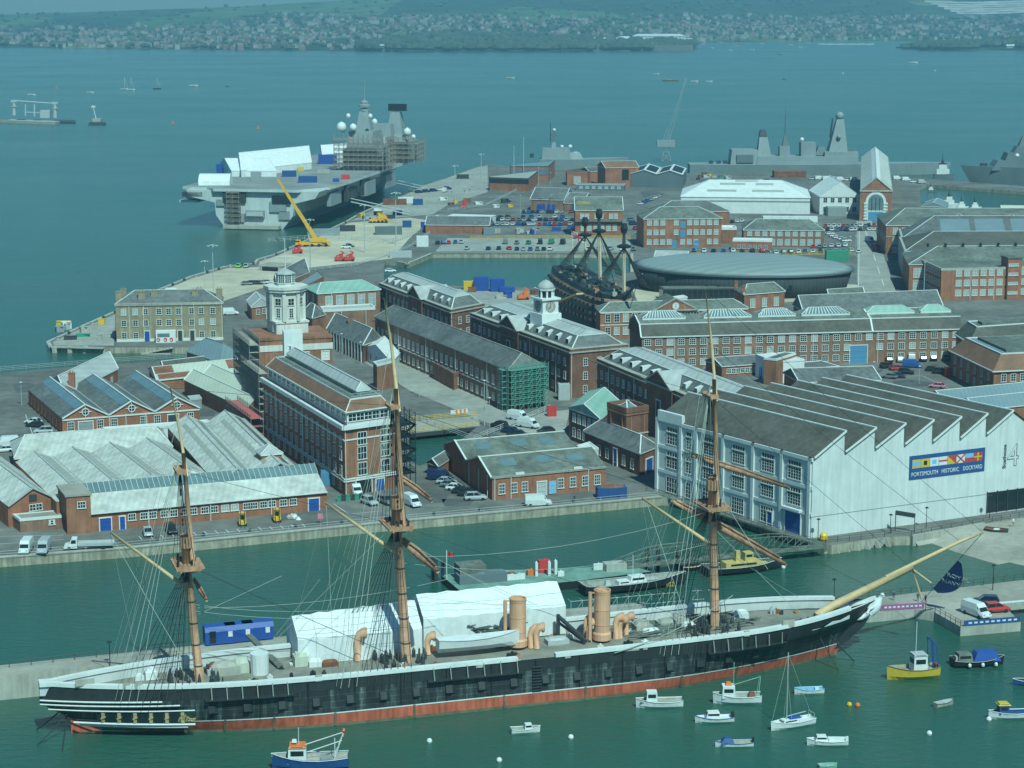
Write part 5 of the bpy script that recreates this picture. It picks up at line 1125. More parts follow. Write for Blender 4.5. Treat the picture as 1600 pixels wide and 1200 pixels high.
# ---- Georgian storehouses
def storehouse(label, Lp, Np, Rp, z, rows, nl, nr, dorm=0, ped=None, rm='slate', name='storehouse', r1=2.6, i1=4.5, r2=1.0, wallm='brick_dark', upper='lead', endm=None):
 c=fourth([P(*Lp, z), P(*Np, z), P(*Rp, z)]);ce=(c[0]+c[2])/2;rt_=thing(name, label, 'building', (ce.x, ce.y, ZG));walls(rt_, c, ZG, z-1.1, wallm)
 q=MB();q.prism([tuple(p)for p in grow(c, .35)], z-1.1, z-.75, 0);q.prism([tuple(p)for p in grow(c, .05)], z-.75, z-.1, 1);q.prism([tuple(p)for p in grow(c, .2)], z-.1, z+.1, 0);q.build('cornice', ['stone', wallm], rt_)
 q=MB();lo, mi=grow(c, -.8), grow(c, -i1)
 for i in range(4):
  j=(i+1)%4;q.poly([V3(lo[i], z-.3), V3(lo[j], z-.3), V3(mi[j], z+r1), V3(mi[i], z+r1)], 0);q.beam(V3(lo[i], z-.2), V3(mi[i], z+r1+.1), .3, .16, 1);q.beam(V3(mi[i], z+r1+.05), V3(mi[j], z+r1+.05), .35, .2, 1)
 q.build('roof', [rm, 'trim'], rt_);q=MB();roof_shape(mi, z+r1+.02, r2, 0, 3.5, 0, .05, q, 0, 0, ridge=.1);q.build('roof_top', [upper], rt_)
 H_=z-ZG
 for k in range(rows):
  z0=ZG+1.2+(H_-2.2)*k/rows
  wins(rt_, c[0], c[1], z0, nl, 1.15, 1.9, 1.5, 1.5, PALE, (1, 2));wins(rt_, c[1], c[2], z0, nr, 1.15, 1.9, 2.5, 2.5, 'glass', (1, 2))
 for t_ in[(k+.5)/max(1, nl//4)for k in range(max(1, nl//4))]:pipe(rt_, c[0], c[1], t_, ZG, z-1)
 pipe(rt_, c[1], c[2], .02, ZG, z-1)
 for k in range(dorm):
  t_=(k+.6)/(dorm+.2)
  if ped and abs(t_-ped)<.11:continue
  p0, p1=lerp2(lo[0], lo[1], t_), lerp2(mi[0], mi[1], t_);d=(c[1]-c[0]).normalized();inn=(p1-p0);f=V3(lerp2(p0, p1, .25), z+r1*.2);g=V3(lerp2(p0, p1, .95), z+r1*.85)
  q=MB();w_=V3(d, 0)*.8
  q.poly([f-w_, f+w_, f+w_+Vector((0, 0, 1.3)), f-w_+Vector((0, 0, 1.3))], 1);q.poly([f-w_+Vector((0, 0, 1.3)), f+w_+Vector((0, 0, 1.3)), g+w_, g-w_], 0)
  q.poly([f+w_, g+w_, f+w_+Vector((0, 0, 1.3))], 0);q.poly([f-w_, f-w_+Vector((0, 0, 1.3)), g-w_], 0);q.build('dormer', ['white', 'glass'], rt_)
 if ped is not None:
  a, b=lerp2(c[0], c[1], ped-.09), lerp2(c[0], c[1], ped+.09);d=(b-a).normalized();n2=Vector((d.y, -d.x));inn=-n2
  cs=[a+n2*.6, b+n2*.6, b+inn*10, a+inn*10];q=MB();q.prism([tuple(p)for p in cs], ZG, z);m0, m1=(cs[0]+cs[1])/2, (cs[2]+cs[3])/2
  q.poly([V3(cs[0], z), V3(cs[1], z), V3(m0, z+3.4)]);q.build('pediment_bay', [wallm], rt_);q=MB();T0, T1=V3(m0+n2*.4, z+3.5), V3(m1, z+3.5)
  q.poly([V3(cs[0]+n2*.4-d*.4, z), T0, T1, V3(cs[3]-d*.4, z)], 0);q.poly([V3(cs[1]+n2*.4+d*.4, z), V3(cs[2]+d*.4, z), T1, T0], 0)
  q.beam(V3(cs[0]+n2*.4-d*.4, z), T0, .4, .4, 1);q.beam(V3(cs[1]+n2*.4+d*.4, z), T0, .4, .4, 1);q.beam(V3(cs[0]+n2*.4, z), V3(cs[1]+n2*.4, z), .4, .4, 1);q.build('pediment_roof', ['lead', 'stone'], rt_)
  door(rt_, cs[0], cs[1], .5, ZG+5, 2.2, 4.5, 'black')
 return rt_, c
SZ=15.0
s11, _=storehouse('dark brick storehouse with pale lead roof and dormers, farthest of the row', (592, 442), (704, 484), (757, 474), SZ, 3, 16, 3, 10, .55)
s10, c10=storehouse('dark brick storehouse below the white clock tower', (735, 489), (891, 546), (981, 538), SZ, 3, 18, 3, 10, .43)
s9, _=storehouse('dark brick storehouse nearest the saw-tooth boathouse, part hidden behind it', (933, 560), (1150, 650), (1243, 640), SZ, 3, 22, 3, 12, .5)
# clock tower of the middle storehouse
ck=P(853, 503, SZ+3);s1=ck.y/fw(500);r0=ang(c10[1], c10[2])+.05;tw=33*s1;zq=lambda y:hz(ck, y)
tr=thing('clock_tower', 'white wooden clock tower with domed cupola on the storehouse roof', 'clock tower', tuple(ck));ck=ck+Vector((0, tw*.5, 0))
q=MB();q.box((ck.x, ck.y, SZ+1), (tw*1.08, tw*1.08, zq(488)-SZ-1), r0);q.box((ck.x, ck.y, zq(488)), (tw*.86, tw*.86, zq(467)-zq(488)), r0);q.box((ck.x, ck.y, zq(467)), (tw*1.05, tw*1.05, .5), r0);q.build('tower_body', ['white'], tr)
q=MB();rl=tw*.36;zA, zB=zq(465), zq(453);ocl=[(ck.x+math.cos(r0+R(22.5+45*i))*rl, ck.y+math.sin(r0+R(22.5+45*i))*rl)for i in range(8)]
for p in ocl:q.tube([(*p, zA-.3), (*p, zB)], .3, 6)
q.lathe((ck.x, ck.y, zA-.6), [(rl*1.25, 0), (rl*1.25, .6)], 8, rot=r0+R(22.5));q.lathe((ck.x, ck.y, zA), [(rl*.55, 0), (rl*.55, zB-zA)], 8);q.lathe((ck.x, ck.y, zB), [(rl*1.25, 0), (rl*1.3, .5)], 8, rot=r0+R(22.5));q.build('belfry', ['white'], tr)
for i in range(8):
 a=r0+R(45*i);p=(ck.x+math.cos(a)*rl*.8, ck.y+math.sin(a)*rl*.8);q=MB();q.box((*p, zA+.3), (.9, .1, (zB-zA)*.7), a+math.pi/2);q.build('belfry_opening', ['glass'], tr)
q=MB();hd=zq(437)-zB-.5;q.lathe((ck.x, ck.y, zB+.5), [(rl*1.15, 0), (rl*1.12, hd*.2), (rl*.98, hd*.45), (rl*.68, hd*.72), (rl*.3, hd*.92), (.15, hd)], 16);q.build('dome', ['lead'], tr, smooth=True)
q=MB();zt2=zq(437);q.tube([(ck.x, ck.y, zt2-.2), (ck.x, ck.y, zq(417))], .08, 5);q.lathe((ck.x, ck.y, zt2+.5), [(.05, 0), (.35, .3), (.05, .6)], 8);q.box((ck.x+.2, ck.y, zq(421)), (1.5, .06, .7));q.build('weather_vane', ['slate_green'], tr)
for face in(0, 1):
 a=r0 if face==0 else r0-math.pi/2;n2=Vector((math.sin(a), -math.cos(a)));X=Vector((math.cos(a), math.sin(a), 0));zc_=(zq(488)+zq(467))/2;c0=V3(xy(ck)+n2*(tw*.43+.06), zc_);rd=tw*.28;Zv=Vector((0, 0, 1));N3=V3(n2, 0)
 q=MB();q.poly([c0+(X*math.cos(i*.3927)+Zv*math.sin(i*.3927))*rd for i in range(16)], 0)
 for i in range(12):d_=X*math.cos(i*.5236)+Zv*math.sin(i*.5236);q.beam(c0+N3*.05+d_*rd*.72, c0+N3*.05+d_*rd*.92, .12, .06, 1)
 q.beam(c0+N3*.08, c0+N3*.08+Zv*rd*.8, .14, .06, 1);q.beam(c0+N3*.08, c0+N3*.08+(Zv*-.5-X*.6)*rd*.75, .16, .06, 1)
 q.build('clock_face', ['stone', 'black'], tr)
 # long low storehouse with the green scaffold
hz_=zt(795, 640, 577);s14, c14=house('long_storehouse', 'long two storey brown brick range with plain dark roof and green scaffold on its end', 'building', [P(586, 495, hz_), P(795, 578, hz_), P(849, 571, hz_)], hz_, ZG, 'brick_brown', 'hip', 3.4, 0, 3, 'slate', 'stone')
wins(s14, c14[0], c14[1], ZG+5.2, 27, 1.2, 2.4, 1, 1, ['glass', 'blind'], (1, 2));wins(s14, c14[0], c14[1], ZG+1, 27, 1.1, 1.9, 1, 1, PALE, (1, 1));band(s14, c14[0], c14[1], ZG+4.2, .3)
for t_ in(.2, .42, .64, .86):pipe(s14, c14[0], c14[1], t_, ZG, hz_)
scaffold('scaffolding', 'green tube scaffolding cage on the end of the long brown storehouse', c14[1]+Vector((-.2, -.5)), c14[2]+Vector((.4, -.5)), 1.6, ZG, hz_+.6, 1.5, 1.2, 'scaffold_green', 'scaffold_green', .07)
scaffold('scaffolding', 'narrow green scaffold along the side corner of the long brown storehouse', c14[1]+(c14[0]-c14[1]).normalized()*3+Vector((-.5, -.3)), c14[1]+Vector((-.5, -.3)), 1.3, ZG, hz_, 1.5, 1.2, 'scaffold_green', 'scaffold_green', .06)
hb, c=house('side_block', 'low flat roofed brick block attached in front of the long brown storehouse', 'annex', [P(676, 568, 6), P(709, 586, 6), P(733, 577, 6)], 6, ZG, 'brick', 'flat', rm='slate', trim='brick', par=.5);wins(hb, c[1], c[2], ZG+1.2, 2, 1, 1.8)
hb, c=house('copper_roof_building', 'brick building with pale green copper roof and tall white windows', 'building', [P(474, 448, 14), P(496, 458.5, 14), P(594, 452, 14)], 14, ZG, 'brick_brown', 'hip', 2.2, 1, 4, 'copper', 'trim');wins(hb, c[1], c[2], ZG+7, 5, 2.2, 4.0, 2, 1, 'blind', (1, 2));wins(hb, c[0], c[1], ZG+7, 2, 1.4, 4)
for t_ in(.22, .64):pipe(hb, c[1], c[2], t_, ZG, 14)
hb, c=house('brick_link', 'plain brick link with white cornice in front of the copper roofed building', 'annex', [P(500, 480, 9.5), P(505, 486, 9.5), P(586, 482, 9.5)], 9.5, ZG, 'brick_brown', 'flat', rm='lead', par=.4)
for t_ in(.35, .82):pipe(hb, c[1], c[2], t_, ZG, 9.3)
hb, c=house('rotunda', 'little brick pavilion with faceted slate pyramid roof beside the signal tower', 'pavilion', [P(470, 490, 9), P(488, 497, 9), P(508, 491, 9)], 9, ZG, 'brick', 'hip', 3.2, 0, 3.4, 'slate')
hb, c=house('slate_range', 'long single storey range with dark slate roof and white pilasters', 'building', [P(511, 514, 7), P(567, 539, 7), P(595, 529, 7)], 7, ZG, 'brick_dark', 'gable', 4.0, 0, 0, 'slate')
for k in range(12):p=lerp2(c[0], c[1], (k+.5)/12);q=MB();q.box((p.x, p.y, ZG), (.5, .5, 5), ang(c[0], c[1]));q.build('pilaster', ['trim'], hb)
chimney(hb, lerp2(c[0], c[2], .45), 10, 1.6, .9, 2.4, 'brick_brown');chimney(hb, lerp2(c[0], c[2], .85), 10, 1.6, .9, 2.0, 'brick_brown')
hb, c=house('marquee', 'white gabled marquee with grey windows between the brick ranges', 'marquee', [P(565, 544, 5), P(612, 566, 5), P(624, 552, 5)], 5, ZG, 'white', 'gable', 3.0, 1, 0, 'tent');wins(hb, c[0], c[1], ZG+1, 5, 1.1, 1.7, 1, 1, 'skylight', (0, 0), 'white')
hb, c=house('brick_stair_block', 'square windowless brick block at the end of the office roof', 'block', [P(583, 566, 9), P(589, 571, 9), P(617, 564, 9)], 9, ZG, 'brick', 'flat', rm='lead', par=.2)
hb, c=house('gable_cottage', 'small brick gable cottage with pale roof left of the signal tower', 'house', [P(386, 470, 6), P(393, 480, 6), P(422, 476, 6)], 6, ZG, 'brick', 'gable', 2.6, 0, 0, 'lead');wins(hb, c[1], c[2], 3.4, 2, 1.2, 1.6)
# ---- brick double-ridge building on the quay
zs=zt(768, 782, 746);A_, B_=P(694, 694, zs), P(769, 746, zs);dv=P(947, 729, zs)-B_
rr, cs=bays('quay_workshop', 'low brick workshop with two slate ridges and arched windows by the quay', A_, B_, A_+dv, 2, zs, 2.6, ZG, 'slate_green', 'brick_red', 0, [(.45, .8, 1, 'skylight', .14, .27), (.45, .8, 1, 'skylight', .46, .60), (.4, .75, 1, 'skylight', .72, .86)])
F0, F1=cs[2], cs[3]
for px in(784, 803, 820, 876, 895, 914, 933):p=lerp2(F0, F1, along(px, F0, F1, 765));put_wall(rr, 'window', win_mesh(1.2, 2.0, 'glass', (2, 2)), (p.x, p.y, ZG+1.3), ang(F0, F1))
door(rr, F0, F1, along(846, F0, F1, 768), ZG, 2.0, 3.0, 'galv');door(rr, F0, F1, along(863, F0, F1, 768), ZG+.2, 1.7, 2.8, 'flag_lblue', frame=False)
for px in(812, 903):p=lerp2(F0, F1, along(px, F0, F1, 748));q=MB();q.box((p.x, p.y-.1, zs-.3), (2, .3, .9), ang(F0, F1));q.build('roof_sign', ['trim'], rr)
band(rr, F0, F1, zs-.3, .3, .25, 'stone', 'gutter')
for t_ in(.02, .16, .84):pipe(rr, F0, F1, t_, ZG, zs)
for t_ in(.55, .75, .92):pipe(rr, cs[1], cs[2], t_, ZG, zs)
hb, c=house('lean_to', 'small slate lean-to at the left gable of the quay workshop', 'shed', [P(668, 722, 4.5), P(684, 728, 4.5), P(703, 716, 4.5)], 4.5, ZG, 'brick_red', 'gable', 1.2, 1, 0, 'slate')
# ---- dark brick pump house group beside the boathouse
hb, c=house('green_roof_shed', 'brick building with pale green sheet roof next to the brick tower', 'building', [P(889, 637, 9.5), P(938, 655, 9.5), P(968, 628, 9.5)], 9.5, ZG, 'brick_dark', 'gable', 2.2, 1, 0, 'copper');wins(hb, c[0], c[1], ZG+1.2, 5, 1.2, 2);wins(hb, c[0], c[1], ZG+4.8, 5, 1.2, 2, glass='blind')
zt_=13.5;hb, c=house('pump_house_tower', 'square dark brick tower with glass pyramid on top beside the white boathouse', 'tower', [P(949, 634, zt_), P(979, 644, zt_), P(1013, 639, zt_)], zt_, ZG, 'brick_dark', 'flat', rm='lead', trim='brick_dark', par=.9)
roof_shape([lerp2(c[0], c[2], .25), lerp2(c[1], c[3], .25), lerp2(c[2], c[0], .25), lerp2(c[3], c[1], .25)], zt_, 1.6, 0, 2.6, 0, .1).build('glass_pyramid', ['skylight', 'trim'], hb)
for i, j in((0, 1), (1, 2)):
 a, b=lerp2(c[i], c[j], .2), lerp2(c[i], c[j], .8);band(hb, c[i], c[j], zt_-.9, .3, .2, 'brick');band(hb, c[i], c[j], 8, .3, .2, 'stone')
 for t_ in(.2, .8):p=lerp2(c[i], c[j], t_);q=MB();q.box((p.x, p.y, 8.3), (.35, .35, 4), ang(c[i], c[j]));q.build('pilaster', ['brick'], hb)
hb, c=house('pump_house', 'dark brick pump house with slate roofs and tall blue door in the alley', 'building', [P(913, 673, 7), P(1000, 708, 7), P(1028, 697, 7)], 7, ZG, 'brick_dark', 'hip', 2.6, 0, 4, 'slate');band(hb, c[0], c[1], 6.7, .3, .25, 'trim');wins(hb, c[0], c[1], ZG+1, 6, 1.2, 2.2);door(hb, c[0], c[1], .58, ZG, 1.6, 4.0);door(hb, c[1], c[2], .5, ZG, 3, 3.2)
hb, c=house('white_kiosk', 'small white rendered kiosk behind the quay workshop', 'kiosk', [P(901, 697, 5.5), P(915, 707, 5.5), P(935, 701, 5.5)], 5.5, ZG, 'white', 'flat', rm='white', par=.2);door(hb, c[1], c[2], .3, ZG+.5, 1, 2, 'black')
# bridge over the small dock
q=MB();br=[E(628, 660, ZG), E(746, 650, ZG), E(750, 667, ZG), E(632, 679, ZG)];q.prism([tuple(p)for p in br], ZG-.9, ZG+.12, 1, top=0);
tag(q.build('bridge', ['concrete', 'dark']), 'short flat road bridge over the small dock beside the office block', 'bridge')
for a_, b_, nm in(((632, 678), (749, 666.5), 'near'), ((640, 659), (745, 650), 'far')):railing('railing', f'yellow railing on the {nm} side of the dock bridge', [a_, b_], ZG+.12, 1.2, 'yellow', 1.6, (1.0, .66, .33), .06)
# ---- the rope house range, right centre
zr=zt(1362, 565, 516);A_, B_=E(1003, 527, zr), E(1502, 514, zr);dv=Vector((-(B_-A_).y, (B_-A_).x)).normalized()*16
c=[A_+dv, A_, B_, B_+dv];rh=thing('rope_house', 'very long brown brick range with deep brown mansard roof and lantern skylights', 'building', (*((A_+B_)/2), ZG));walls(rh, c, ZG, zr, 'brick_brown')
q=MB();g0=grow(c, .3);za, zb2=zr+3.4, zr+5.2;k0=[g0[1], g0[2], lerp2(g0[2], g0[3], .16), lerp2(g0[1], g0[0], .16)]
def rl_(t):return V3(lerp2(g0[1], g0[0], t), 0), V3(lerp2(g0[2], g0[3], t), 0)
lv=[(0, zr), (.14, za), (.5, zb2), (.86, za), (1, zr)]
for k, ((t0, z0), (t1, z1_))in enumerate(zip(lv, lv[1:])):
 a0, b0=rl_(t0);a1, b1=rl_(t1);up0, up1=Vector((0, 0, z0)), Vector((0, 0, z1_));q.poly([a0+up0, b0+up0, b1+up1, a1+up1], 0 if k in(0, 3)else 1)
a_, b_=[[rl_(t)[e]+Vector((0, 0, z))for t, z in lv]for e in(0, 1)];q.poly(a_, 3);q.poly(b_[::-1], 3)
q.beam(rl_(.14)[0]+Vector((0, 0, za+.05)), rl_(.14)[1]+Vector((0, 0, za+.05)), .4, .25, 2);q.beam(rl_(0)[0]+Vector((0, 0, zr)), rl_(0)[1]+Vector((0, 0, zr)), .35, .3, 2)
for x, y in zip(a_, a_[1:]):q.beam(x, y, .4, .3, 2)
for e in(.715, ):
 pts=[V3(lerp2(xy(x), xy(y), e), x.z+.08)for x, y in zip(a_, b_)]
 for x, y in zip(pts, pts[1:]):q.beam(x, y, .5, .3, 2)
q.build('mansard_roof', ['slate_brown', 'slate_green', 'trim', 'brick_dark'], rh)
for px0, px1, m_ in((1011, 1079, 0), (1107, 1182, 0), (1192, 1251, 0), (1260, 1336, 0), (1362, 1437, 1), (1446, 1494, 1)):
 s0, s1=along(px0, A_, B_, 495), along(px1, A_, B_, 488);cs=[lerp2(rl_(.3)[0], rl_(.3)[1], s0), lerp2(rl_(.3)[0], rl_(.3)[1], s1), lerp2(rl_(.62)[0], rl_(.62)[1], s1), lerp2(rl_(.62)[0], rl_(.62)[1], s0)];cs=[xy(p)for p in cs]
 roof_shape(cs, zr+4.7, 1.6, 0, 3, 0, .6).build('roof_lantern', ['skylight' if m_==0 else 'copper', 'trim'], rh)
 if m_==0:
  q=MB()
  for k in range(13):t_=.08+.84*k/12;a0=lerp2(cs[0], cs[1], t_);b0=lerp2((cs[0]+cs[3])/2, (cs[1]+cs[2])/2, .14+.72*t_);q.beam(V3(a0, zr+4.76), V3(b0, zr+6.3), .22, .12)
  q.build('glazing_bar', ['trim'], rh)
hr=zr-ZG
for k, z0 in enumerate((.1, .42, .74)):
 n=29
 for i in range(n):
  t_=(i+.5)/n;
  if k<2 and 18.2<i<21.8 and k==0:continue
  if k==1 and 18.6<i<20.6:continue
  p=lerp2(A_, B_, t_);put_wall(rh, 'window', win_mesh(1.7, 1.7, random.choice(PALE), (2, 2)), (p.x, p.y, ZG+hr*z0), ang(A_, B_))
for t_ in(.1, .32, .53, .735, .94):pipe(rh, A_, B_, t_, ZG, zr)
door(rh, A_, B_, along(1341, A_, B_, 552), ZG, 5.2, 5.2, 'blue_pale')
# mansard end block and mansard office at the right edge
def mansard(name, label, L, N, Rr, z, rise, wallm, rows, nl, nr, top='sheet_blue', ins=3.2):
 c=fourth([P(*L, z), P(*N, z), P(*Rr, z)]);ce=(c[0]+c[2])/2;t_=thing(name, label, 'building', (ce.x, ce.y, ZG));walls(t_, c, ZG, z, wallm);q=MB();lo, mi=grow(c, .5), grow(c, -ins)
 for i in range(4):j=(i+1)%4;q.poly([V3(lo[i], z), V3(lo[j], z), V3(mi[j], z+rise), V3(mi[i], z+rise)], 0);q.beam(V3(lo[i], z-.05), V3(lo[j], z-.05), .3, .3, 1);q.beam(V3(mi[i], z+rise), V3(mi[j], z+rise), .4, .3, 1)
 q.build('mansard_roof', ['tile_brown' if 'office' in name else 'slate_brown', 'trim'], t_);q=MB();q.poly([V3(p, z+rise-.1)for p in mi]);m2_=grow(mi, -2.5);q.prism([tuple(p)for p in m2_], z+rise-.1, z+rise+.6, 1);q.build('roof_top', [top, 'slate_green'], t_)
 for k in range(rows):z0=ZG+1+(z-ZG-.6)*k/rows;wins(t_, c[0], c[1], z0, nl, 1.2, 1.9, 1, 1);wins(t_, c[1], c[2], z0, nr, 1.3, 1.9, 1.5, 1)
 return t_, c
mansard('mansard_block', 'dark ended mansard roofed block at the right end of the long brown range', (1494, 522), (1516, 536), (1680, 524), 10.5, 4, 'brick_brown', 2, 3, 8, 'slate_green', 3)
mansard('mansard_office', 'brick office with brown tiled mansard and flat blue grey top at the right edge', (1486, 548), (1553, 580), (1700, 573), 9, 4, 'brick', 2, 6, 9)
# ---- two storey range with clock gable in front of the old warship
hb, c=house('clock_gable_range', 'brick range with a clock in its central gable before the old wooden warship', 'building', [P(931, 480, 10.5), P(938, 487.5, 10.5), P(1168, 481, 10.5)], 10.5, ZG, 'brick', 'hip', 2.2, 1, 4, 'slate_green');wins(hb, c[1], c[2], ZG+5.5, 16, 1.5, 2.4, 1, 1, PALE);wins(hb, c[1], c[2], ZG+1.5, 16, 1.5, 2.2, 1, 1, PALE);band(hb, c[1], c[2], 10.0, .4, .25, 'trim');band(hb, c[1], c[2], 6.2, .25, .1, 'trim')
a_, b_=lerp2(c[1], c[2], along(1020, c[1], c[2], 486)), lerp2(c[1], c[2], along(1090, c[1], c[2], 486));d=(b_-a_).normalized();n2=Vector((d.y, -d.x));q=MB();m0=(a_+b_)/2+n2*.5;ap_=V3(m0, hz(V3(m0, 0), 466));a3, b3=V3(a_+n2*.5, 10.5), V3(b_+n2*.5, 10.5);bk_=V3(-n2*12, 0)
q.poly([a3, b3, ap_], 0);q.poly([a3, ap_, ap_+bk_, a3+bk_], 1);q.poly([b3, b3+bk_, ap_+bk_, ap_], 1);q.beam(a3, ap_, .4, .4, 2);q.beam(b3, ap_, .4, .4, 2);q.beam(a3, b3, .4, .4, 2);q.build('clock_gable', ['brick', 'slate_green', 'stone'], hb)
q=MB();c0=(a3+b3)/2+Vector((0, 0, 1.3))+V3(n2*.1, 0);X=V3(d, 0);Zv=Vector((0, 0, 1));q.poly([c0+(X*math.cos(i*.3927)+Zv*math.sin(i*.3927))*1.1 for i in range(16)], 0);q.beam(c0+V3(n2*.1, 0), c0+V3(n2*.1, 0)+Zv*.8, .2, .05, 1);q.beam(c0+V3(n2*.1, 0), c0+V3(n2*.1, 0)-Zv*.6, .2, .05, 1);q.build('clock_face', ['trim', 'black'], hb)
hb, c=house('white_dormer_cabin', 'white flat topped cabin on the roof behind the clock gable', 'cabin', [P(1040, 465, 13), P(1046, 468, 13), P(1074, 464, 13)], 13, 10, 'white', 'flat', rm='white', par=.1)
hb, c=house('brick_end_house', 'brick house with green roof and two white windows right of the clock gable', 'house', [P(1150, 452, 10), P(1163, 460, 10), P(1226, 455, 10)], 10, ZG, 'brick', 'hip', 2.4, 1, 3, 'slate_green');wins(hb, c[1], c[2], ZG+3.6, 3, 1.7, 2.8, 1, 1, 'blind');chimney(hb, c[0], 10, 1.2, 1, 2.4);chimney(hb, lerp2(c[0], c[1], .9), 10, 1.2, 1, 2.4)
hb, c=house('glass_pavilion', 'long low dark glazed pavilion with flat roof before the museum', 'pavilion', [P(1030, 447, 6), P(1036, 452, 6), P(1152, 451, 6)], 6, ZG, 'glass', 'flat', rm='slate_green', trim='dark', par=.1)
for k in range(14):p=lerp2(c[1], c[2], (k+.5)/14);q=MB();q.box((p.x, p.y, ZG), (.2, .25, 4), 0);q.build('mullion', ['dark'], hb)
hb, c=house('museum_shop', 'low slate roofed building in front of the elliptical museum, right side', 'building', [P(1245, 478, 6), P(1262, 488, 6), P(1350, 482, 6)], 6, ZG, 'brick', 'gable', 2.2, 1, 0, 'slate');chimney(hb, c[2], 6, 1, 1, 1.5)
hb, c=house('slate_shed', 'long dark slate ridge roof behind the long brown range, right of centre', 'shed', [P(1240, 476, 11), P(1256, 487, 11), P(1472, 478, 11)], 11, ZG, 'brick_dark', 'gable', 4, 1, 0, 'slate')
hb, c=house('cowl_shed', 'gabled slate shed behind the long range by the foot of the road', 'shed', [P(1288, 462, 7), P(1298, 470, 7), P(1352, 466, 7)], 7, ZG, 'brick', 'gable', 3, 1, 0, 'slate_green')
# ---- elliptical museum
l_, r_=P(990, 415, 10), P(1340, 425, 10);ce=(l_+r_)/2;aa=(r_-l_).length/2;rm_=ang(l_, r_);bb=29.0;mus=thing('museum', 'low elliptical museum with smooth blue grey dome roof and black timber walls', 'museum', (ce.x, ce.y+8, ZG));mc=(ce.x, ce.y+8)
M['museum_roof']=ribbed('museum_roof', (.26, .295, .29), 4.5, .14, 1.2, rough=.5, var=.05, scale=.05);M['museum_wall']=ribbed('museum_wall', (.05, .058, .06), 1.5, .3, 0, rough=.8, var=.12, scale=.2)
MB().lathe((*mc, ZG), [(aa*.93, 0), (aa*.985, 7.8)], 72, 0, 1, bb/aa, rm_).build('wall', ['museum_wall'], mus, smooth=True)
MB().lathe((*mc, 9.5), [(aa*1.0, 0), (aa*1.005, .6)], 72, 0, 1, bb/aa, rm_).build('roof_rim', ['navy_dark'], mus)
MB().lathe((*mc, 10.1), [(aa*1.0, 0), (aa*.9, 1.1), (aa*.7, 2.4), (aa*.4, 3.5), (aa*.15, 3.9), (aa*.01, 4.0)], 72, 0, 1, bb/aa, rm_).build('roof', ['museum_roof'], mus, smooth=True)
for k, a in enumerate((-112, -107, -103, -100, -97)):
 p=Vector((math.cos(R(a))*aa*.99, math.sin(R(a))*bb*.99));k_, s_=math.cos(rm_), math.sin(rm_);MB().box((mc[0]+p.x*k_-p.y*s_, mc[1]+p.x*s_+p.y*k_-.1, 6-k%2), (.8, .6, .8)).build('porthole', ['black'], mus)
for a in(-84, -80, -72):
 p=Vector((math.cos(R(a))*aa*.985, math.sin(R(a))*bb*.985));MB().box((mc[0]+p.x, mc[1]+p.y, 4), (5, .8, 2.6), rm_).build('window', ['glass'], mus)
 # ---- brick buildings of the middle and far dockyard
def front(name, label, cat, a, b, dep, z, **k):
 A, B=E(*a, z), E(*b, z);d=(B-A).normalized();n2=Vector((-d.y, d.x))*dep;return house(name, label, cat, [A+n2, A, B, B+n2], z, **k)
hb, c=front('brick_store', 'three storey brick store with hipped green slate roof and white sash windows beyond the old warship', 'building', (1006, 342), (1128, 341), 22, zt(1066, 387, 342), wall='brick', roof='hip', rise=4, axis=1, hip=9, rm='slate_green');z=zt(1066, 387, 342)
for k in range(3):wins(hb, c[1], c[2], ZG+1.4+(z-ZG)*k/3, 11, 1.7, 2.0, 1, 1, 'blind', (1, 1), skip=(3, 5)if k else(4, 8));
for t_, z0 in((.39, 0), (.68, 0), (.5, 4.2), (.5, 8.2)):door(hb, c[1], c[2], t_, ZG+z0, 2.2, 3.0, 'blue_pale', frame=False)
hb, c=front('brick_store', 'second hipped roof brick store directly behind the three storey one', 'building', (1024, 331), (1140, 330), 18, 14, wall='brick', roof='hip', rise=4, axis=1, hip=9, rm='slate')
hb, c=front('mossy_store', 'brick store with yellow mossy roof behind the old warship masts', 'building', (899, 328.5), (973, 328.5), 20, zt(936, 369, 328.5), wall='brick_red', roof='gable', rise=5.0, axis=1, rm='slate_green');z=zt(936, 369, 328.5);wins(hb, c[1], c[2], ZG+8, 8, 1.5, 2.0, 2, 2, 'blind', skip=(2, 5));wins(hb, c[1], c[2], ZG+2.5, 6, 1.6, 2.6, 2, 2, 'blind');band(hb, c[1], c[2], ZG+6.6, .8, 1.5, 'slate_green', 'canopy')
M['moss']=mat('moss', (.24, .20, .05), .9, .3, .15);q=MB();q.poly([roofpt([c[1], c[1], c[2], c[3]]if 0 else[c[0], c[1], c[2], c[3]], z, 5, .1, .02), roofpt(c, z, 5, .1, .4), roofpt(c, z, 5, .62, .3), roofpt(c, z, 5, .7, .05)]);q.build('moss_patch', ['moss'], hb)
hb, c=front('white_hangar', 'large white hip roofed shed in the middle distance right of centre', 'shed', (1064, 307), (1266, 309), 46, zt(1160, 333, 307.5), wall='white', roof='hip', rise=6.5, axis=1, hip=14, rm='white', trim='white');z=zt(1160, 333, 307.5)
for t0, t1, f0, f1 in((.2, .43, .30, .42), (.55, .8, .30, .42), (.3, .5, .7, .82), (.58, .72, .7, .82), (.42, .6, .90, .97)):q=MB();q.poly([roofpt(c, z, 6.5, f0, t0), roofpt(c, z, 6.5, f0, t1), roofpt(c, z, 6.5, f1, t1), roofpt(c, z, 6.5, f1, t0)]);q.build('roof_light', ['sheet_dark'], hb)
band(hb, c[1], c[2], z-2.2, .5, .2, 'grey', 'joint_line')
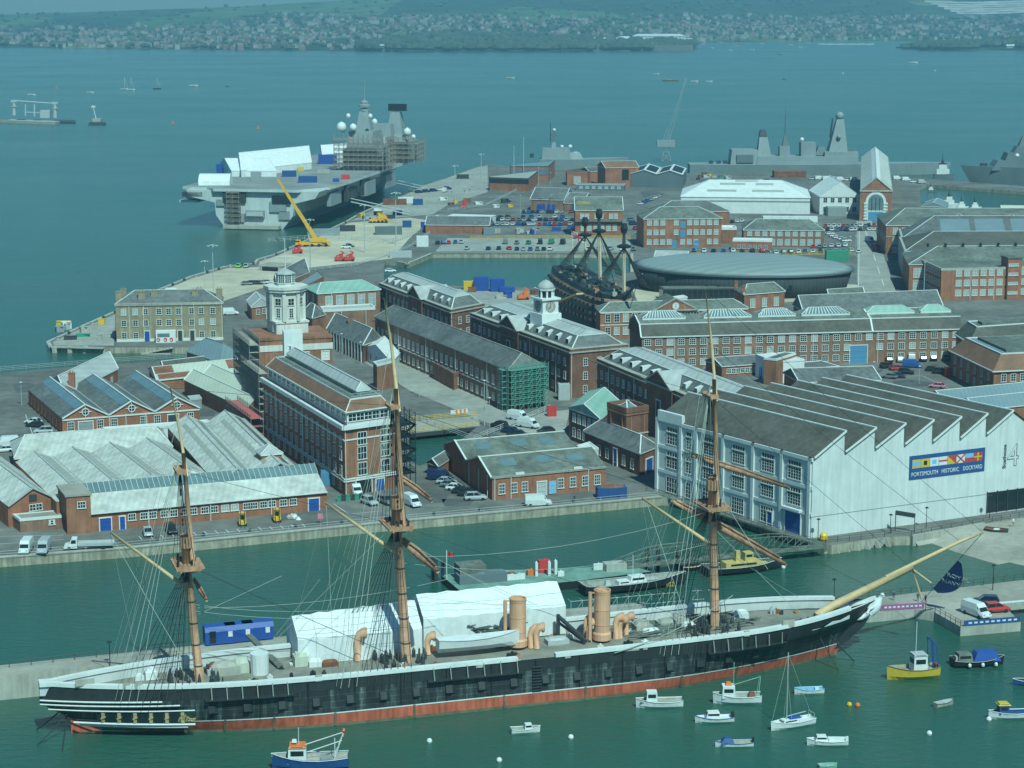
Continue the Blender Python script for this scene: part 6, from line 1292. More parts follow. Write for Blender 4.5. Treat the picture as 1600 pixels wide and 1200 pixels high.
hb, c=front('white_gable_hall', 'white gabled hall with small square windows next to the arched brick engine house', 'hall', (1281, 307), (1344, 307), 34, zt(1312, 335, 307), wall='white', roof='gable', rise=7.5, axis=0, rm='white', trim='white');wins(hb, c[1], c[2], ZG+6, 5, 1.8, 2.2, 1, 1, 'glass', (1, 1));wins(hb, c[1], c[2], ZG+1.5, 5, 1.8, 2.2, 1, 1, 'glass', (1, 1), skip=(2, ));q=MB();p=lerp2(c[1], c[2], .38);q.box((p.x, p.y-4, ZG), (9, 8, 4.2));q.build('porch', ['grey'], hb)
zE=zt(1369, 345, 297.5);A_, B_=E(1344, 297.5, zE), E(1394, 297.5, zE);bk=E(1346, 245, zE)-A_;rr, cs=bays('engine_house', 'tall gabled brick engine house with big white arched window and glazed ridge', V3(A_, zE), V3(B_, zE), V3(A_+bk, zE), 1, zE, 6.0, ZG, 'sheet', 'brick', 0, [(.72, 1.0, 1, 'white', .03, .97), (.72, 1.0, -1, 'white', .03, .97)]);A_, B_=cs[1], cs[2];band(rr, A_, B_, zE-.6, .7, .4, 'stone', 'cornice', .2);d=(B_-A_).normalized();n2=Vector((d.y, -d.x));m0=(A_+B_)/2;wz=zE-ZG
def arch(w_, z0, zs_, m, off, nm):pts=[m0-d*w_, m0+d*w_];q=MB();l=[V3(pts[0]+n2*off, z0), V3(pts[1]+n2*off, z0)]+[V3(m0+d*w_*math.cos(a*math.pi/10)+n2*off, zs_+w_*math.sin(a*math.pi/10))for a in range(11)];q.poly(l);return q.build(nm, [m], rr)
arch(4.9, ZG+.2, ZG+wz*.62, 'trim', .1, 'arch_surround');arch(3.7, ZG+wz*.35, ZG+wz*.62, 'skylight', .2, 'arched_window');door(rr, A_, B_, .5, ZG, 7, wz*.3, 'blue_pale', frame=False)
for k in range(6):
 for sg in(-1, 1):p=m0+d*4.7*sg+n2*.2;q=MB();q.box((p.x, p.y, ZG+.6+k*wz*.1), (2.0, .5, .9), ang(A_, B_));q.build('quoin', ['trim'], rr)
for k in range(3):p=m0+d*(-1.9+1.9*k)+n2*.3;MB().box((p.x, p.y, ZG+wz*.35), (.3, .2, wz*.4), ang(A_, B_)).build('glazing_bar', ['dark'], rr)
zA=14.0
hb, c=house('factory_hall', 'big brick factory hall with green slate hipped roofs at the right edge', 'factory', [P(1371, 336, zA), P(1385, 352, zA), P(1700, 352, zA)], zA, ZG, 'brick', 'hip', 5, 1, 10, 'slate_green');wins(hb, c[1], c[2], ZG+8.5, 22, 1.8, 2.6, 2, 1, 'blind');wins(hb, c[1], c[2], ZG+4.4, 22, 1.8, 2.6, 2, 1, 'blind');wins(hb, c[1], c[2], ZG+.8, 22, 1.8, 2.4, 2, 1, 'blind');band(hb, c[1], c[2], ZG+7.3, .3, .15, 'stone');wins(hb, c[0], c[1], ZG+5, 6, 1.5, 2.4)
for t0 in(.3, .56, .82):
 a0=lerp2(c[1], c[2], t0);dx=(c[2]-c[1]).normalized()*8;bk2=(c[0]-c[1]).normalized();q=MB();roof_shape([a0+bk2*10, a0+bk2*.5, a0+bk2*.5+dx*1.6, a0+bk2*10+dx*1.6], zA+.1, 3.6, 0, 0, 0, .1, q);q.build('cross_gable', ['slate_green', 'trim'], hb)
for k in range(5):
 a0, b0=c[1]+(c[0]-c[1])*(.12+k*.16), 0;
zB=12.0;hb, c=house('slate_hall', 'wide slate roofed hall with two pale blue roof lights and white end wall', 'hall', [P(1404, 349, zB), P(1411, 372, zB), P(1700, 371, zB)], zB, ZG, 'brick', 'hip', 6, 1, 14, 'slate')
for t0, t1 in((.21, .37), (.4, .56), (.6, .76)):q=MB();q.poly([roofpt(c, zB, 6, .25, t0), roofpt(c, zB, 6, .25, t1), roofpt(c, zB, 6, .85, t1), roofpt(c, zB, 6, .85, t0)]);q.build('roof_light', ['sheet_blue'], hb)
q=MB();q.prism([tuple(c[1]), tuple(c[1]+Vector((-.9, 0))), tuple(c[0]+Vector((-.9, 0))), tuple(c[0])], ZG, zB+.6);q.build('end_wall', ['stone'], hb)
hb, c=house('slate_hall', 'darker slate roofed hall in front of the one with blue roof lights', 'hall', [P(1408, 372, zB), P(1416, 392, zB), P(1700, 391, zB)], zB, ZG, 'brick', 'hip', 5, 1, 12, 'slate_brown');q=MB();q.prism([tuple(c[1]), tuple(c[1]+Vector((-.9, 0))), tuple(c[0]+Vector((-.9, 0))), tuple(c[0])], ZG, zB+.6);q.build('end_wall', ['stone'], hb)
hb, c=house('foundry', 'grey green hipped foundry roof with small ridge vents behind the flat roofed offices', 'building', [P(1411, 396, zB), P(1421, 413, zB), P(1700, 410, zB)], zB, ZG, 'brick', 'hip', 4.5, 1, 12, 'slate_green');wins(hb, c[1], c[2], ZG+5.5, 30, 1.8, 3.2, 1.5, 1, 'blind');wins(hb, c[1], c[2], ZG+1, 30, 1.8, 3.2, 1.5, 1, 'blind')
for k in range(7):p=roofpt(c, zB, 4.5, .96, .12+k*.1);MB().lathe(p, [(.5, 0), (.4, .8), (.7, 1.0), (.1, 1.4)], 8).build('ridge_vent', ['black'], hb)
zO=zt(1471, 470, 421.5);hb, c=house('flat_office', 'red brick four storey flat roofed offices with white metal windows at right', 'building', [P(1436, 406, zO), P(1471, 421.5, zO), P(1700, 416, zO)], zO, ZG, 'brick_red', 'flat', rm='slate_green', trim='stone', par=.5)
for k in range(3):wins(hb, c[1], c[2], ZG+1.6+3.5*k, 16, 1.9, 2.0, 5, 1, 'blind', (2, 1));wins(hb, c[0], c[1], ZG+1.6+3.5*k, 9, 1.5, 1.9, 1, 1, 'glass', (1, 1))
for px in(1477, 1588):p=lerp2(c[1], c[2], along(px, c[1], c[2], 440));
p=lerp2(c[1], c[2], along(1581, c[1], c[2], 440));q=MB();q.box((p.x, p.y+1.5, ZG), (5.2, 6, zO+3.6-ZG), ang(c[1], c[2]));q.box((p.x, p.y+1.5, zO+3.6), (5.8, 6.6, .4), ang(c[1], c[2]), 1);q.build('stair_tower', ['brick_red', 'slate_green'], hb)
for k in range(4):put_wall(hb, 'window', win_mesh(3.4, .8, 'blind', (3, 0)), (p.x, p.y-1.55, ZG+2+3.3*k), ang(c[1], c[2]))
for t_ in(.36, .2):pipe(hb, c[1], c[2], t_, ZG, zO)
zS=9.5;hb, c=front('brick_offices', 'two storey brick offices with slate roof and white boxy roof lights, right of centre', 'building', (1162, 359), (1288, 360), 20, zt(1240, 386, 359.5), wall='brick_brown', roof='hip', rise=3.6, axis=1, hip=6, rm='slate_green');wins(hb, c[1], c[2], ZG+4.8, 10, 1.7, 2.2, 1, 1, 'blind');wins(hb, c[1], c[2], ZG+.9, 10, 2.0, 2.4, 1, 1, 'blind', (2, 1))
for k in range(6):p=lerp2(c[1], c[2], .34+.115*k);q=MB();q.box((p.x, p.y+15, zS+1.6), (3.9, 4, 2.4));q.build('roof_light_box', ['white'], hb)
hb, c=front('gate_lodge', 'low brick lodge with flat white roof edge in front of the brick offices', 'lodge', (1145, 376), (1206, 377), 9, 6, wall='brick_red', roof='flat', rm='white', trim='white', par=.3);wins(hb, c[1], c[2], ZG+1, 6, 1.2, 1.4)
hb, c=front('white_top_cabin', 'small white topped cabin beside the three storey brick store', 'cabin', (1128, 358), (1151, 358), 9, 8, wall='brick', roof='flat', rm='white', trim='white', par=.8)
hb, c=front('pale_roof_shed', 'low shed with plain pale roof right of the old warship bow', 'shed', (1023, 401), (1073, 402), 14, 4.2, wall='grey', roof='gable', rise=1.6, axis=1, rm='lead')
hb, c=front('long_brick_store', 'low brick store with dark slate roof and white shed end beside the jetty', 'store', (665, 351), (764, 352), 14, zt(715, 365, 351.5), wall='brick_red', roof='gable', rise=3.2, axis=1, rm='slate')
hb, c=front('white_lean_shed', 'long white roofed shed behind the low brick store', 'shed', (700, 337), (767, 339), 8, 5.5, wall='white', roof='flat', rm='white', trim='white', par=.1)
hb, c=house('canteen', 'red brick building with grey roof and dark window strip by the jetty', 'building', [P(764, 276, 9), P(765, 277, 9), P(826, 279, 9), P(841, 267, 9)], 9, ZG, 'brick_red', 'flat', rm='sheet_dark', trim='dark', par=.1);band(hb, c[1], c[2], 6, 2.4, .15, 'glass', 'window_strip')
hb, c=house('boiler_house', 'brick building with dark glazed upper floor behind the canteen', 'building', [P(797, 258, 11), P(798, 260, 11), P(857, 260, 11), P(867, 251, 11)], 11, ZG, 'brick_red', 'flat', rm='sheet_blue', trim='dark', par=.1);band(hb, c[1], c[2], 6, 3.6, .15, 'navy_dark', 'window_strip')
zC=zt(855, 330, 312);hb, c=front('plain_brick_shed', 'plain tan brick shed with dark slate roof and blue doors above the crowded car park', 'shed', (829, 311), (881, 312.5), 20, zC, wall='brick_brown', roof='gable', rise=5, axis=1, rm='slate')
for t_ in(.32, .62):door(hb, c[1], c[2], t_, ZG, 4.2, 3.4, 'blue', frame=False);door(hb, c[1], c[2], t_-.02, ZG+5.2, 2.2, 1.0, 'black', frame=False)
hb, c=front('plain_brick_shed', 'lower right half of the tan brick shed with one blue door', 'shed', (881.5, 317), (910, 318), 18, zC-1.4, wall='brick_brown', roof='gable', rise=4.4, axis=1, rm='slate');door(hb, c[1], c[2], .6, ZG, 3, 3.6, 'blue', frame=False)
hb, c=house('red_brick_block', 'red brick block with white window slits beyond the jetty road', 'block', [P(884, 267, 9), P(886, 270, 9), P(918, 270, 9), P(940, 258, 9)], 9, ZG, 'brick_red', 'flat', rm='slate_brown', trim='brick_red', par=.4);wins(hb, c[1], c[2], ZG+1, 2, 1.6, 4, 8, 8, 'blind')
hb, c=front('red_brick_gable', 'tall red brick gable block with one dark window near the destroyer', 'block', (946, 262), (998, 261), 16, 13, wall='brick_red', roof='gable', rise=3, axis=1, rm='tile_brown');door(hb, c[1], c[2], .6, ZG+4, 4, 6, 'glass', frame=False)
hb, c=front('red_brick_gable', 'smaller dark roofed red brick block just left of the tall gable block', 'block', (921, 268), (950, 267), 12, 9, wall='brick_red', roof='gable', rise=2, axis=1, rm='slate')
zP=9.5;A_, B_=P(986, 271, zP), P(1067, 273, zP);rr, cs=bays('solar_shed', 'twin gabled brick shed with solar panels on white edged roofs', A_, B_, A_+Vector((6, 46, 0)), 2, zP, 2.2, ZG, 'white', 'navy_dark', 0, [(.12, .9, 1, 'black', .12, .9), (.12, .9, -1, 'black', .12, .9)]);q=MB()
hb, c=front('site_hut', 'long grey site hut with flat roof below the red brick blocks', 'hut', (900, 288), (975, 289), 8, 5, wall='navy_dark', roof='flat', rm='sheet_blue', trim='galv', par=.1);wins(hb, c[1], c[2], ZG+1, 7, 1.5, 1.2, 1, 1, 'blind', (0, 0))
hb, c=front('dark_low_shed', 'low dark red shed in front of the grey destroyer', 'shed', (1210, 268), (1260, 268), 10, 5.5, wall='rust', roof='flat', rm='tile_brown', trim='rust', par=.1)
hb, c=house('brick_slate_house', 'brick house with steep slate roof and blue ramp just behind the signal tower', 'house', [P(428, 438, 6.5), P(433, 446, 6.5), P(483, 425, 6.5), P(470, 411, 6.5)], 6.5, ZG, 'brick_red', 'gable', 3.5, 1, 0, 'slate')
hb, c=house('brick_annex', 'low red brick annex right of the steep slate roofed house', 'annex', [P(462, 444, 4.5), P(470, 451, 4.5), P(506, 433, 4.5), P(496, 424, 4.5)], 4.5, ZG, 'brick_red', 'flat', rm='sheet_blue', trim='brick', par=.3)
hb, c=front('concrete_bunker', 'low open fronted concrete shelter on the near end of the jetty', 'shelter', (404, 414), (440, 416), 9, 4, wall='stone', roof='flat', rm='concrete', trim='stone', par=.1);door(hb, c[1], c[2], .5, ZG, 7, 1.6, 'black', frame=False)
hb, c=front('white_box_block', 'plain white windowless block behind the saw-tooth boathouse', 'block', (1212, 565), (1257, 562), 12, zt(1235, 598, 563.5), wall='white', roof='flat', rm='white', trim='white', par=.15)
hb, c=front('brick_box', 'small brick flat roofed box left of the plain white block', 'block', (1194, 560), (1213, 562), 12, 9, wall='brick', roof='flat', rm='slate', par=.2)
hb, c=front('low_flat_store', 'low long flat roofed store with pale edge behind the boathouse', 'store', (1237, 579), (1312, 573), 10, 5, wall='brick', roof='flat', rm='slate', trim='trim', par=.2)
hb, c=front('low_grey_range', 'low grey roofed range at the foot of the long brown brick building', 'building', (1128, 572), (1200, 567), 10, 5, wall='brick', roof='gable', rise=1.6, axis=1, rm='slate');wins(hb, c[1], c[2], ZG+1, 8, 1.2, 1.2)
hb, c=front('boathouse_back_shed', 'dark slate roofed shed immediately behind the saw-tooth boathouse', 'shed', (1250, 597), (1375, 593), 14, 6, wall='brick', roof='gable', rise=2.4, axis=1, rm='slate')
for k, (a, b)in enumerate((((1480, 628), (1700, 606)), ((1530, 640), (1700, 622)))):hb, c=front('blue_ridge_shed', ('long blue grey ridge roof behind the boathouse, far right' if k==0 else 'second blue grey ridge roof touching the boathouse gable, far right'), 'shed', a, b, 9, 8, wall='brick', roof='gable', rise=2, axis=1, rm='sheet_blue')
hb, c=front('basin_shed', 'pale roofed shed by the upper right basin', 'shed', (1566, 331), (1700, 333), 12, 7, wall='stone', roof='gable', rise=2.5, axis=1, rm='sheet_cream')
hb, c=front('slip_shed', 'dark glass roofed shed beside the tugs of the upper basin', 'shed', (1440, 322), (1476, 323), 22, 6, wall='stone', roof='gable', rise=2, axis=0, rm='sheet_blue')
# ---- small repeated things of the yard
CM={}
PAINTS={'white':(.62, .64, .63), 'silver':(.38, .40, .41), 'grey':(.16, .17, .18), 'black':(.02, .022, .025), 'blue':(.04, .09, .28), 'red':(.38, .04, .035), 'dark blue':(.02, .03, .09), 'pink':(.55, .22, .28), 'green':(.06, .20, .10), 'lime':(.25, .55, .08)}
for k_, v_ in PAINTS.items():M['car_'+k_]=paint('car_paint_'+k_.replace(' ', '_'), v_, .3, .5)
def car_parts(kind):
 """profile stations (x, half width, z low, z high) for body and cabin"""
 if kind=='car':L, Wd=4.4, 1.78;body=[(-2.2, .45, .8), (-2.1, .3, .92), (-1.2, .25, .98), (.75, .25, .95), (1.7, .28, .82), (2.15, .35, .62), (2.2, .42, .55)];cab=[(-1.95, .94, .55), (-1.35, 1.44, .74), (.25, 1.48, .72), (1.1, .95, .5)]
 elif kind=='suv':L, Wd=4.7, 1.9;body=[(-2.35, .5, .95), (-2.25, .35, 1.05), (0, .3, 1.1), (1.0, .3, 1.08), (2.0, .32, .98), (2.3, .4, .75), (2.35, .5, .65)];cab=[(-2.2, 1.05, .62), (-1.85, 1.65, .74), (.35, 1.72, .74), (1.15, 1.08, .55)]
 else:L, Wd=5.6, 2.05;body=[(-2.8, .45, 2.25), (-2.7, .35, 2.4), (.9, .35, 2.42), (1.5, .35, 1.9), (1.95, .35, 1.22), (2.6, .38, 1.02), (2.8, .45, .7)];cab=None
 return L, Wd, body, cab
def car_mesh(kind, col, detail):
 key=(kind, col, detail)
 if key in CM:return CM[key]
 L, Wd, body, cab=car_parts(kind);b=MB();h=Wd/2
 b.loft([[(x, -h*.92, z0), (x, -h, z0+(z1-z0)*.5), (x, -h*.86, z1), (x, h*.86, z1), (x, h, z0+(z1-z0)*.5), (x, h*.92, z0)]for x, z0, z1 in body], 0, True, True)
 g=MB()
 if cab:
  cabr=[[(x, -w_, .92 if i in(0, 3)else.92), (x, -w_*.98, z)]for i, (x, z, w_)in enumerate(cab)]
  low=[(cab[0][0], h*.84), (cab[1][0], h*.84), (cab[2][0], h*.84), (cab[3][0], h*.84)]
  zb=body[2][2]-.03
  g.loft([[(x, -lw2, zb), (x, -w_, max(z, zb+.02)), (x, w_, max(z, zb+.02)), (x, lw2, zb)]for(x, z, w_), (_, lw2)in zip(cab, low)], 0, False, True)
  r0, r1=cab[1], cab[2];b.prism([(r0[0]+.05, -r0[2]*1.0), (r1[0], -r1[2]), (r1[0], r1[2]), (r0[0]+.05, r0[2])], r1[1]-.02, r1[1]+.035, 0)
  for sg in(-1, 1):
   b.beam((r0[0], sg*r0[2], r0[1]), (cab[0][0], sg*h*.84, zb), .09, .09);b.beam((r1[0], sg*r1[2], r1[1]), (cab[3][0], sg*h*.84, zb), .09, .09);b.beam((-.45, sg*r0[2], r1[1]), (-.45, sg*h*.85, zb), .09, .09)
 else:
  for sg in(-1, 1):g.poly([(1.0, sg*(h*.93), 1.35), (1.55, sg*h*.95, 1.35), (1.35, sg*h*.9, 1.95), (.85, sg*h*.9, 1.95)])
  g.poly([(1.53, -h*.78, 1.86), (1.53, h*.78, 1.86), (1.99, h*.82, 1.26), (1.99, -h*.82, 1.26)])
 t=MB()
 for x in(-L*.31, L*.31):
  for sg in(-1, 1):y=sg*(h-.1);t.tube([(x, y-.12, .33), (x, y+.12, .33)], .33, 10)
 def mk(n, bb, mm):
  me=bpy.data.meshes.new(n);me.from_pydata(bb.v, [], bb.f);[me.materials.append(M[k])for k in mm]
  if len(mm)>1:me.polygons.foreach_set('material_index', bb.m)
  me.update();return me
 lt=MB()
 for sg in(-1, 1):lt.box((L/2-.08, sg*h*.62, body[-2][2]-.16), (.12, .35, .14))
 if detail:r=[('body', mk('body', b, ['car_'+col])), ('glass', mk('glass', g, ['glass']))];wh=[mk('wheel', MB().tube([(0, -.12, 0), (0, .12, 0)], .33, 10), ['tyre'])];r+=[('wheel', wh[0], (x, sg*(h-.1), .33))for x in(-L*.31, L*.31)for sg in(-1, 1)];hl=mk('headlight', MB().box((0, 0, 0), (.12, .35, .14)), ['galv']);r+=[('headlight', hl, (L/2-.06, sg*h*.62, body[-2][2]-.16))for sg in(-1, 1)]
 else:
  n0=len(b.v);b.v+=g.v;b.f+=[tuple(i+n0 for i in f)for f in g.f];b.m+=[1]*len(g.f);n0=len(b.v);b.v+=t.v;b.f+=[tuple(i+n0 for i in f)for f in t.f];b.m+=[2]*len(t.f);r=[('car', mk('parked_car', b, ['car_'+col, 'glass', 'tyre']))]
 CM[key]=r;return r
def car(px, py, rz, col, label, kind='car', group=None, z=ZG, detail=False):
 p=P(px, py, z+.02);parts=car_mesh(kind, col, detail);nm={'car':'parked_car', 'suv':'parked_car', 'van':'parked_van'}[kind]
 if detail:
  root=thing(nm, label, 'van' if kind=='van' else 'car', tuple(p), group, rz)
  for pr in parts:o=bpy.data.objects.new(pr[0], pr[1]);COL.objects.link(o);o.parent=root;o.location=pr[2]if len(pr)>2 else(0, 0, 0)
  return root
 o=bpy.data.objects.new(nm, parts[0][1]);COL.objects.link(o);o.location=p;o.rotation_euler=(0, 0, rz);return tag(o, label, 'van' if kind=='van' else 'car', group)
NEAR=[
 (41, 862, -88, 'white', 'van', 'white van facing the water at the left end of the quay'), (69, 862, -88, 'silver', 'van', 'silver van beside the white one at the left end of the quay'),
 (231, 836, -75, 'silver', 'car', 'silver hatchback parked by the blue doors of the brick workshop'), (267, 832, -70, 'black', 'suv', 'black car parked next to the silver hatchback by the brick workshop'),
 (52, 662, 160, 'white', 'car', 'white car, upper of three by the gabled workshop'), (54, 667, 165, 'black', 'car', 'black car in the middle of three by the gabled workshop'), (68, 677, 190, 'silver', 'suv', 'silver estate car, lowest of three by the gabled workshop'),
 (10, 697, 200, 'white', 'van', 'white van at the left picture edge above the grey sheds'), (6, 706, 200, 'white', 'car', 'white car cut by the left picture edge'),
 (577, 788, -55, 'silver', 'suv', 'old pale saloon car parked before the arched doorway of the brick block'), (603, 787, -55, 'grey', 'suv', 'grey car half hidden by the main mast before the brick block'), (555, 772, -70, 'white', 'van', 'small white van inside the arched doorway of the brick block'),
 (643, 790, -60, 'white', 'van', 'white van parked just right of the main mast on the quay'), (688, 750, -20, 'dark blue', 'van', 'dark blue van by the lean-to of the quay workshop'),
 (698, 756, -15, 'silver', 'car', 'silver car second in the row beside the quay workshop'), (704, 761, -15, 'grey', 'car', 'grey car third in the row beside the quay workshop'), (713, 766, -15, 'white', 'car', 'white car in the middle of the row beside the quay workshop'), (722, 771, -15, 'black', 'car', 'black car in the row beside the quay workshop'), (733, 775, -12, 'black', 'suv', 'black estate car next to last in the row beside the quay workshop'), (743, 781, 8, 'silver', 'suv', 'silver off-roader nearest the corner of the quay workshop'),
 (841, 790, 6, 'white', 'van', 'white van parked along the quay in front of the quay workshop'), (780, 668, 140, 'black', 'suv', 'black car at the right end of the dock bridge'), (796, 676, 150, 'dark blue', 'car', 'dark blue car beside the black one near the dock bridge'),
 (810, 656, -35, 'white', 'van', 'white pickup van behind the white minibus'), (826, 668, -35, 'white', 'van', 'white minibus by the red box near the green scaffold'), (853, 676, 200, 'black', 'car', 'dark car behind the quay workshop roof'), (806, 681, 170, 'black', 'car', 'dark car peeping over the left of the quay workshop ridge'),
 (1525, 962, -60, 'white', 'van', 'white van standing on the pier end'), (1556, 956, 15, 'red', 'suv', 'red car on the pier end beside the white van'), (1540, 945, 170, 'dark blue', 'suv', 'dark car with red top behind the white van on the pier'),
 (1464, 606, 150, 'pink', 'car', 'pink sports car behind the boathouse roof'), (1388, 566, 90, 'black', 'suv', 'black car at the left of the row below the long brown range'), (1405, 565, 90, 'silver', 'suv', 'silver car second in the row below the long brown range'), (1422, 564, 90, 'white', 'van', 'pale van third in the row below the long brown range'), (1441, 564, 90, 'dark blue', 'suv', 'dark blue car in the row below the long brown range'), (1457, 563, 90, 'black', 'suv', 'black car fifth in the row below the long brown range'), (1475, 562, 90, 'grey', 'suv', 'grey car at the right of the row below the long brown range'),
 (1387, 575, 20, 'black', 'suv', 'black car, leftmost of the cluster in the yard at right'), (1401, 578, 20, 'red', 'car', 'red car with white roof in the yard at right'), (1425, 574, -10, 'blue', 'van', 'blue van in the yard at right'), (1416, 584, -15, 'black', 'suv', 'black car below the blue van in the yard'), (1403, 590, -15, 'dark blue', 'car', 'dark car next to the black one below the blue van'), (1390, 591, 150, 'grey', 'car', 'grey car lowest left of the cluster in the yard'),
 (1458, 580, -20, 'black', 'car', 'black car second from right in the yard at right'), (1470, 584, -20, 'black', 'suv', 'black car by the red box in the yard at right'), (1270, 568, 10, 'grey', 'car', 'grey car at the wall of the long brown range, left one'), (1288, 567, 10, 'grey', 'car', 'grey car at the wall of the long brown range, middle one'), (1304, 567, 10, 'black', 'car', 'dark car at the wall of the long brown range, right one'),
 (1225, 461, 10, 'white', 'van', 'white van parked in front of the elliptical museum'), (1342, 395, 75, 'white', 'car', 'white car driving on the road right of the museum'), (1359, 378, -70, 'silver', 'van', 'silver van beside the brick factory hall wall'), (1368, 388, -60, 'red', 'suv', 'red car beside the brick factory hall wall'), (1370, 394, -60, 'black', 'car', 'black car beside the brick factory hall wall')]
for px, py, a, colr, kd, lb in NEAR:car(px, py, R(a), colr, lb, kd, detail=True, z=ZG if not(1510<px and py>930)else 1.6)
def row(px0, py0, px1, py1, n, where, a=80, cols=('white', 'silver', 'black', 'grey', 'blue', 'red', 'dark blue', 'white'), kinds=('car', 'suv', 'car'), skip=0.0, side='left'):
 k=0
 for i in range(n):
  if random.random()<skip:continue
  t_=i/max(1, n-1);cl=random.choice(cols);kd=random.choice(kinds)
  car(px0+(px1-px0)*t_+random.uniform(-.8, .8), py0+(py1-py0)*t_+random.uniform(-.4, .4), R(a+random.gauss(0, 5)), cl, f'{cl} car, {ORD[min(k, 29)]} from left {where}', kd, group='cars '+where);k+=1
row(769, 345, 903, 345, 17, 'in the top row of the crowded car park');row(769, 352, 900, 352, 17, 'in the second row of the crowded car park');row(818, 333, 900, 333, 12, 'in the row by the blue doored shed', skip=.2)
row(770, 341, 903, 340, 12, 'in the rear row of the crowded car park', skip=.35)
row(684, 381, 720, 380, 5, 'by the pink ramp near the basin', 90);row(730, 390, 795, 390, 5, 'along the basin wall, left group', 85, skip=.2);row(808, 391, 860, 391, 6, 'along the basin wall, middle group', 85);row(900, 391, 990, 391, 6, 'along the basin wall behind the old warship', 85, ('white', 'silver', 'grey'))
row(790, 381, 880, 381, 6, 'under the yellow fence by the basin', 85, ('black', 'grey', 'green'), ('suv', 'van'))
row(1085, 394, 1190, 394, 8, 'along the kerb left behind the museum', 85);row(1200, 397, 1330, 393, 12, 'along the kerb right behind the museum', 85, skip=.1);row(1270, 388, 1320, 385, 6, 'beside the brick offices', 80);row(1290, 355, 1365, 354, 12, 'in the front row before the arched engine house', 80);row(1293, 361, 1366, 360, 11, 'in the second row before the arched engine house', 80);row(1296, 367, 1322, 378, 5, 'in the column at the road corner', 20)
row(1000, 320, 1030, 308, 6, 'on the road between brick stores', 60, skip=.1);row(1135, 348, 1160, 347, 4, 'behind the lodge', 80);row(986, 345, 1004, 372, 5, 'left of the three storey brick store', 40)
row(1085, 285, 1200, 283, 9, 'behind the large white shed', 10, skip=.2);row(1270, 281, 1335, 283, 7, 'behind the white gabled hall', 10, ('white', 'silver', 'white'), ('van', 'suv'));row(1402, 281, 1440, 287, 4, 'by the upper basin quay', 20, ('white', 'silver'), ('van', 'car'))
row(655, 302, 700, 296, 5, 'far out on the jetty', 30, ('white', 'grey', 'silver', 'dark blue'), ('van', 'suv'));row(386, 445, 418, 443, 5, 'in front of the signal tower promenade', 10, ('black', 'grey', 'silver'))
for px, py, a, cl, kd, lb in((373, 418, 90, 'lime', 'suv', 'bright green car at the water side of the promenade'), (385, 418, 90, 'silver', 'suv', 'silver car beside the bright green one on the promenade'), (541, 388, 8, 'white', 'car', 'white car alone on the sandy apron near the crane'), (546, 386, 8, 'black', 'car', 'black car behind the white one on the sandy apron'), (360, 492, 10, 'white', 'van', 'white caravan right of the stone waterfront block'), (410, 495, 10, 'red', 'van', 'red van by the gable cottage'), (695, 300, 80, 'white', 'van', 'white van driving on the open jetty'), (270, 460, 20, 'white', 'van', 'white and red motorboat trailer van behind the stone block'), (610, 425, 10, 'white', 'car', 'white car near the corner of the dock basin')):car(px, py, R(a), cl, lb, kd)
# flatbed truck and forklifts on the quay
def wheel_set(root, pts, r=.4, w_=.3, rot=0):
 for x, y in pts:q=MB();q.tube([(x, y-w_/2, r), (x, y+w_/2, r)], r, 10);q.build('wheel', ['tyre'], root, world=False)
p=G(137, 858);t=thing('flatbed_truck', 'white flatbed truck with long empty bed on the left part of the quay', 'truck', tuple(p), None, R(187));q=MB();q.loft([[(x, -1, z0), (x, -1, z1), (x, 1, z1), (x, 1, z0)]for x, z0, z1 in((1.9, .5, 2.3), (2.9, .5, 2.35), (3.5, .5, 1.3), (4.3, .5, 1.05), (4.45, .6, .7))], 0, True, True);q.build('cab', ['white'], t, world=False);q=MB();q.box((-1.6, 0, .85), (6.8, 2.1, .25));q.box((-1.6, 1.05, 1.1), (6.8, .06, .4));q.box((-1.6, -1.05, 1.1), (6.8, .06, .4));q.build('bed', ['galv'], t, world=False);q=MB();q.poly([(3.05, -.85, 2.2), (3.05, .85, 2.2), (3.52, .85, 1.35), (3.52, -.85, 1.35)]);q.poly([(2.1, -1.01, 1.4), (3.1, -1.01, 1.4), (2.9, -1.01, 2.1), (2.1, -1.01, 2.1)]);q.poly([(2.1, 1.01, 1.4), (3.1, 1.01, 1.4), (2.9, 1.01, 2.1), (2.1, 1.01, 2.1)]);q.build('glass', ['glass'], t, world=False);wheel_set(t, [(3.4, -.9), (3.4, .9), (-3, -.9), (-3, .9)])
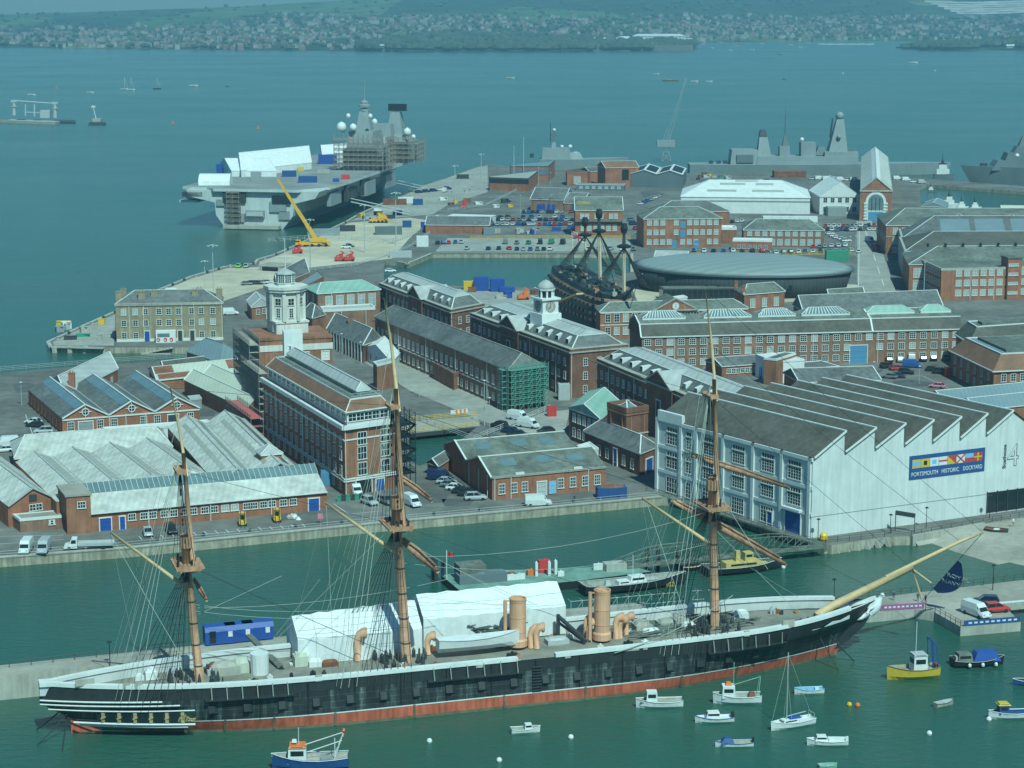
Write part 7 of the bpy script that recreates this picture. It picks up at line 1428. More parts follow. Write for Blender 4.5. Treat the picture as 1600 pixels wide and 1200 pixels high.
for i, (px, py, lb)in enumerate(((379, 821, 'yellow forklift truck parked by the quay, left one'), (433, 815, 'yellow forklift truck parked by the stacked rubbish, right one'))):
 p=G(px, py);t=thing('forklift', lb, 'forklift', tuple(p), 'yellow forklifts on the quay', R(-80));q=MB();q.loft([[(x, -.7, .35), (x, -.75, z1), (x, .75, z1), (x, .7, .35)]for x, z1 in((-1.5, 1.0), (-1.3, 1.3), (-.3, 1.25), (.6, .95), (1.0, .9))], 0, True, True);q.build('body', ['yellow'], t, world=False);q=MB()
 for x, y in((-.9, -.65), (-.9, .65), (.6, -.65), (.6, .65)):q.beam((x, y, 1.0), (x*.85, y*.9, 2.6), .1)
 q.box((-.15, 0, 2.6), (1.5, 1.3, .1));q.build('cage', ['yellow'], t, world=False);q=MB();q.beam((1.15, -.4, .1), (1.15, -.4, 3.2), .14);q.beam((1.15, .4, .1), (1.15, .4, 3.2), .14);q.beam((1.2, -.3, .15), (2.2, -.3, .12), .12, .06);q.beam((1.2, .3, .15), (2.2, .3, .12), .12, .06);q.build('mast', ['dark'], t, world=False);q=MB();q.box((-.3, 0, 1.25), (.7, .7, .7));q.build('seat', ['black'], t, world=False);wheel_set(t, [(-.9, -.7), (-.9, .7), (.7, -.7), (.7, .7)], .38, .25)
 # lamp posts, masts
def lamp(px, pb, ptop, label, heads=2, m='galv', z=ZG, group=None, Y=None):
 p=P(px, pb, z);h=hz(p, ptop)-z;t=thing('lamp_post', label, 'lamp post', tuple(p), group);r=max(.08, .011*h);q=MB();q.tube([(0, 0, 0), (0, 0, h)], [r, r*.6], 6);q.build('post', [m], t, world=False);q=MB();w_=.07*h
 if heads==1:q.lathe((0, 0, h), [(.1, -.1), (.45, .05), (.1, .3)], 8);q.build('lamp_head', [m], t, world=False)
 else:
  for k in range(heads):a=2*math.pi*k/heads+.3;q=MB();q.beam((0, 0, h), (math.cos(a)*w_, math.sin(a)*w_, h-.02*h), .12);q.box((math.cos(a)*w_*1.15, math.sin(a)*w_*1.15, h-.03*h), (w_*.5, w_*.35, .2), a);q.build('lamp_head', ['trim'], t, world=False)
 return t
for px, pb, pt, lb, hd in((321, 466, 407, 'shorter of two tall floodlight masts behind the stone waterfront block', 4), (334, 466, 382, 'taller of two tall floodlight masts behind the stone waterfront block', 4), (485, 420, 342, 'tall floodlight mast in front of the yellow crane', 4), (570, 395, 319, 'floodlight mast in the middle of the sandy apron', 4), (619, 382, 300, 'floodlight mast by the fence of the sandy apron', 4), (711, 320, 258, 'floodlight mast on the open jetty', 3), (752, 295, 240, 'floodlight mast at the jetty end by the red canteen', 3), (803, 290, 229, 'slim mast left of the patrol ship', 1), (818, 285, 215, 'tallest slim mast left of the patrol ship', 1), (813, 335, 306, 'lamp post by the jetty access road', 1), (841, 292, 262, 'lamp post beside the red canteen', 1), (860, 292, 270, 'lamp post right of the red canteen', 1), (861, 330, 305, 'lamp post before the blue doored shed', 1),
 (1328, 395, 370, 'lamp post at the left kerb of the museum road, upper', 1), (1336, 400, 369, 'lamp post in the middle of the museum road', 1), (1339, 440, 401, 'lamp post at the left kerb of the museum road, lower', 1), (1443, 470, 410, 'lamp post before the foundry', 1), (534, 553, 522, 'lamp post on the street behind the office block', 1), (564, 570, 535, 'lamp post by the marquee', 1), (624, 600, 540, 'lamp post between marquee and long storehouse', 1), (655, 620, 575, 'lamp post on the bridge approach', 1), (757, 665, 595, 'tall lamp post right of the dock bridge', 1), (765, 668, 622, 'short lamp post right of the dock bridge', 1), (34, 634, 598, 'lamp post in the yard left of the gabled workshop', 1), (1436, 600, 573, 'lamp post in the car yard at right', 1), (1365, 588, 566, 'lamp post in the yard before the long brown range', 1), (1010, 625, 590, 'lamp post by the dormered storehouse corner', 1)):lamp(px, pb, pt, lb, hd)
for px, pb, pt, lb, z in((1391, 834, 805, 'black lamp post at the start of the promenade rail', ZG), (1447, 825, 794, 'black lamp post by the dark frame on the promenade', ZG), (1278, 845, 812, 'black lamp post at the corner of the white boathouse', ZG), (1551, 922, 884, 'black lamp post on the pier rail at right', 1.6), (1303, 943, 906, 'black lamp post on the pier behind the bow', 1.6), (172, 1040, 1004, 'black lamp post on the stone jetty behind the stern', 3.9), (1546, 810, 775, 'black lamp post before the glazed boathouse opening', ZG)):lamp(px, pb, pt, lb, 1, 'black', z)
# containers, skips, boxes
def container(px, py, L, w_, h, rz, m, label, cat='container', z=ZG, name='shipping_container', ribs=True):
 p=P(px, py, z);q=MB();q.box((p.x, p.y, z), (L, w_, h), rz);k, s_=math.cos(rz), math.sin(rz)
 if ribs:
  n=max(3, int(L/.5))
  for i in range(n):x=-L/2+L*(i+.5)/n;q.box((p.x+x*k+(w_/2+.02)*s_, p.y+x*s_-(w_/2+.02)*k, z+.15), (.12, .12, h-.3), rz)
 for sx_ in(-1, 1):
  for sy_ in(-1, 1):x, y=sx_*(L/2-.06), sy_*(w_/2-.06);q.box((p.x+x*k-y*s_, p.y+x*s_+y*k, z-.02), (.22, .22, h+.1), rz)
 return tag(q.build(name, [m]), label, cat)
for a in((955, 777, 6.2, 2.6, 2.3, R(8), 'banner_blue', 'open topped blue skip full of rubble at the quay edge', 'skip'), (1412/1, 452, 5, 3, 3.6, 0, 'blue', 'unused', 'x')):
 if a[9]!='x' if len(a)>9 else a[8]!='x':container(a[0], a[1], a[2], a[3], a[4], a[5], a[6], a[7], a[8], name='skip')
p=G(955, 777);MB_=MB();MB_.lathe((p.x, p.y, ZG+2.3), [(2.9, 0), (2.0, .35), (.8, .5)], 10, 0, 1, .42, R(8));tag(MB_.build('rubble', ['rust']), 'brown rubble heaped in the blue skip at the quay edge', 'rubble')
for px, py, L, w_, h, m, lb in((752, 454, 5, 3, 5.0, 'blue', 'tall blue cabin stack on the dock edge, left of two'), (777, 455, 5, 3, 4.6, 'blue', 'tall blue cabin stack on the dock edge, right of two'), (792, 456, 5.5, 2.5, 1.8, 'blue', 'low blue container at the dock edge'), (732, 452, 3.6, 2.6, 3.0, 'yellow', 'yellow cabinet at the left of the blue cabins on the dock edge'), (543, 361, 7, 3, 2.6, 'dark', 'dark blue container on the sandy apron near the crane'), (510, 368, 12, 4, 3, 'navy_grey', 'grey long cabin beside the crane'), (607, 366, 12, 5, 3.4, 'navy_dark', 'dark green cabin by the apron fence'), (636, 355, 4, 3, 3, 'banner_blue', 'navy container by the apron fence'), (668, 362, 6, 3, 4.4, 'blue', 'blue container at the left end of the low brick store'), (764, 366, 5, 3, 3, 'sheet_blue', 'blue grey container at the right end of the low brick store'), (660, 385, 5, 3, 4.5, 'white', 'white square cabin at the bend of the basin wall'), (626, 402, 9, 3, 2.6, 'galv', 'pale cabin at the corner of the dock basin'), (617, 320, 12, 3, 3, 'rust', 'maroon container beside the carrier gangway'), (634, 317, 8, 3, 3, 'white', 'white and red container beside the carrier gangway'), (653, 320, 5, 3, 3, 'banner_blue', 'small blue container on the jetty'), (723, 279, 7, 4, 2.4, 'dark', 'black skip on the open jetty'), (880, 658, 1.6, 1.6, 0.1, 'red', 'x'), (862, 650, 2.2, 1.6, 2.6, 'red', 'red box on the ground right of the green scaffold'), (1483, 588, 2.2, 1.8, 2.6, 'red', 'red box at the right of the car yard'), (1324, 562, 2.0, 1.5, 2.4, 'red', 'red box at the wall of the long brown range'), (1597, 590, 4, 3, 2.6, 'blue', 'blue container by the mansard office'), (1307, 408, 9, 3, 4.5, 'green', 'teal cabin behind the museum'), (1197, 590, 4, 3, 3, 'blue', 'bright blue container left of the plain white block'), (520, 757, 5, 3, 3, 'blue_pale', 'pale blue container at the left foot of the office block'), (478, 786, 5, 3, .1, 'red', 'x'), (497, 771, 3.5, 1.5, 1.0, 'red', 'red trough beside the pale blue container'), (881, 624, 3, 2.4, 4.2, 'galv', 'grey kiosk at the corner of the clock tower storehouse'), (36, 1060, 5, 1.2, 1.0, 'dark', 'x')):
 if lb!='x':container(px, py, L, w_, h, R(5), m, lb)
for i, (a, b)in enumerate(((318, 369), (350, 396), (377, 427))):
 p=P((a+b)/2, 1004-i*3.2, 3.9);w_=(b-a)*p.y/fw(1000)*.96;q=MB();rz=SROT;hh_=3.0
 t=thing('site_cabin', f'bright blue rounded site cabin on the stone jetty, {["left", "middle", "right"][i]} of three', 'cabin', tuple(p), 'blue site cabins on the jetty', rz);L2=w_/2;q.loft([[(x, y, z)for y, z in((-1.4, .2), (-1.4, hh_*.75), (-1.0, hh_), (1.0, hh_), (1.4, hh_*.75), (1.4, .2))]for x in(-L2, L2)], 0, True, True);q.build('shell', ['blue'], t, world=False)
 q=MB();q.box((-L2+1.2, -1.42, .5 if i!=1 else 1.2), (1.0, .12, 1.9 if i==0 else 1.1));q.build('door' if i==0 else 'window', ['glass'], t, world=False);q=MB();q.box((L2-1.0, -1.43, 1.3), (.7, .08, .9));q.build('notice', ['white'], t, world=False)
 # people
def person(px, py, z, label, top='cloth', legs='cloth', rz=0.0, h=1.76):
 p=P(px, py, z)if isinstance(px, (int, float))else px;t=thing('person', label, 'person', tuple(p), None, rz);k=h/1.76
 V=[(0, 0, .95), (0, 0, 1.2), (0, 0, 1.42), (0, 0, 1.5), (0, .02, 1.66), (.1, 0, .9), (.11, .03, .5), (.12, -.02, .08), (.12, .12, .03), (-.1, 0, .9), (-.11, -.05, .5), (-.12, -.12, .08), (-.12, .02, .03), (.2, 0, 1.4), (.27, .02, 1.12), (.26, .14, .92), (-.2, 0, 1.4), (-.27, -.02, 1.12), (-.26, .1, .92), (0, 0.02, 1.76)]
 Ed=[(0, 1), (1, 2), (2, 3), (3, 4), (4, 19), (0, 5), (5, 6), (6, 7), (7, 8), (0, 9), (9, 10), (10, 11), (11, 12), (2, 13), (13, 14), (14, 15), (2, 16), (16, 17), (17, 18)]
 rad=[.15, .15, .13, .055, .105, .1, .065, .045, .04, .1, .065, .045, .04, .065, .045, .035, .065, .045, .035, .06]
 me=bpy.data.meshes.new('body');me.from_pydata([tuple(c*k for c in v)for v in V], Ed, []);o=bpy.data.objects.new('body', me);COL.objects.link(o);o.modifiers.new('skin', 'SKIN')
 for i, sv in enumerate(me.skin_vertices[0].data):sv.radius=(rad[i]*k, rad[i]*k*.8);sv.use_root=i==0
 sb=o.modifiers.new('sub', 'SUBSURF');sb.levels=1;sb.render_levels=1;bpy.context.view_layer.update();m2_=bpy.data.meshes.new_from_object(o.evaluated_get(bpy.context.evaluated_depsgraph_get()));o.modifiers.clear();o.data=m2_;m2_.materials.clear();[m2_.materials.append(M[x])for x in('skin', top, legs, 'cloth')]
 for f in m2_.polygons:z_=f.center.z/k;f.material_index=2 if z_<.93 else 1 if z_<1.48 and not(abs(f.center.x)>.2 and z_<1.0)else 3 if z_>1.71 else 0
 o.parent=t;return t
person(W(21, -5.2, 0)+Vector((0, 0, zdk(21)+.05)), 0, 0, 'person in a yellow hi-vis jacket on the aft deck of the black ship', 'hivis')
person(390/4+800, 785, ZG, 'person in dark clothes walking on the quay by the workshop', 'cloth')
person(1434, 940, 1.6, 'person in dark clothes at the foot of the blue flag', 'cloth');person(1446, 943, 1.6, 'second person by the blue flag, right of the first', 'cloth', 'cloth', 2);person(1583, 822, ZG, 'person in a white top beside the slipway rail', 'white', 'red');person(1396, 938, 1.6, 'person leaning at the pier rail by the bow', 'cloth')
for i, (px, py)in enumerate(((706, 303), (726, 301), (734, 299))):person(px, py, ZG, f'person walking on the open jetty, {ORD[i]} from the left', 'cloth')
# ---- ships
def blk(par, nm, m, Y, x0, x1, yb, yt, dep, a=None, b=None, off=0.0, bev=.0):
 """a ship's block seen from the side: pixel columns x0..x1, rows yb..yt, on the plane Y, dep metres deep; a, b: top columns"""
 a=x0 if a is None else a;b=x1 if b is None else b;Y+=off;q=MB()
 A, B, C, D=PY(x0, yb, Y), PY(x1, yb, Y), PY(b, yt, Y), PY(a, yt, Y);h=dep/2;k=max(.25, min(1, (C.x-D.x)/max(.1, B.x-A.x)))
 f=[V3((p.x, Y-h*s), p.z)for p, s in((A, 1), (B, 1), (C, k), (D, k))];g=[V3((p.x, Y+h*s), p.z)for p, s in((A, 1), (B, 1), (C, k), (D, k))]
 q.poly(f);q.poly(g[::-1])
 for i in range(4):j=(i+1)%4;q.poly([f[j], f[i], g[i], g[j]])
 return q.build(nm, [m], par)
def pole(par, nm, m, Y, x0, y0, x1, y1, r=.3, r2=None):return MB().tube([PY(x0, y0, Y), PY(x1, y1, Y)], [r, r2 or r*.5], 6).build(nm, [m], par)
def dome(par, px, py, Y, r, m='white', nm='radar_dome'):c=PY(px, py, Y);return MB().lathe((c.x, c.y, c.z-r), [(r*math.sin(math.pi*i/6)+.02, r-r*math.cos(math.pi*i/6))for i in range(7)], 12).build(nm, [m], par, smooth=True)
def hull_side(par, Y, x0, x1, yw, yd, B, m='navy_grey', bow=1, rake=10, name='hull'):
 q=MB();rings=[];N=14;zd=PY(x0, yd, Y).z
 for i in range(N+1):
  u=i/N;v=u if bow>0 else 1-u;hb=B/2*(.86 if v<.1 else 1)*(1-max(0, (v-.55)/.45)**2)+.05;sh=zd*(1+.3*max(0, v-.5))
  A=PY(x0+(x1-x0)*u, yw, Y).x;rk=rake*max(0, v-.75)*4*.3*(1 if bow>0 else-1)
  rings.append([(A+rk, Y-hb, sh), (A, Y-hb*.85, 0), (A, Y-hb*.8, -1), (A, Y+hb*.8, -1), (A, Y+hb*.85, 0), (A+rk, Y+hb, sh)])
 q.loft(rings, 0, True, True);return q.build(name, [m], par)
 # grey destroyer alongside, right of centre
Y=P(1200, 274).y+10;s=thing('destroyer', 'pale grey destroyer with pyramid radar mast and black topped funnel behind the white sheds', 'warship', (PY(1270, 272, Y).x, Y, 0));hull_side(s, Y, 1076, 1478, 274, 255.5, 21, 'navy_grey')
for a in(('hangar', 'navy_grey', 1139, 1184, 256, 233, 16, 1142, 1182), ('superstructure', 'navy_grey', 1180, 1339, 256, 243, 17, 1182, 1337), ('funnel', 'navy_grey', 1182, 1204, 246, 212, 11, 1186, 1198), ('funnel_cap', 'black', 1186, 1198, 212, 203, 7, 1188, 1196), ('mast_base', 'navy_grey', 1217, 1233, 245, 228, 8), ('mast_tower', 'navy_dark', 1222, 1232, 228, 211, 4, 1225, 1229), ('deck_house', 'navy_grey', 1250, 1273, 244, 222, 10), ('radar_tower', 'navy_grey', 1291, 1323, 244, 186, 12, 1307, 1318), ('bridge', 'navy_grey', 1286, 1338, 245, 236, 15), ('director', 'navy_dark', 1323, 1335, 238, 231, 6), ('deck_gear', 'navy_dark', 1272, 1290, 242, 229, 8, 1278, 1288)):blk(s, a[0], a[1], Y, *a[2:])
blk(s, 'hangar_door', 'navy_dark', Y, 1151, 1177, 254, 242, 1, off=-8.2);pole(s, 'mast', 'navy_dark', Y, 1227, 212, 1227.5, 168, .6, .2);dome(s, 1312, 181, Y, 2.6, 'navy_grey');dome(s, 1311, 214, Y-5, 1.4, 'navy_grey');dome(s, 1253, 218, Y, 1.3);pole(s, 'antenna', 'dark', Y, 1297, 215, 1301, 185, .6, .5)
for x in(1120, 1130, 1108, 1144):blk(s, 'deck_gear', 'dark', Y, x, x+6, 257, 251, 3)
# patrol ship behind the red brick buildings
Y=P(890, 266).y+8;s=thing('patrol_ship', 'grey patrol ship with tall lattice mast behind the red brick jetty buildings', 'warship', (PY(890, 264, Y).x, Y, 0));hull_side(s, Y, 843, 975, 268, 248, 14, 'navy_grey')
for a in(('superstructure', 'navy_grey', 846, 892, 250, 231, 10, 848, 890), ('bridge', 'navy_grey', 886, 912, 250, 238, 9, 890, 906), ('bridge_roof', 'galv', 892, 908, 242, 237, 7, 897, 902), ('funnel', 'navy_dark', 855, 866, 247, 240, 8), ('mast_base', 'navy_grey', 861, 869, 232, 222, 4, 863, 868), ('mast_tower', 'navy_dark', 863, 868, 222, 206, 2)):blk(s, a[0], a[1], Y, *a[2:])
pole(s, 'mast', 'dark', Y, 860, 222, 860, 192, .35);pole(s, 'yard_arm', 'dark', Y, 858, 211, 872, 211, .3, .3);dome(s, 866, 203, Y, 1);dome(s, 878, 229, Y, 1.1);dome(s, 891, 229, Y, 1.3);blk(s, 'deck_gun', 'dark', Y, 828, 834, 246, 240, 3)
# bow of the second destroyer, far right
Y=P(1560, 291).y+12;s=thing('frigate', 'darker grey warship with raked bow cut by the right picture edge', 'warship', (PY(1600, 288, Y).x, Y, 0));hull_side(s, Y, 1518, 1760, 288, 262, 20, 'navy_dark', -1, 24)
for a in(('superstructure', 'navy_dark', 1545, 1700, 265, 250, 13, 1556, 1700), ('bridge', 'navy_dark', 1566, 1660, 252, 238, 12, 1572, 1660), ('upper_bridge', 'navy_dark', 1580, 1640, 240, 228, 9, 1588, 1640), ('mast_tower', 'navy_dark', 1590, 1616, 230, 212, 5, 1598, 1606)):blk(s, a[0], a[1], Y, *a[2:])
dome(s, 1589, 243, Y-5, 1.4);blk(s, 'deck_gun', 'dark', Y, 1532, 1542, 262, 255, 3);pole(s, 'jackstaff', 'dark', Y, 1507, 262, 1506, 250, .15)
# harbour tug with three decks
def tug(px, py, name, label, k, m='navy_dark'):
 Y=P(px, py).y;s=thing(name, label, 'tug', (P(px, py).x, Y, 0));u=k;hull_side(s, Y, px-15*u, px+15*u, py, py-9*u, 9*u*.36, m, 1, 3)
 for a in((('deckhouse', 'white', -11, 9, 9, 17)), ('wheelhouse', 'white', -7, 5, 17, 24), ('wheelhouse_roof', 'dark', -7, 5, 24, 26), ('funnel', 'dark', -3, 1, 26, 30)):blk(s, a[0], a[1], Y, px+a[2]*u, px+a[3]*u, py-a[4]*u, py-a[5]*u, 5*u*.36)
 pole(s, 'mast', 'dark', Y, px-1, py-29*u, px-1, py-42*u, .25);return s
tug(1474, 281, 'harbour_tug', 'dark hulled tug with white tiered deckhouse beside the upper basin', 1.0);tug(1484, 325, 'basin_tug', 'white tug in the upper right basin, tallest of three', .75, 'white');tug(1503, 328, 'basin_tug', 'white tug in the upper right basin, middle of three', .55, 'white');tug(1524, 328, 'basin_tug', 'white tug in the upper right basin, right of three', .5, 'white');tug(1455, 300, 'basin_tug', 'small dark tug at the top of the upper basin', .35)
# aircraft carrier at the far jetty
CA=P(397, 357);CU=Vector((.172, .985, 0)).normalized();CW=Vector((CU.y, -CU.x, 0));ZD=18.7
def K(a, b, z=0.0):return CA+CU*a+CW*b+Vector((0, 0, z))
s=thing('aircraft_carrier', 'big grey aircraft carrier with two scaffolded islands and white tents on deck at the far jetty', 'aircraft carrier', tuple(K(130, 0)))
def csec(a):
 t=max(0, (a-150)/110);n=max(.04, 1-t**1.8);f=.8 if a<1 else 1
 return[K(a, -33*n, ZD-1), K(a, -31*n, 14.5), K(a, -19*n, 12), K(a, -18.5*n, 6), K(a, -14.5*n, .5), K(a, -14*n, -1), K(a, 14*n, -1), K(a, 14.5*n, .5), K(a, 19*n, 6), K(a, 20*n, 12), K(a, 30*n, 14.5), K(a, 32*n, ZD-1)]
q=MB();q.loft([csec(a)for a in(0, 3, 40, 100, 150, 180, 205, 228, 245, 258)], 0, True, True);q.build('hull', ['carrier_grey'], s)
dk=[(-2, -19), (4, -24), (7, -37), (60, -37), (180, -37), (215, -30), (262, -9), (262, 9), (235, 30), (190, 34), (40, 34), (16, 33), (3, 26), (-2, 22)];q=MB();q.prism([tuple(xy(K(*p)))for p in dk], ZD-1.3, ZD, 0, top=1, bot=True);q.build('flight_deck', ['carrier_grey', 'flight_deck'], s)
def cbox(a, b, z, la, lb, h, m, nm, top=None):
 q=MB();e=[K(a-la/2, b-lb/2), K(a-la/2, b+lb/2), K(a+la/2, b+lb/2), K(a+la/2, b-lb/2)]
 if top:c=K(a, b);r=[c+(p-c)*top for p in e];q.loft([[p+Vector((0, 0, z))for p in e], [p+Vector((0, 0, z+h))for p in r]], 0, True, True)
 else:q.prism([tuple(xy(p))for p in e], z, z+h, bot=True)
 return q.build(nm, [m], s)
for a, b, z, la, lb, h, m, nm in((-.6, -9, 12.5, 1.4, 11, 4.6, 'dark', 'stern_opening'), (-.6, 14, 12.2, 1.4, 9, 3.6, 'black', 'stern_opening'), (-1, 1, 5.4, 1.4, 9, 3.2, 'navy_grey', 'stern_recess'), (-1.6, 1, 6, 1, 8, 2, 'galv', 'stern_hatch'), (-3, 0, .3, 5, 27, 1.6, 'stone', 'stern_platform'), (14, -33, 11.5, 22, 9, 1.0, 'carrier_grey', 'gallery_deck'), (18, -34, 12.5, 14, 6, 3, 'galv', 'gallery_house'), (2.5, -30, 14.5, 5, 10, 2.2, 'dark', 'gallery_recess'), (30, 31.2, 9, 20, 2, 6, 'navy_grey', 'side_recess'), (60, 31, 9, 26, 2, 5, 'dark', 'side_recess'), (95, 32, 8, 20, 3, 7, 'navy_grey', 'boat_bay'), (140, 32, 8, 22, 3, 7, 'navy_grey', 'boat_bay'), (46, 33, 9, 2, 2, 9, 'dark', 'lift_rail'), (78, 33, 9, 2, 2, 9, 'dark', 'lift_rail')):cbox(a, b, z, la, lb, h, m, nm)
for b, z, lb, h in((12, 8, 8, 5), (15, 4.5, 5, 4), (-8, 3, 7, 4), (-16, 10.5, 4, 3)):cbox(-.35, b, z, .9, lb, h, 'navy_grey', 'camouflage_panel')
for(x, y, w_, h1, h2, nm, kind)in((562, 266, 24, 11, 20, 'aft_island', 0), (612, 254, 22, 11, 15, 'forward_island', 1)):
 c=P(x, y, ZD);a=(c-CA).dot(CU);b=(c-CA).dot(CW);cbox(a+14, b, ZD, 28, 18, h1, 'navy_grey', 'island_base');cbox(a+13, b, ZD+h1, 22, 15, h2-h1, 'navy_grey', 'island_top', .85);cbox(a+12, b, ZD+h2, 8+2*kind, 8+kind, 10+2*kind, 'navy_grey', 'island_mast', .55)
 Yc=c.y+12
 if kind==0:
  for z, r in((30, 2.6), (32.5, 3.2), (34, 2)):p=K(a+12, b);MB().lathe((p.x, p.y, ZD+z), [(r, 0), (r, .9), (.3, 1.8)], 14).build('radar', ['grey'], s)
  p=K(a+12, b, ZD+34);MB().tube([p, p+Vector((0, 0, 12))], [.35, .15], 6).build('pole_mast', ['grey'], s)
  for dx, dz, r in((-16, 20, 2.6), (-6, 20.5, 1.9), (-10, 27, 1.2), (9, 27, 1.2)):p=K(a+2, b+dx*.62, ZD+dz);MB().lathe(p, [(r*.6, -.4), (r, r*.7), (r*.8, r*1.5), (.1, r*1.95)], 12).build('radar_dome', ['white'], s, smooth=True)
 else:
  cbox(a+11, b+1, ZD+h2+12.5, 2.2, 10, 3.8, 'black', 'radar_panel');cbox(a+2, b-5, ZD+h1, 9, 12, 10, 'navy_grey', 'funnel', .8)
  for dx, dz, r in((-14, 20.6, 1.6), (12, 14.8, 2.2), (17, 13, 1.2)):p=K(a+2, b+dx*.7, ZD+dz);MB().lathe(p, [(r*.6, -.4), (r, r*.7), (r*.8, r*1.5), (.1, r*1.95)], 12).build('radar_dome', ['white'], s, smooth=True)
 l, r=K(a-1.5, b-13), K(a-1.5, b+13);scaffold('scaffolding', f'dense brown scaffolding wrapped round the {"nearer" if kind == 0 else "farther"} island of the aircraft carrier', l, r, 1.6, ZD, ZD+h2-2, 2.6, 2.6, 'scaffold', 'stone', .11)
 l, r=K(a-2, b+13), K(a+22, b+13);scaffold('scaffolding', f'scaffolding along the right flank of the {"nearer" if kind == 0 else "farther"} carrier island', l, r, 1.6, ZD, ZD+h2-4, 2.6, 2.8, 'scaffold', 'stone', .1)
def ctent(L, N, Rr, zh, rise, lb, axis=0, arch=False):
 hb, c=house('deck_tent', lb, 'tent', [P(*L, ZD), P(*N, ZD), P(*Rr, ZD)], ZD+zh, ZD, 'tent', 'gable', rise, axis, 0, 'tent', 'tent', over=.1);return hb, c
ctent((372, 268), (377, 277), (487, 264), 3.5, 7.5, 'largest white gabled tent on the flight deck of the aircraft carrier', 1);hb, c=ctent((342, 268), (362, 276), (432, 276), 3, 5, 'lower white tent overlapping the largest one on the flight deck', 1);ctent((500, 252), (504, 256), (548, 252), 5, 4.5, 'white tent behind the nearer carrier island, left side', 1);ctent((585, 258), (596, 259), (630, 247), 6, 8, 'white gabled tent between the two carrier islands', 1)
c=P(337, 288, ZD);q=MB();q.loft([[(c.x+x, c.y+6*math.cos(t)*1.0, ZD+5.2*math.sin(t))for t in[math.pi*i/8 for i in range(9)]]for x in(-7.5, -3, 3, 7.5)], 0, True, True);tag(q.build('arched_tent', ['tent']), 'small white arched tent at the stern corner of the flight deck', 'tent')
for x, y, L, w_, h, m, lb in((481, 285, 9, 4, 3, 'banner_blue', 'dark blue container on the flight deck by the stern'), (452, 276, 7, 4, 3, 'banner_blue', 'navy container behind the other on the flight deck'), (357, 270, 12, 6, 4.5, 'blue', 'blue tarpaulin pile at the left of the carrier tents'), (512, 256, 10, 5, 5, 'blue', 'blue sheeted gear between tent and carrier island'), (540, 280, 4, 3, 2.2, 'red', 'red machine near the starboard edge of the flight deck'), (525, 284, 3, 2, 1.6, 'blue', 'small blue box near the starboard edge of the flight deck'), (470, 267, 3, 2, 2, 'yellow', 'yellow tractor before the largest carrier tent'), (400, 280, 5, 3, 3.6, 'grey', 'grey cabin in front of the lower carrier tent'), (505, 270, 6, 2, 1.6, 'stone', 'low pale crates before the carrier island')):container(x, y, L, w_, h, R(5), m, lb, 'container' if 'container' in lb else 'gear', ZD, 'shipping_container' if 'container' in lb else 'deck_gear', 'container' in lb)
scaffold('scaffolding', 'narrow scaffold tower up the stern of the aircraft carrier', K(-1, -12), K(-1, -6), 3, 1.5, 17, 2.2, 3, 'scaffold', 'scaffold', .12)
for i, (a, b)in enumerate((((548, 315), (640, 335)), ((606, 283), (668, 297)))):q=MB();A, B=P(*a, 9), P(*b, 2.2);q.beam(A, B, 2.4, .4);q.beam(A+Vector((0, 0, 1.5)), B+Vector((0, 0, 1.5)), .25);q.beam(A+Vector((0, 1.5, 1.5)), B+Vector((0, 1.5, 1.5)), .25);tag(q.build('gangway', ['galv']), 'pale steel gangway sloping from '+('the carrier side to the green fence' if i==0 else 'the far carrier bow to the jetty'), 'gangway')
# old wooden warship in dry dock
VA, VB=P(884, 432, 13.5), P(976, 474, 12.0);VA.z=VB.z=0;VU=(VB-VA).normalized();VW=Vector((-VU.y, VU.x, 0));VL=(VB-VA).length
M['ochre']=mat('ochre_band', (.46, .30, .20), .7, .15, .5);s=thing('wooden_warship', 'old three masted wooden warship with banded gun decks standing in the dock', 'ship', tuple(VA+VU*VL/2+Vector((0, 0, ZG))))
def vh(u, z):return max(.2, 7.9*(1-max(0, (u-.75)/.25)**2.4)*(1 if u>.12 else.82+1.5*u)*(1-.04*max(0, z-6)))
def vz(u, k):return ZG+k*(1+.28*(1-u)**2.2*(k/12)+.1*max(0, u-.7))
lv=[0, 3.4, 4.3, 5.6, 6.5, 7.8, 8.7, 10.0, 10.9, 12.2]
for i in range(len(lv)-1):
 q=MB();q.loft([[VA+VU*VL*u+VW*sd*vh(u, lv[j])+Vector((0, 0, vz(u, lv[j])))for sd, j in((-1, i), (-1, i+1), (1, i+1), (1, i))]for u in[k/16 for k in range(17)]], 0, True, True);q.build('hull_band', ['ship_topside' if i%2==0 else 'ochre'], s)
for i in(1, 3, 5, 7):
 for k in range(14):
  u=.06+.065*k;z=vz(u, (lv[i]+lv[i+1])/2)
  for sd in(-1, ):p=VA+VU*VL*u+VW*sd*(vh(u, 5)+.0);MB().box((p.x, p.y, z-.5), (1.0, .7, 1.0), math.atan2(VU.y, VU.x)).build('gun_port', ['black'], s)
for k in range(4):q=MB();a=VA+VU*-.35+Vector((0, 0, 5.5+k*2.4));q.beam(a-VW*6, a+VW*6, .5, 1.2);q.build('stern_gallery', ['stone'], s)
for k in range(60):
 u=random.uniform(.03, .95);p=VA+VU*VL*u+VW*random.uniform(-.85, .85)*vh(u, 10);MB().box((p.x, p.y, vz(u, 12)-.1), (random.uniform(.6, 3), random.uniform(.5, 1.6), random.uniform(.5, 1.5)), math.atan2(VU.y, VU.x)).build('deck_gear', [random.choice(['dark', 'slate_green', 'black', 'stone', 'wood', 'slate_green'])], s)
def VP(x, y):return on_plane(x, y, VA, VW)
M['mast_cream']=mat('mast_cream', (.56, .47, .33), .6, .1, .5)
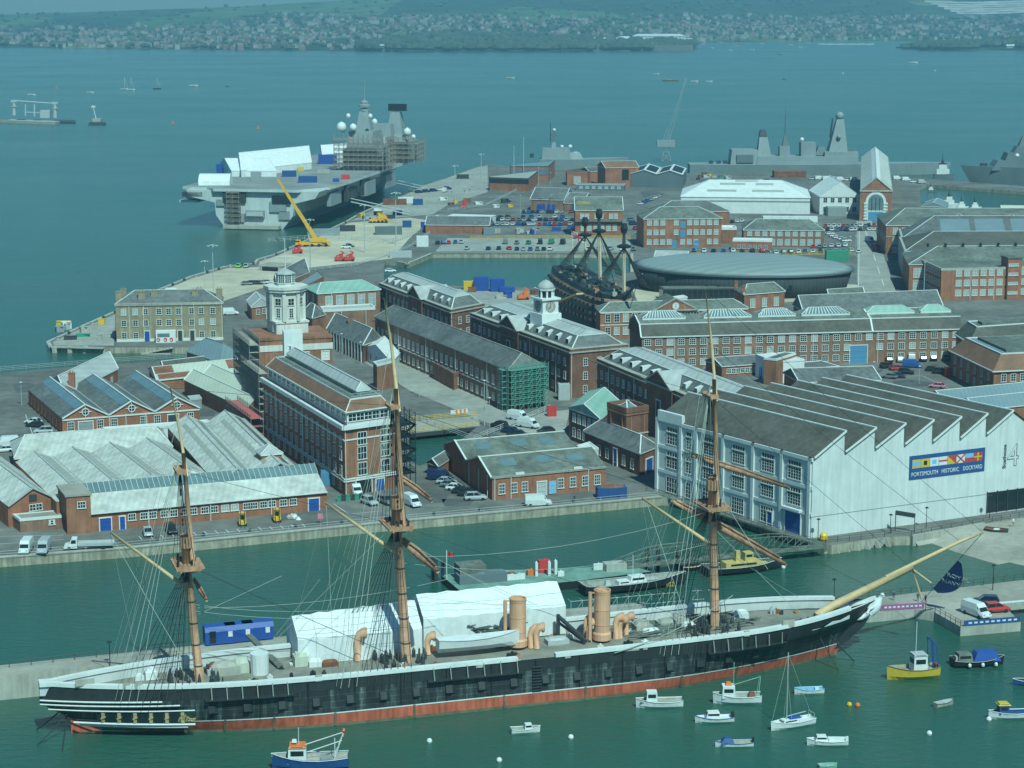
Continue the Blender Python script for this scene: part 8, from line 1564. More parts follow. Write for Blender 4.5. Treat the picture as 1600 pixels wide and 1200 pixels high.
for(bx, by), (tx, ty), (px, py), r in(((916, 424), (914, 344), (914, 368), .42), ((938, 438), (936, 327), (936, 362), .62), ((975, 455), (975, 349), (975, 386), .58)):
 B, T, Pp=VP(bx, by), VP(tx, ty), VP(px, py);MB().tube([B, Pp], [r, r*.85], 10).build('lower_mast', ['mast_cream'], s);q=MB();q.tube([Pp-Vector((0, 0, 1)), T], [r*1.1, r*.7], 8);q.build('mast_head', ['dark'], s);q=MB();q.lathe(Pp, [(2.1, -.2), (2.3, .4), (1.2, .9)], 8);q.lathe(T.lerp(Pp, .4), [(.9, 0), (1.2, 1.4), (.8, 3)], 8);q.build('fighting_top', ['black'], s);q=MB()
 for sd in(-1, 1):
  for k in range(7):e=B+VU*(1.5-k*1.3)+VW*sd*8+Vector((0, 0, .6));q.tube([e, Pp], .12, 3);
  for k in range(9):f_=k/10;q.tube([(B+VU*1.5+VW*sd*8).lerp(Pp, f_), (B-VU*6.3+VW*sd*8).lerp(Pp, f_)], .09, 3)
 q.build('shrouds', ['tar'], s)
MB().tube([VP(972, 470), VP(992, 446), VP(1004, 428)], [.55, .45, .3], 8).build('bowsprit', ['dark'], s)
q=MB();
for a, b in(((1000, 434), (975, 388)), ((975, 388), (940, 430)), ((936, 364), (962, 448)), ((1002, 431), (958, 476)), ((996, 440), (985, 480))):q.tube([VP(*a), VP(*b)], .1, 3)
q.build('stays', ['tar'], s)
f0=VP(893, 361);MB().tube([VP(898, 428), f0], [.2, .12], 6).build('ensign_staff', ['mast_cream'], s)
def flag(name, label, p, X, w_, h, mt, cross=None):
 q=MB();n=8
 q.loft([[p+X*(w_*i/n)+Vector((0, .25*math.sin(i*1.2), -.12*w_*(i/n)**2*.5)), p+X*(w_*i/n)+Vector((0, .25*math.sin(i*1.2), -h-.12*w_*(i/n)**2*.5))]for i in range(n+1)]);o=q.build(name, [mt]);tag(o, label, 'flag')
 if cross:
  for a, b, c, d in cross:q=MB();q.beam(p+X*w_*a+Vector((0, -.3, -h*b)), p+X*w_*c+Vector((0, -.3, -h*d)), .12, h*.13);oo=q.build('flag_cross', ['red']);oo.parent=o;oo.location-=o.location
 return o
flag('ensign', 'white ensign with red cross flying from the staff of the old wooden warship', f0, Vector((.93, -.3, -.18)).normalized(), 5.2, 2.9, 'flag_white', ((0, .5, 1, .5), (.5, 0, .5, 1), (0, 0, .5, .5)))
# ---- cranes
Y=P(1041, 252).y;s=thing('dock_crane', 'tall pale lattice jib crane on four splayed legs by the destroyer', 'crane', tuple(P(1041, 252, ZG)))
q=MB()
for x0, x1 in((1034, 1038), (1048, 1043)):
 for d in(-3, 3):q.beam(PY(x0, 252, Y+d), PY(x1, 231, Y+d*.4), .5)
for y0, y1 in((252, 241), (241, 231)):q.beam(PY(1035, y0, Y-2), PY(1045, y1, Y-2), .4);q.beam(PY(1046, y0, Y-2), PY(1037, y1, Y-2), .4)
q.build('portal_legs', ['grey'], s);blk(s, 'machine_house', 'grey', Y, 1026, 1054, 229, 219, 6);q=MB();A, B=PY(1043, 221, Y), PY(1072, 122, Y)
for sg in(-1, 1):q.beam(A+Vector((sg*1.3, sg, 0)), B+Vector((sg*.3, 0, 0)), .3)
for k in range(14):t0, t1=k/14, (k+1)/14;q.beam(A.lerp(B, t0)+Vector((1.3*(1-t0), 0, 0)), A.lerp(B, t1)-Vector((1.3*(1-t1), 0, 0)), .16)
q.build('jib', ['grey'], s);q=MB();q.beam(PY(1036, 220, Y), PY(1042, 200, Y), .35);q.beam(PY(1047, 220, Y), PY(1042, 200, Y), .35);q.tube([PY(1042, 200, Y), PY(1063, 150, Y)], .1, 4);q.build('a_frame', ['grey'], s)
def mobile_crane(x, y, bx, by, k, label):
 p=G(x, y);Y=p.y;s=thing('mobile_crane', label, 'crane', tuple(p));c=R(8);m='yellow_crane';L=15*k;q=MB();q.box((p.x, p.y, ZG+.9), (L, 2.8, 1.0), c);q.box((p.x-L*.42, p.y-.2, ZG+1.2), (2.2*k, 2.7, 1.6*k), c);q.build('chassis', [m], s);q=MB();q.box((p.x+L*.12, p.y, ZG+2), (L*.4, 2.8, 1.7*k), c);q.box((p.x+L*.33, p.y, ZG+1.9), (L*.14, 3, 1.3), c);q.build('superstructure', [m], s)
 for i in range(5):
  for sg in(-1, 1):q=MB();w_=(p.x+L*(-.42+.2*i), p.y+sg*1.3, ZG+.65);q.tube([(w_[0], w_[1]-.25, w_[2]), (w_[0], w_[1]+.25, w_[2])], .65, 10);q.build('wheel', ['tyre'], s)
 A=Vector((p.x+L*.1, p.y, ZG+3));B=PY(bx, by, Y);
 for i in range(4):q=MB();q.beam(A.lerp(B, max(0, i/4-.01)), A.lerp(B, (i+1)/4), (1.35-.2*i)*k, (1.7-.25*i)*k);q.build('boom_section', [m], s)
 q=MB();q.beam(Vector((p.x-L*.1, p.y, ZG+2.5)), A.lerp(B, .25), .35);q.build('lift_ram', ['galv'], s);MB().box((p.x-L*.43, p.y-1.6, ZG+2.0), (1.7*k, .1, .6), c).build('windscreen', ['glass'], s)
mobile_crane(489, 385, 434, 280, 1.0, 'yellow mobile crane with long raised boom in front of the aircraft carrier');mobile_crane(592, 348, 602, 336, .62, 'small yellow mobile crane with lowered boom farther along the jetty')
for x, y, lb in((531, 408, 'red work platform machine on the apron, left of two'), (546, 408, 'red work platform machine on the apron, right of two'), (465, 396, 'red lifting machine left of the yellow crane'), (724, 325, 'red vehicle group on the jetty beside the blue trailers'), (818, 468, 'orange lifting machine at the dock edge')):
 p=G(x, y);s=thing('work_platform', lb, 'machine', tuple(p));m='orange' if 'orange' in lb else 'red';q=MB();q.box((p.x, p.y, ZG+.5), (4.2, 2, 1.2), .2);q.box((p.x+.6, p.y, ZG+1.7), (1.4, 1.4, 1.2), .2);q.build('chassis', [m], s);q=MB();q.beam((p.x-1.5, p.y, ZG+2), (p.x+1.8, p.y, ZG+3.4), .5);q.beam((p.x+1.8, p.y, ZG+3.4), (p.x+.2, p.y, ZG+4.2), .4);q.build('boom', [m], s)
 for dx in(-1.4, 1.4):
  for dy in(-1, 1):q=MB();q.tube([(p.x+dx, p.y+dy-.2, ZG+.5), (p.x+dx, p.y+dy+.2, ZG+.5)], .5, 10);q.build('wheel', ['tyre'], s)
  # ---- boats
def boat(px, py, L, B, D, rz, name, label, hm='white', dm='stone', cabin=None, cat='boat', z=0.0, keelm=None):
 p=P(px, py, z)+Vector((0, B*.35, 0));s=thing(name, label, cat, tuple(p), None, R(rz));q=MB();boat_hull(q, (0, 0, 0), 0, L, B, D, 0, 1);q.build('hull', [hm, dm], s, world=False)
 q=MB();rr, T=boat_hull(MB(), (0, 0, 0), 0, L*1.005, B*1.03, D);
 for sd in(0, 5):q.tube([r[sd]for r in rr], .05, 4, 0)
 q.build('rubbing_strake', [keelm or 'trim'], s, world=False)
 if cabin:
  for(nm, m, x, w_, l, z0, h, tp)in cabin:
   q=MB();q.loft([[(x+a*l*.5*f, b*w_*.5*f, zz)for a, b in((-1, -1), (1, -1), (1, 1), (-1, 1))]for zz, f in((z0, 1), (z0+h, tp))], 0, True, True);o=q.build(nm, [m], s, world=False)
   if 'house' in nm or nm=='cabin':
    g=MB();
    for sg in(-1, 1):g.box((x, sg*w_*.5*(1+tp)/2, z0+h*.5), (l*.7, .06, h*.3))
    g.box((x+l*.5*(1+tp)/2, 0, z0+h*.5), (.06, w_*.75, h*.3));oo=g.build('cabin_window', ['glass']);oo.parent=o
 return s
def gear(s, nm, m, lines, r=.05):
 q=MB();[q.tube([a, b], r, 5)for a, b in lines];return q.build(nm, [m], s, world=False)
s=boat(484, 1206, 10.5, 3.8, 1.7, 183, 'fishing_boat', 'blue fishing boat with white wheelhouse and orange tipped gallows at the bottom edge', 'banner_blue', 'stone', [('wheelhouse', 'white', 1.8, 2.2, 2.6, 1.0, 2.4, .92), ('wheelhouse_roof', 'orange', 1.8, 2.4, 2.4, 3.4, .2, .9), ('fish_box', 'grey', -2.2, 1.4, 1.6, .9, .8, 1), ('radar', 'white', 2.2, .7, .7, 3.9, .35, .8)]);gear(s, 'gallows', 'white', [((-3.2, -1, 1.2), (-4.6, -.4, 5.2)), ((-3.2, 1, 1.2), (-4.6, .4, 5.2)), ((-4.6, 0, 5.2), (1, 0, 3.4)), ((-4.4, 0, 4.0), (.4, 0, 2.4)), ((-3.4, 0, 1), (-3.4, 0, 4.4))], .07);gear(s, 'gallows_head', 'orange', [((-4.5, -.4, 4.7), (-4.7, .4, 5.6)), ((-4.5, .4, 4.7), (-4.7, -.4, 5.6))], .14);gear(s, 'mast', 'white', [((1.6, 0, 3.5), (1.6, 0, 6.0))], .05)
boat(821, 1147, 4.3, 1.7, .7, 12, 'motor_boat', 'small white motor boat with tiny wheelhouse, alone left of the white fishing boats', 'white', 'sheet_dark', [('cabin', 'white', .4, 1.1, 1.2, .5, .9, .8)])
boat(1031, 1108, 7.0, 2.6, 1.1, 182, 'motor_boat', 'white open boat with square wheelhouse close under the black hull', 'white', 'stone', [('wheelhouse', 'white', 1.2, 1.5, 1.7, .8, 1.8, .9), ('foredeck', 'dark', 2.1, 1.3, 1.8, .9, .2, .7)]);
s=boat(1153, 1102, 7.2, 2.8, 1.3, 180, 'fishing_boat', 'white fishing boat with red liferaft and pale gallows near the bow', 'white', 'sheet_dark', [('wheelhouse', 'white', 1.4, 1.9, 2.0, 1.0, 1.9, .92), ('liferaft', 'orange', 1.4, .9, 1.0, 2.95, .45, .7), ('net_pile', 'rust', -2.2, 1.5, 1.3, .9, .8, .6)]);gear(s, 'gallows', 'copper', [((-3.0, -1, 1), (-3.4, -.5, 4.2)), ((-3, 1, 1), (-3.4, .5, 4.2)), ((-3.4, -.5, 4.2), (-3.4, .5, 4.2)), ((-3.4, 0, 4.2), (1, 0, 2.8)), ((.6, 0, 2.9), (.6, 0, 6.5))], .06)
boat(1117, 1131, 5.7, 2.2, .8, 184, 'motor_cruiser', 'white cabin cruiser with blue bottom and black outboards', 'white', 'white', [('cabin', 'white', .2, 1.6, 2.4, .7, 1.0, .7), ('outboard', 'black', -2.7, .8, .5, .6, .9, .8)], keelm='blue')
boat(1148, 1169, 5.4, 1.9, .7, 183, 'motor_boat', 'white boat with dark blue cover over its bow', 'white', 'sheet_dark', [('cover', 'banner_blue', 1.0, 1.5, 2.0, .6, .8, .5), ('outboard', 'black', -2.7, .4, .4, .5, .8, .8)], keelm='banner_blue')
s=boat(1239, 1139, 7.2, 2.3, 1.0, 205, 'sailing_yacht', 'white sailing yacht with bare mast and blue sail cover', 'white', 'white', [('cabin', 'white', .6, 1.5, 2.8, .8, .6, .8), ('sail_cover', 'blue', -.3, 1.1, 1.9, 1.4, .3, .8)]);gear(s, 'mast', 'galv', [((1.0, 0, 1), (1.0, 0, 11.6)), ((-2.3, 0, 2.1), (1.0, 0, 1.8))], .07);gear(s, 'rigging', 'galv', [((1, 0, 11.4), (3.6, 0, 1.2)), ((1, 0, 11.4), (-3.4, 0, 1.2)), ((1, 0, 8), (.8, 1.1, 1)), ((1, 0, 8), (.8, -1.1, 1))], .022);gear(s, 'pushpit', 'galv', [((-3.3, -.8, 1), (-3.3, -.8, 1.9)), ((-3.3, .8, 1), (-3.3, .8, 1.9)), ((-3.3, -.8, 1.9), (-3.3, .8, 1.9))], .04)
boat(1265, 1086, 4.5, 1.8, .8, 186, 'rowing_boat', 'pale blue and white open boat above the sailing yacht', 'white', 'flag_lblue', [('engine_cover', 'white', -1.2, .6, .7, .4, .6, .9), ('thwart', 'stone', .2, 1.4, .3, .55, .1, 1)], keelm='flag_lblue')
boat(1294, 1167, 5.8, 2.1, .8, 180, 'motor_cruiser', 'all white cabin cruiser with white outboard, right of the sailing yacht', 'white', 'white', [('cabin', 'white', .9, 1.5, 1.9, .7, .8, .7), ('canopy', 'white', -1.0, 1.5, 2.0, .6, .45, .9), ('outboard', 'white', -2.8, .4, .4, .5, .8, .8)])
s=boat(1428, 1063, 8.3, 3.3, 1.7, 190, 'fishing_boat', 'bright yellow trawler with white wheelhouse and blue gallows', 'flag_yellow', 'sheet_dark', [('wheelhouse', 'white', -.9, 2.2, 2.3, 1.3, 2.5, .94), ('wheelhouse_roof', 'galv', -.9, 2.3, 2.3, 3.85, .2, .95), ('hatch', 'wood', 1.8, 1.4, 1.5, 1.1, .5, .9), ('net_drum', 'rust', -3.9, 1.7, .9, 1.0, 1.2, .8)], keelm='dark');gear(s, 'gallows', 'blue', [((-2.9, -1.2, 1.6), (-2.6, -.8, 6.4)), ((-2.9, 1.2, 1.6), (-2.6, .8, 6.4)), ((-2.6, -.8, 6.4), (-2.6, .8, 6.4)), ((-3.9, -1, 1.5), (-3.5, -.8, 5.4)), ((-3.9, 1, 1.5), (-3.5, .8, 5.4)), ((-3.5, -.8, 5.4), (-2.6, -.8, 6.4)), ((-3.5, .8, 5.4), (-2.6, .8, 6.4))], .1);gear(s, 'mast', 'white', [((-.4, 0, 4), (-.4, 0, 9.2))], .05)
s=boat(1530, 1043, 8.6, 3.6, 1.1, 8, 'work_boat', 'dark work boat heaped with gear under a bright blue tarpaulin', 'black', 'dark', [('tarpaulin', 'blue', 1.2, 2.5, 4.6, .9, 1.5, .7), ('deck_house', 'slate_green', -2.4, 2.3, 2.6, .8, 1.4, .8), ('deck_gear', 'stone', -3.4, 1.6, 1.2, .8, .9, .7)], keelm='stone')
for k in(-2, .2, 2.4):MB().lathe((k, -1.85, .25), [(.1, 0), (.28, .2), (.28, .5), (.1, .7)], 8).build('fender', ['white'], s, world=False)
boat(1476, 1105, 3.5, 1.5, .7, 30, 'dinghy', 'grey open dinghy below the yellow trawler', 'stone', 'galv', [('thwart', 'galv', 0, 1.2, .3, .5, .1, 1)], keelm='dark')
boat(1581, 1125, 6.6, 2.3, 1.0, 184, 'motor_boat', 'white boat with yellow wheelhouse roof at the right edge', 'white', 'banner_blue', [('wheelhouse', 'banner_blue', 1.2, 1.6, 1.5, .8, 1.4, .95), ('wheelhouse_roof', 'flag_yellow', 1.2, 1.9, 1.9, 2.25, .25, .7)]);boat(1604, 1072, 4, 1.6, .8, 182, 'motor_boat', 'dark blue boat only just inside the right edge', 'banner_blue', 'dark');boat(1294, 1202, 2.6, 1.3, .5, 10, 'dinghy', 'pale green dinghy cut by the bottom edge', 'copper', 'copper', [('thwart', 'galv', 0, 1.0, .25, .35, .08, 1)], keelm='copper')
for x, y, m, lb in((892, 1154, 'white', 'white mooring buoy right of the small motor boat'), (671, 1160, 'white', 'white mooring buoy below the middle of the black hull'), (780, 1190, 'white', 'white mooring buoy near the bottom edge'), (1452, 1148, 'white', 'white mooring buoy below the grey dinghy'), (1545, 1126, 'white', 'white buoy at the bow of the yellow roofed boat'), (1327, 1103, 'yellow', 'yellow float left of the grey dinghy'), (1340, 1104, 'orange', 'orange float beside the yellow one'), (1224, 888, 'white', 'white round fender by the yellow tug')):p=P(x, y);MB().lathe((p.x, p.y, -.2), [(.05, 0), (.32, .15), (.42, .42), (.32, .7), (.08, .84)], 10).build('b', [m]).name='mooring_buoy';tag(bpy.data.objects['mooring_buoy']if 0 else COL.objects[-1], lb, 'buoy')
# moored craft behind the big ship
q=MB();pl=[(690, 899), (722, 926), (906, 907), (1018, 893), (985, 884), (790, 891), (738, 890)];q.prism([tuple(xy(P(*p, 1.5)))for p in pl], -.5, 1.5, 0, top=1);s=q.build('pontoon', ['black', 'pontoon_deck']);tag(s, 'long dark pontoon with pale green deck moored behind the black ship', 'pontoon')
for x, y, w_, d, h, m in((752, 908, 9, 3, 1.6, 'navy_dark'), (735, 905, 5, 4, 3, 'slate_green'), (780, 905, 6, 1.5, 1.0, 'rust'), (850, 894, 2.2, 1, 2.4, 'red'), (838, 900, .5, .5, 2.6, 'white'), (858, 899, .5, .5, 2.6, 'white'), (868, 897, .5, .5, 2.6, 'white'), (830, 898, 1.6, 1, 1, 'orange'), (876, 900, 1.2, .6, .9, 'white'), (800, 906, 2, .3, 1.1, 'white'), (812, 905, 2, .3, 1.1, 'white'), (960, 890, 4, 2.5, 1.4, 'sheet_dark'), (935, 890, 2, .4, 1.2, 'white')):c=P(x, y, 1.5);o=MB().box((c.x, c.y, 1.48), (w_, d, h), SROT).lathe((c.x, c.y, 1.48+h), [(min(w_, d)*.3, 0), (min(w_, d)*.2, .25)], 8).build('deck_gear', [m]);o.parent=s;o.location-=s.location
p=P(698, 904, 1.5);q=MB();q.tube([p, Vector((p.x, p.y, hz(p, 860)))], .08, 5);tag(q.build('flagpole', ['white']), 'white flagpole at the left end of the pontoon', 'flagpole');flag('red_ensign', 'small red ensign on the flagpole of the pontoon', Vector((p.x+.05, p.y, hz(p, 862))), Vector((.95, -.2, -.1)), 1.4, .9, 'red')
def ang2(a, b):a, b=P(*a), P(*b);return math.degrees(math.atan2(b.y-a.y, b.x-a.x)), (b-a).length
a_, L_=ang2((912, 933), (1066, 916));s=boat(991, 925, L_*1.04, 4.8, 1.75, a_, 'torpedo_boat', 'black hulled motor torpedo boat with pale blue deck and yellow number on its bow', 'black', 'sheet_dark', [('wheelhouse', 'white', 0.5, 2.2, 3.4, 1.35, 1.3, .8), ('deck_house', 'white', -2.2, 2.0, 2.4, 1.3, .7, .9), ('torpedo_tube', 'galv', 3.0, .6, 3.5, 1.5, .5, .8), ('gun_mount', 'galv', -5.2, 1.0, 1.2, 1.3, .9, .6)]);gear(s, 'mast', 'white', [((-.2, 0, 2.6), (-.2, 0, 6.5))], .06)
o=text_mesh('lettering', '102', 1.2, 'flag_yellow', .02);o.parent=s;o.matrix_local=Matrix.Translation((L_*.27, -2.42, .48))@Matrix.Rotation(R(9), 4, 'Z')@Matrix.Rotation(R(84), 4, 'X')
a_, L_=ang2((1112, 899), (1222, 888));s=boat(1162, 897, L_*1.08, 4.6, 1.5, a_, 'steam_tug', 'black tug with bright yellow deckhouses beside the truss footbridge', 'black', 'slate_green', [('deck_house', 'tug_yellow', -.4, 2.6, 7.5, 1.0, 1.2, .95), ('wheelhouse', 'tug_yellow', .9, 1.8, 1.8, 2.2, 1.6, .9), ('funnel', 'tug_yellow', -1.2, .9, .9, 2.2, 2.0, .9), ('fore_deck', 'tug_yellow', 4.2, 1.6, 1.8, 1.0, .5, .9)])
boat(1083, 892, 4.6, 1.9, .8, a_, 'rowing_boat', 'small dark boat moored just left of the yellow tug', 'black', 'wood')
q=MB();A, B=P(948, 888, 1.7), P(1288, 853, 2.0);n=16;dv=(B-A).normalized();pv_=Vector((-dv.y, dv.x, 0))*1.1
for sg in(-1, 1):
 for k in range(n):
  a, b=A.lerp(B, k/n)+pv_*sg, A.lerp(B, (k+1)/n)+pv_*sg;h0, h1=[3.2*min(1, 5*t*(1-t)+.15)for t in(k/n, (k+1)/n)];u0, u1=Vector((0, 0, h0)), Vector((0, 0, h1));q.beam(a, b, .16, .3);q.beam(a+u0, b+u1, .16);q.beam(a, a+u0, .12);q.beam(a, b+u1, .1)
q.beam(A, B, 2.2, .15);tag(q.build('footbridge', ['slate_green']), 'dark green truss footbridge from promenade to the pontoon', 'footbridge')
for x, y in((1011, 890), (1028, 889), (1057, 888), (676, 905), (681, 908), (692, 911)):p=P(x, y);tag(MB().tube([(p.x, p.y, -1), (p.x, p.y, 4.2)], .35, 8).lathe((p.x, p.y, 4.2), [(.38, 0), (.1, .25)], 8).build('mooring_pile', ['dark']), 'dark mooring pile standing beside the green decked pontoon', 'pile', 'piles of the pontoon')
# flag rope, banners, pier rails
o=P(1440, 940, 1.6);e=WP(1534, 834);q=MB();q.tube([o, e], .05, 4);tag(q.build('flag_halyard', ['tar']), 'rope running from the pier up to the jib boom end', 'rope');fl_=[]
pa, pb=o.lerp(e, .20), o.lerp(e, .62);n3=(pb-pa).normalized();X=Vector((.75, -.1, -.72));q=MB();q.loft([[pa.lerp(pb, t), pa.lerp(pb, t)+X*(3.1*math.sin(math.pi*min(1, t*.86+.08))**.8)+Vector((0, .15*math.sin(t*7), 0))]for t in[i/10 for i in range(11)]]);f=q.build('feather_flag', ['flag_navy']);tag(f, 'blue flag with white lettering hanging from the rope below the bowsprit', 'flag')
for wd, t0 in(('ROYAL', .54), ('NAVY', .34)):
 t_=text_mesh('lettering', wd, 1.3, 'white', .02);d1=X.normalized();c_=pa.lerp(pb, t0)+d1*.15+Vector((.1, -.22, 0));Zx=(d1.cross(n3)).normalized();Zx=Zx if Zx.y<0 else-Zx;Xx=Vector((.95, 0, .2));Xx=(Xx-Zx*Xx.dot(Zx)).normalized();c_=c_+Zx*.4;Yx=Zx.cross(Xx).normalized();m_=Matrix((Xx, Yx, Zx)).transposed().to_4x4();m_.translation=c_-f.location;t_.parent=f;t_.matrix_local=m_
M['purple']=paint('banner_purple', (.30, .10, .26), .6)
def pbanner(a, b, m, label):
 A, B=P(*a, 1.65), P(*b, 1.65);d=(B-A).normalized();q=MB();q.beam(A+Vector((0, 0, .5)), B+Vector((0, 0, .5)), .06, .95);o=q.build('rail_banner', [m]);tag(o, label, 'banner');q=MB()
 for k in range(9):t=.08+.1*k;q.beam(A.lerp(B, t)+Vector((0, -.06, .5)), A.lerp(B, t+.06)+Vector((0, -.06, .5)), .03, .3)
 oo=q.build('lettering_strip', ['flag_white']);oo.parent=o;oo.location-=o.location
pbanner((1376, 954), (1444, 950), 'purple', 'purple banner on the pier rail beside the figurehead');pbanner((1506, 978.5), (1594, 971.5), 'banner_blue', 'long blue banner with pale lettering along the pier end')
railing('railing', 'dark railing along the far edge of the pier', [(1290, 944), (1440, 925), (1600, 906), (1690, 899)], 1.6, 1.1, 'dark', 2);railing('railing', 'dark railing along the near edge of the pier', [(1446, 953.5), (1461, 957), (1501, 979.5)], 1.6, 1.1, 'dark', 1.6);railing('railing', 'thin railing along the stone jetty behind the stern', [(-20, 1047), (250, 1016), (460, 993)], 3.9, 1.0, 'dark', 3)
for pts, lb, m in(([(735, 374), (830, 373), (985, 373)], 'yellow fence along the road above the basin', 'yellow'), ([(420, 379), (520, 372), (610, 381), (690, 352)], 'grey mesh fence across the sandy apron', 'galv'), ([(470, 425), (560, 415), (640, 388), (672, 365)], 'grey fence along the front of the apron', 'galv'), ([(700, 330), (760, 322), (835, 285)], 'grey fence along the jetty access road', 'galv'), ([(1080, 400), (1200, 402), (1330, 397)], 'yellow fence behind the museum', 'yellow'), ([(0, 581), (180, 567), (300, 559)], 'grey post rail along the inlet edge, left', 'grey'), ([(640, 470), (740, 476), (880, 478)], 'grey fence round the dock edge before the clock tower', 'galv'), ([(645, 655), (740, 690), (860, 640)], 'grey street fence beside the long storehouse', 'galv')):railing('fence', lb, pts, ZG, 2.0 if 'mesh' in lb else 1.4, m, 3.5, (1.0, .66, .33), .09)['category']='fence'
# things scattered on quays: bollards and crates
for i in range(26):t=i/25;x=90+(540-90)*t;y=lerpt(x, [(78, 533), (180, 487), (240, 456), (300, 431), (355, 415), (400, 410), (430, 397), (540, 346)])+3;p=G(x, y);MB().lathe((p.x, p.y, ZG), [(.5, 0), (.4, .5), (.6, .8), (.3, 1.0)], 8).build('bollard', ['dark' if i%3 else 'stone']);tag(COL.objects[-1], 'squat mooring bollard on the edge of the harbour side promenade', 'bollard', 'bollards along the promenade')
rc=random.Random(3)
for n_, (x0, x1, y0, y1, where)in enumerate(((560, 690, 325, 345, 'near the gangway'), (690, 800, 312, 326, 'on the jetty middle'), (745, 900, 356, 366, 'above the basin fence'), (90, 170, 505, 535, 'on the waterfront point'), (640, 900, 455, 468, 'on the dock edge'), (840, 900, 470, 490, 'beside the old warship'), (1080, 1140, 272, 282, 'behind the white sheds'))):
 for k in range(9):
  x, y=rc.uniform(x0, x1), rc.uniform(y0, y1);m=rc.choice(['white', 'galv', 'stone', 'blue', 'yellow', 'rust', 'green', 'dark', 'grey']);p=G(x, y);w_, d, h=rc.uniform(1.2, 4.5), rc.uniform(1, 2.4), rc.uniform(.8, 2.4);q=MB();q.box((p.x, p.y, ZG), (w_, d, h), rc.random());q.box((p.x, p.y, ZG+h), (w_+.15, d+.15, .12), rc.random()*.1);q.build('crate', [m]);tag(COL.objects[-1], f'{ {"white": "white", "galv": "pale grey", "stone": "buff", "blue": "blue", "yellow": "yellow", "rust": "rusty", "green": "green", "dark": "dark", "grey": "grey"}[m]} equipment crate lying among the stores {where}', 'crate', 'crates '+where)
for x, y, h in((1216, 330, 9), (1206, 331, 6)):
 p=G(x, y);s=thing('bare_tree', ('taller' if h>8 else 'smaller')+' leafless tree in front of the large white shed', 'tree', tuple(p));MB().tube([p, p+Vector((0, 0, h*.45))], [.25, .15], 6).build('trunk', ['bark'], s);q=MB()
 for k in range(26):a=k*2.4;b0=p+Vector((0, 0, h*(.25+.2*(k%5)/5)));e=b0+Vector((math.cos(a)*h*.4, math.sin(a)*h*.3, h*rc.uniform(.2, .6)));q.tube([b0, b0.lerp(e, .5)+Vector((0, 0, .3)), e], [.1, .06, .03], 4);q.tube([b0.lerp(e, .5), e+Vector((rc.uniform(-1, 1), 0, .6))], .04, 3)
 q.build('branches', ['bark'], s)
for x, y in((845, 484), (880, 497), (855, 490)):p=G(x, y);s=thing('parasol', 'pale square parasol on the cafe terrace below the old warship', 'parasol', tuple(p), 'cafe parasols');MB().tube([p, p+Vector((0, 0, 3.2))], .06, 5).build('pole', ['galv'], s);MB().lathe((p.x, p.y, ZG+2.6), [(3.2, 0), (1.8, .6), (.1, 1.5)], 6).build('canopy', ['tent'], s)
p=P(795, 500, 8);q=MB();q.beam(P(866, 474, 9), P(906, 459, 14), 2.6, .5);tag(q.build('access_ramp', ['wood_pale']), 'long tan covered ramp rising from the clock tower storehouse toward the old warship', 'ramp')
o=G(1430, 838);q=MB();q.beam((o.x-3.2, o.y+4, ZG), (o.x-3.2, o.y+4, ZG+4.2), .15);q.beam((o.x+.4, o.y+3, ZG), (o.x+.4, o.y+3, ZG+3.8), .15);q.beam((o.x-3.3, o.y+4, ZG+3.8), (o.x+.5, o.y+3, ZG+3.4), .2, .9);tag(q.build('sign_frame', ['dark']), 'dark two post sign frame on the promenade by the white wall', 'sign')
p=P(1558, 832, 1.2);s=boat(1558, 834, 4.6, 2.2, .8, -25, 'dinghy', 'old open wooden boat drawn up on the concrete slipway', 'dark', 'rust', [('thwart', 'white', 0, 1.6, 1.2, .5, .3, .8)], z=1.1, keelm='rust')
p=G(1287, 845);MB().lathe((p.x, p.y, ZG), [(.5, 0), (.8, .4), (.8, 1.2), (.5, 1.6)], 10).build('drum', ['yellow']).name='yellow_drum';tag(COL.objects[-1], 'yellow drum at the corner of the white boathouse', 'drum')
# ---- far craft on the open water
def yacht(x, y, L, mast_px, label, m='white'):
 p=P(x, y);s=boat(x, y, L, L*.3, L*.13, 2, 'moored_yacht', label, m, m, [('cabin', m, 0, L*.18, L*.35, L*.1, L*.07, .8)]);h=hz(p, mast_px);gear(s, 'mast', 'white', [((.5, 0, 0), (.5, 0, h)), ((.5, 0, h), (L*.48, 0, 1.2))], .12);return s
yacht(194, 140, 9, 121, 'white yacht with tall mast, left of the moored pair');yacht(204, 141, 9.5, 121, 'white yacht with tall mast, right of the moored pair');yacht(245, 139, 10, 122, 'dark hulled yacht moored alone right of the pair', 'dark')
for x, y, L, m, lb in((302, 135, 11, 'white', 'white motor cruiser moored right of the yachts'), (141, 145, 8, 'white', 'small white boat left of the yacht pair'), (49, 149, 9, 'white', 'white open boat above the gantry pontoon'), (355, 135, 6, 'dark', 'tiny dark boat far right of the motor cruiser'), (797, 123, 12, 'sheet_cream', 'low pale boat far out in mid harbour'), (1026, 116, 8, 'white', 'white speck of a boat above the crane jib'), (1085, 128, 10, 'white', 'white boat just right of the crane jib tip'), (1108, 128, 9, 'white', 'second white boat right of the crane jib tip'), (1427, 99, 16, 'white', 'white launch running with a wake far right'), (1225, 124, 6, 'dark', 'dark boat below the far marina'), (1220, 85, 14, 'grey', 'grey boat below the far waterfront')):boat(x, y, L, L*.3, L*.14, 3, 'far_boat', lb, m, m, [('cabin', m, 0, L*.2, L*.4, L*.1, L*.1, .8)])
boat(1048, 126.5, 22, 4.5, 1.4, 2, 'flat_barge', 'long low brown barge far out behind the crane jib', 'rust', 'wood', [('deck_house', 'wood', -8, 2.5, 3, 1, 2, .9)])
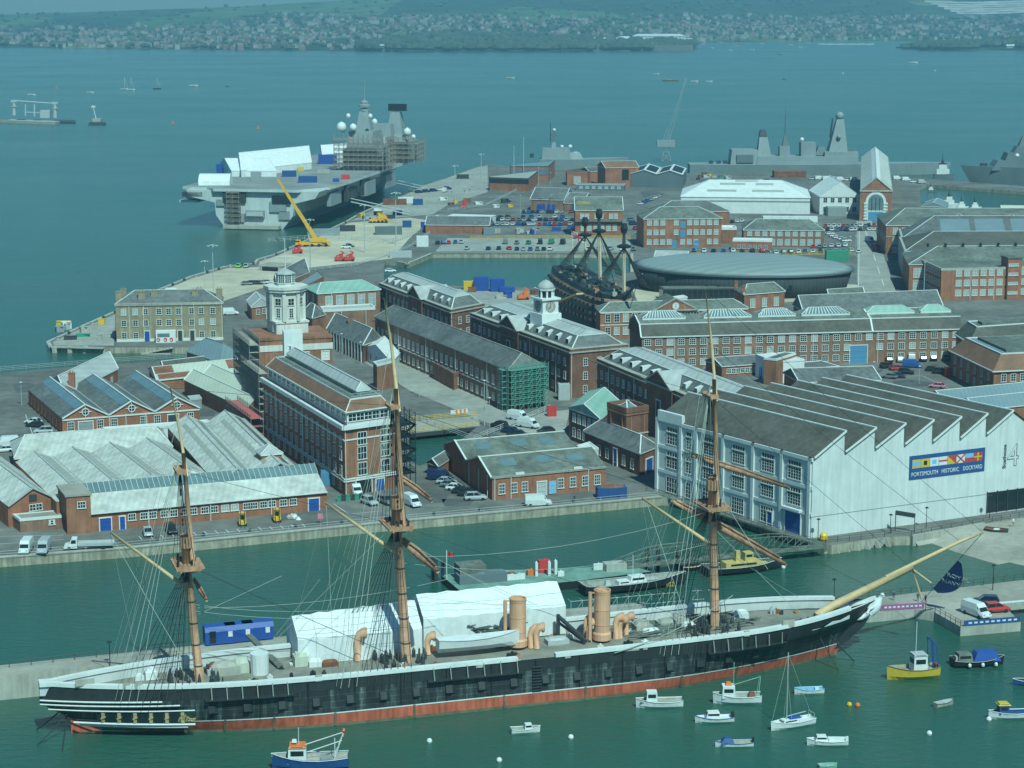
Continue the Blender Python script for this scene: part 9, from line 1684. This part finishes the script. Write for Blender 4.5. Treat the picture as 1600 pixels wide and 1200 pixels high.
for i in range(16):x=1283+i*5.2;y=70.5-.6*(i%3==0);boat(x, y, 15, 4.4, 2.6, 6, 'marina_boat', 'white boat in the line of boats moored off the far marina', 'white', 'white', [('cabin', 'white', 0, 3, 6, 1.6, 1.8, .8)])['group']='boats moored off the far marina'
for i, (x, y)in enumerate(((1098, 70), (1112, 76), (1125, 67), (1150, 73), (1175, 79), (1190, 69), (1235, 71), (1250, 75), (1262, 68), (1140, 80))):boat(x, y, 12, 3.6, 2, 10, 'far_boat', 'small grey white craft scattered off the far castle shore', 'galv', 'white', [('cabin', 'white', 0, 2.4, 4.5, 1.4, 1.5, .8)])['group']='craft off the castle shore'
for x, y, m, lb in((270, 193, 'orange', 'small orange buoy left of the aircraft carrier'), (88, 139, 'orange', 'small red buoy above the gantry pontoon'), (1317, 115, 'white', 'white buoy below the far marina'), (1461, 111, 'white', 'white buoy off the wooded islet'), (403, 201, 'orange', 'orange buoy beyond the aircraft carrier')):p=P(x, y);MB().lathe((p.x, p.y, -.3), [(1.0, 0), (1.1, .6), (.5, 1.2), (.35, 2.6), (.1, 2.9)], 8).build('channel_buoy', [m]);tag(COL.objects[-1], lb, 'buoy')
# gantry pontoon, left
a_, b_=P(-8, 187, 2.2), P(86, 191, 2.2);c_=P(118, 189, 2.2);q=MB();dvv=Vector((.2, 18, 0));q.prism([tuple(xy(p))for p in(a_, b_, b_+dvv, a_+dvv)], -1, 2.2);s=thing('gantry_pontoon', 'grey pontoon carrying a long pipe gantry at the left edge of the harbour', 'pontoon', tuple((a_+b_)/2));q.build('deck', ['stone'], s)
Y=a_.y+9
for nm, x, y0, y1, r in(('gantry_tower', 22, 180, 158, 1.6), ('gantry_tower', 86, 184, 161, 1.8)):q=MB();q.tube([PY(x, y0, Y), PY(x, y1, Y)], [r, r*.8], 8);p=PY(x, y1, Y);q.box((p.x, p.y, p.z-1), (5, 3, 2));q.box((p.x, p.y, p.z-5), (4.4, 4, .5));q.build(nm, ['galv'], s)
q=MB();q.tube([PY(17, 157, Y), PY(88, 162, Y)], .6, 6);q.build('gantry_pipe', ['galv'], s);blk(s, 'machine_house', 'galv', Y, 64, 79, 184, 172, 7);q=MB();q.beam(PY(40, 181, Y), PY(40, 163, Y), 1.0);q.beam(PY(54, 182, Y), PY(54, 163, Y), 1.2);q.beam(PY(40, 175, Y), PY(62, 176, Y), .8);q.build('stanchions', ['galv'], s)
for k in range(3):c=P(8+k*26, 190.5+k*.6, 0);q=MB();q.box((c.x, c.y-1.0, -.5), (8, 2, 3.2));q.build('fender', ['black'], s)
q=MB();q.prism([tuple(xy(P(*p, 1.2)))for p in((84, 190), (118, 191), (118, 187.5), (84, 187))], -1, 1.2);q.build('landing_stage', ['dark'], s)
p=P(152, 193);s=thing('mast_pontoon', 'small dark pontoon with a pale lamp mast right of the gantry pontoon', 'pontoon', tuple(p));q=MB();q.prism([tuple(xy(P(*e, 1.5)))for e in((138, 192.5), (166, 192.5), (163, 190), (141, 190))], -1, 1.5);q.build('deck', ['dark'], s);q=MB();q.tube([p, PY(146, 169, p.y)], [.5, .35], 6);e=PY(146, 168, p.y);q.box((e.x, e.y, e.z), (3.5, 1, 1.6));q.build('mast', ['white'], s);blk(s, 'deck_house', 'stone', p.y, 145, 158, 190, 185, 5)
p=G(501, 818);q=MB();q.tube([p, p+Vector((0, 0, 1.4))], .06, 5);q.box((p.x, p.y-.1, ZG+1.0), (1.1, .08, 1.1));tag(q.build('notice_sign', ['car_pink']), 'small pink square sign on the quay right of the forklifts', 'sign')
for k in range(9):p=G(450+rc.uniform(0, 24), 809+rc.uniform(-3, 3));MB().lathe((p.x, p.y, ZG), [(rc.uniform(.4, .8), 0), (rc.uniform(.3, .6), rc.uniform(.3, .6)), (.1, rc.uniform(.6, .9))], 7).build('rubbish_sack', [rc.choice(['white', 'stone', 'galv'])]);tag(COL.objects[-1], 'pale sack in the rubbish heap behind the right forklift', 'sack', 'rubbish sacks on the quay')
for k in range(6):p=G(530+k*7, 783-k*.6);q=MB();q.box((p.x, p.y, ZG), (.9, .8, 1.1));q.box((p.x, p.y, ZG+1.1), (1.0, .9, .12));q.build('wheelie_bin', ['dark' if k%2 else 'green']);tag(COL.objects[-1], f'{"dark" if k % 2 else "green"} wheelie bin, {ORD[k]} from left in the row before the tall brick block', 'bin', 'bins before the brick block')
for k in range(7):p=G(708+k*3.2, 647-k*.4);q=MB();q.box((p.x, p.y, ZG), (1.3, .4, .3));q.box((p.x, p.y, ZG+.3), (1.2, .2, .7));q.build('barrier', ['orange' if k%2 else 'white']);tag(COL.objects[-1], f'{"orange" if k % 2 else "white"} plastic barrier in the line across the street by the dock bridge', 'barrier', f'{"orange" if k % 2 else "white"} barriers by the bridge')
for k in range(14):p=G(30+k*72, 864.5-k*6.6);MB().lathe((p.x, p.y, ZG), [(.35, 0), (.28, .4), (.42, .6), (.2, .75)], 8).build('bollard', ['dark']);tag(COL.objects[-1], 'black iron bollard standing along the front quay edge', 'bollard', 'bollards along the front quay')
# lawful limits: long labels are trimmed here, at their source
for o in COL.objects:
 if 'label' in o and len(o['label'].split())>16:o['label']=' '.join(o['label'].split()[:16])
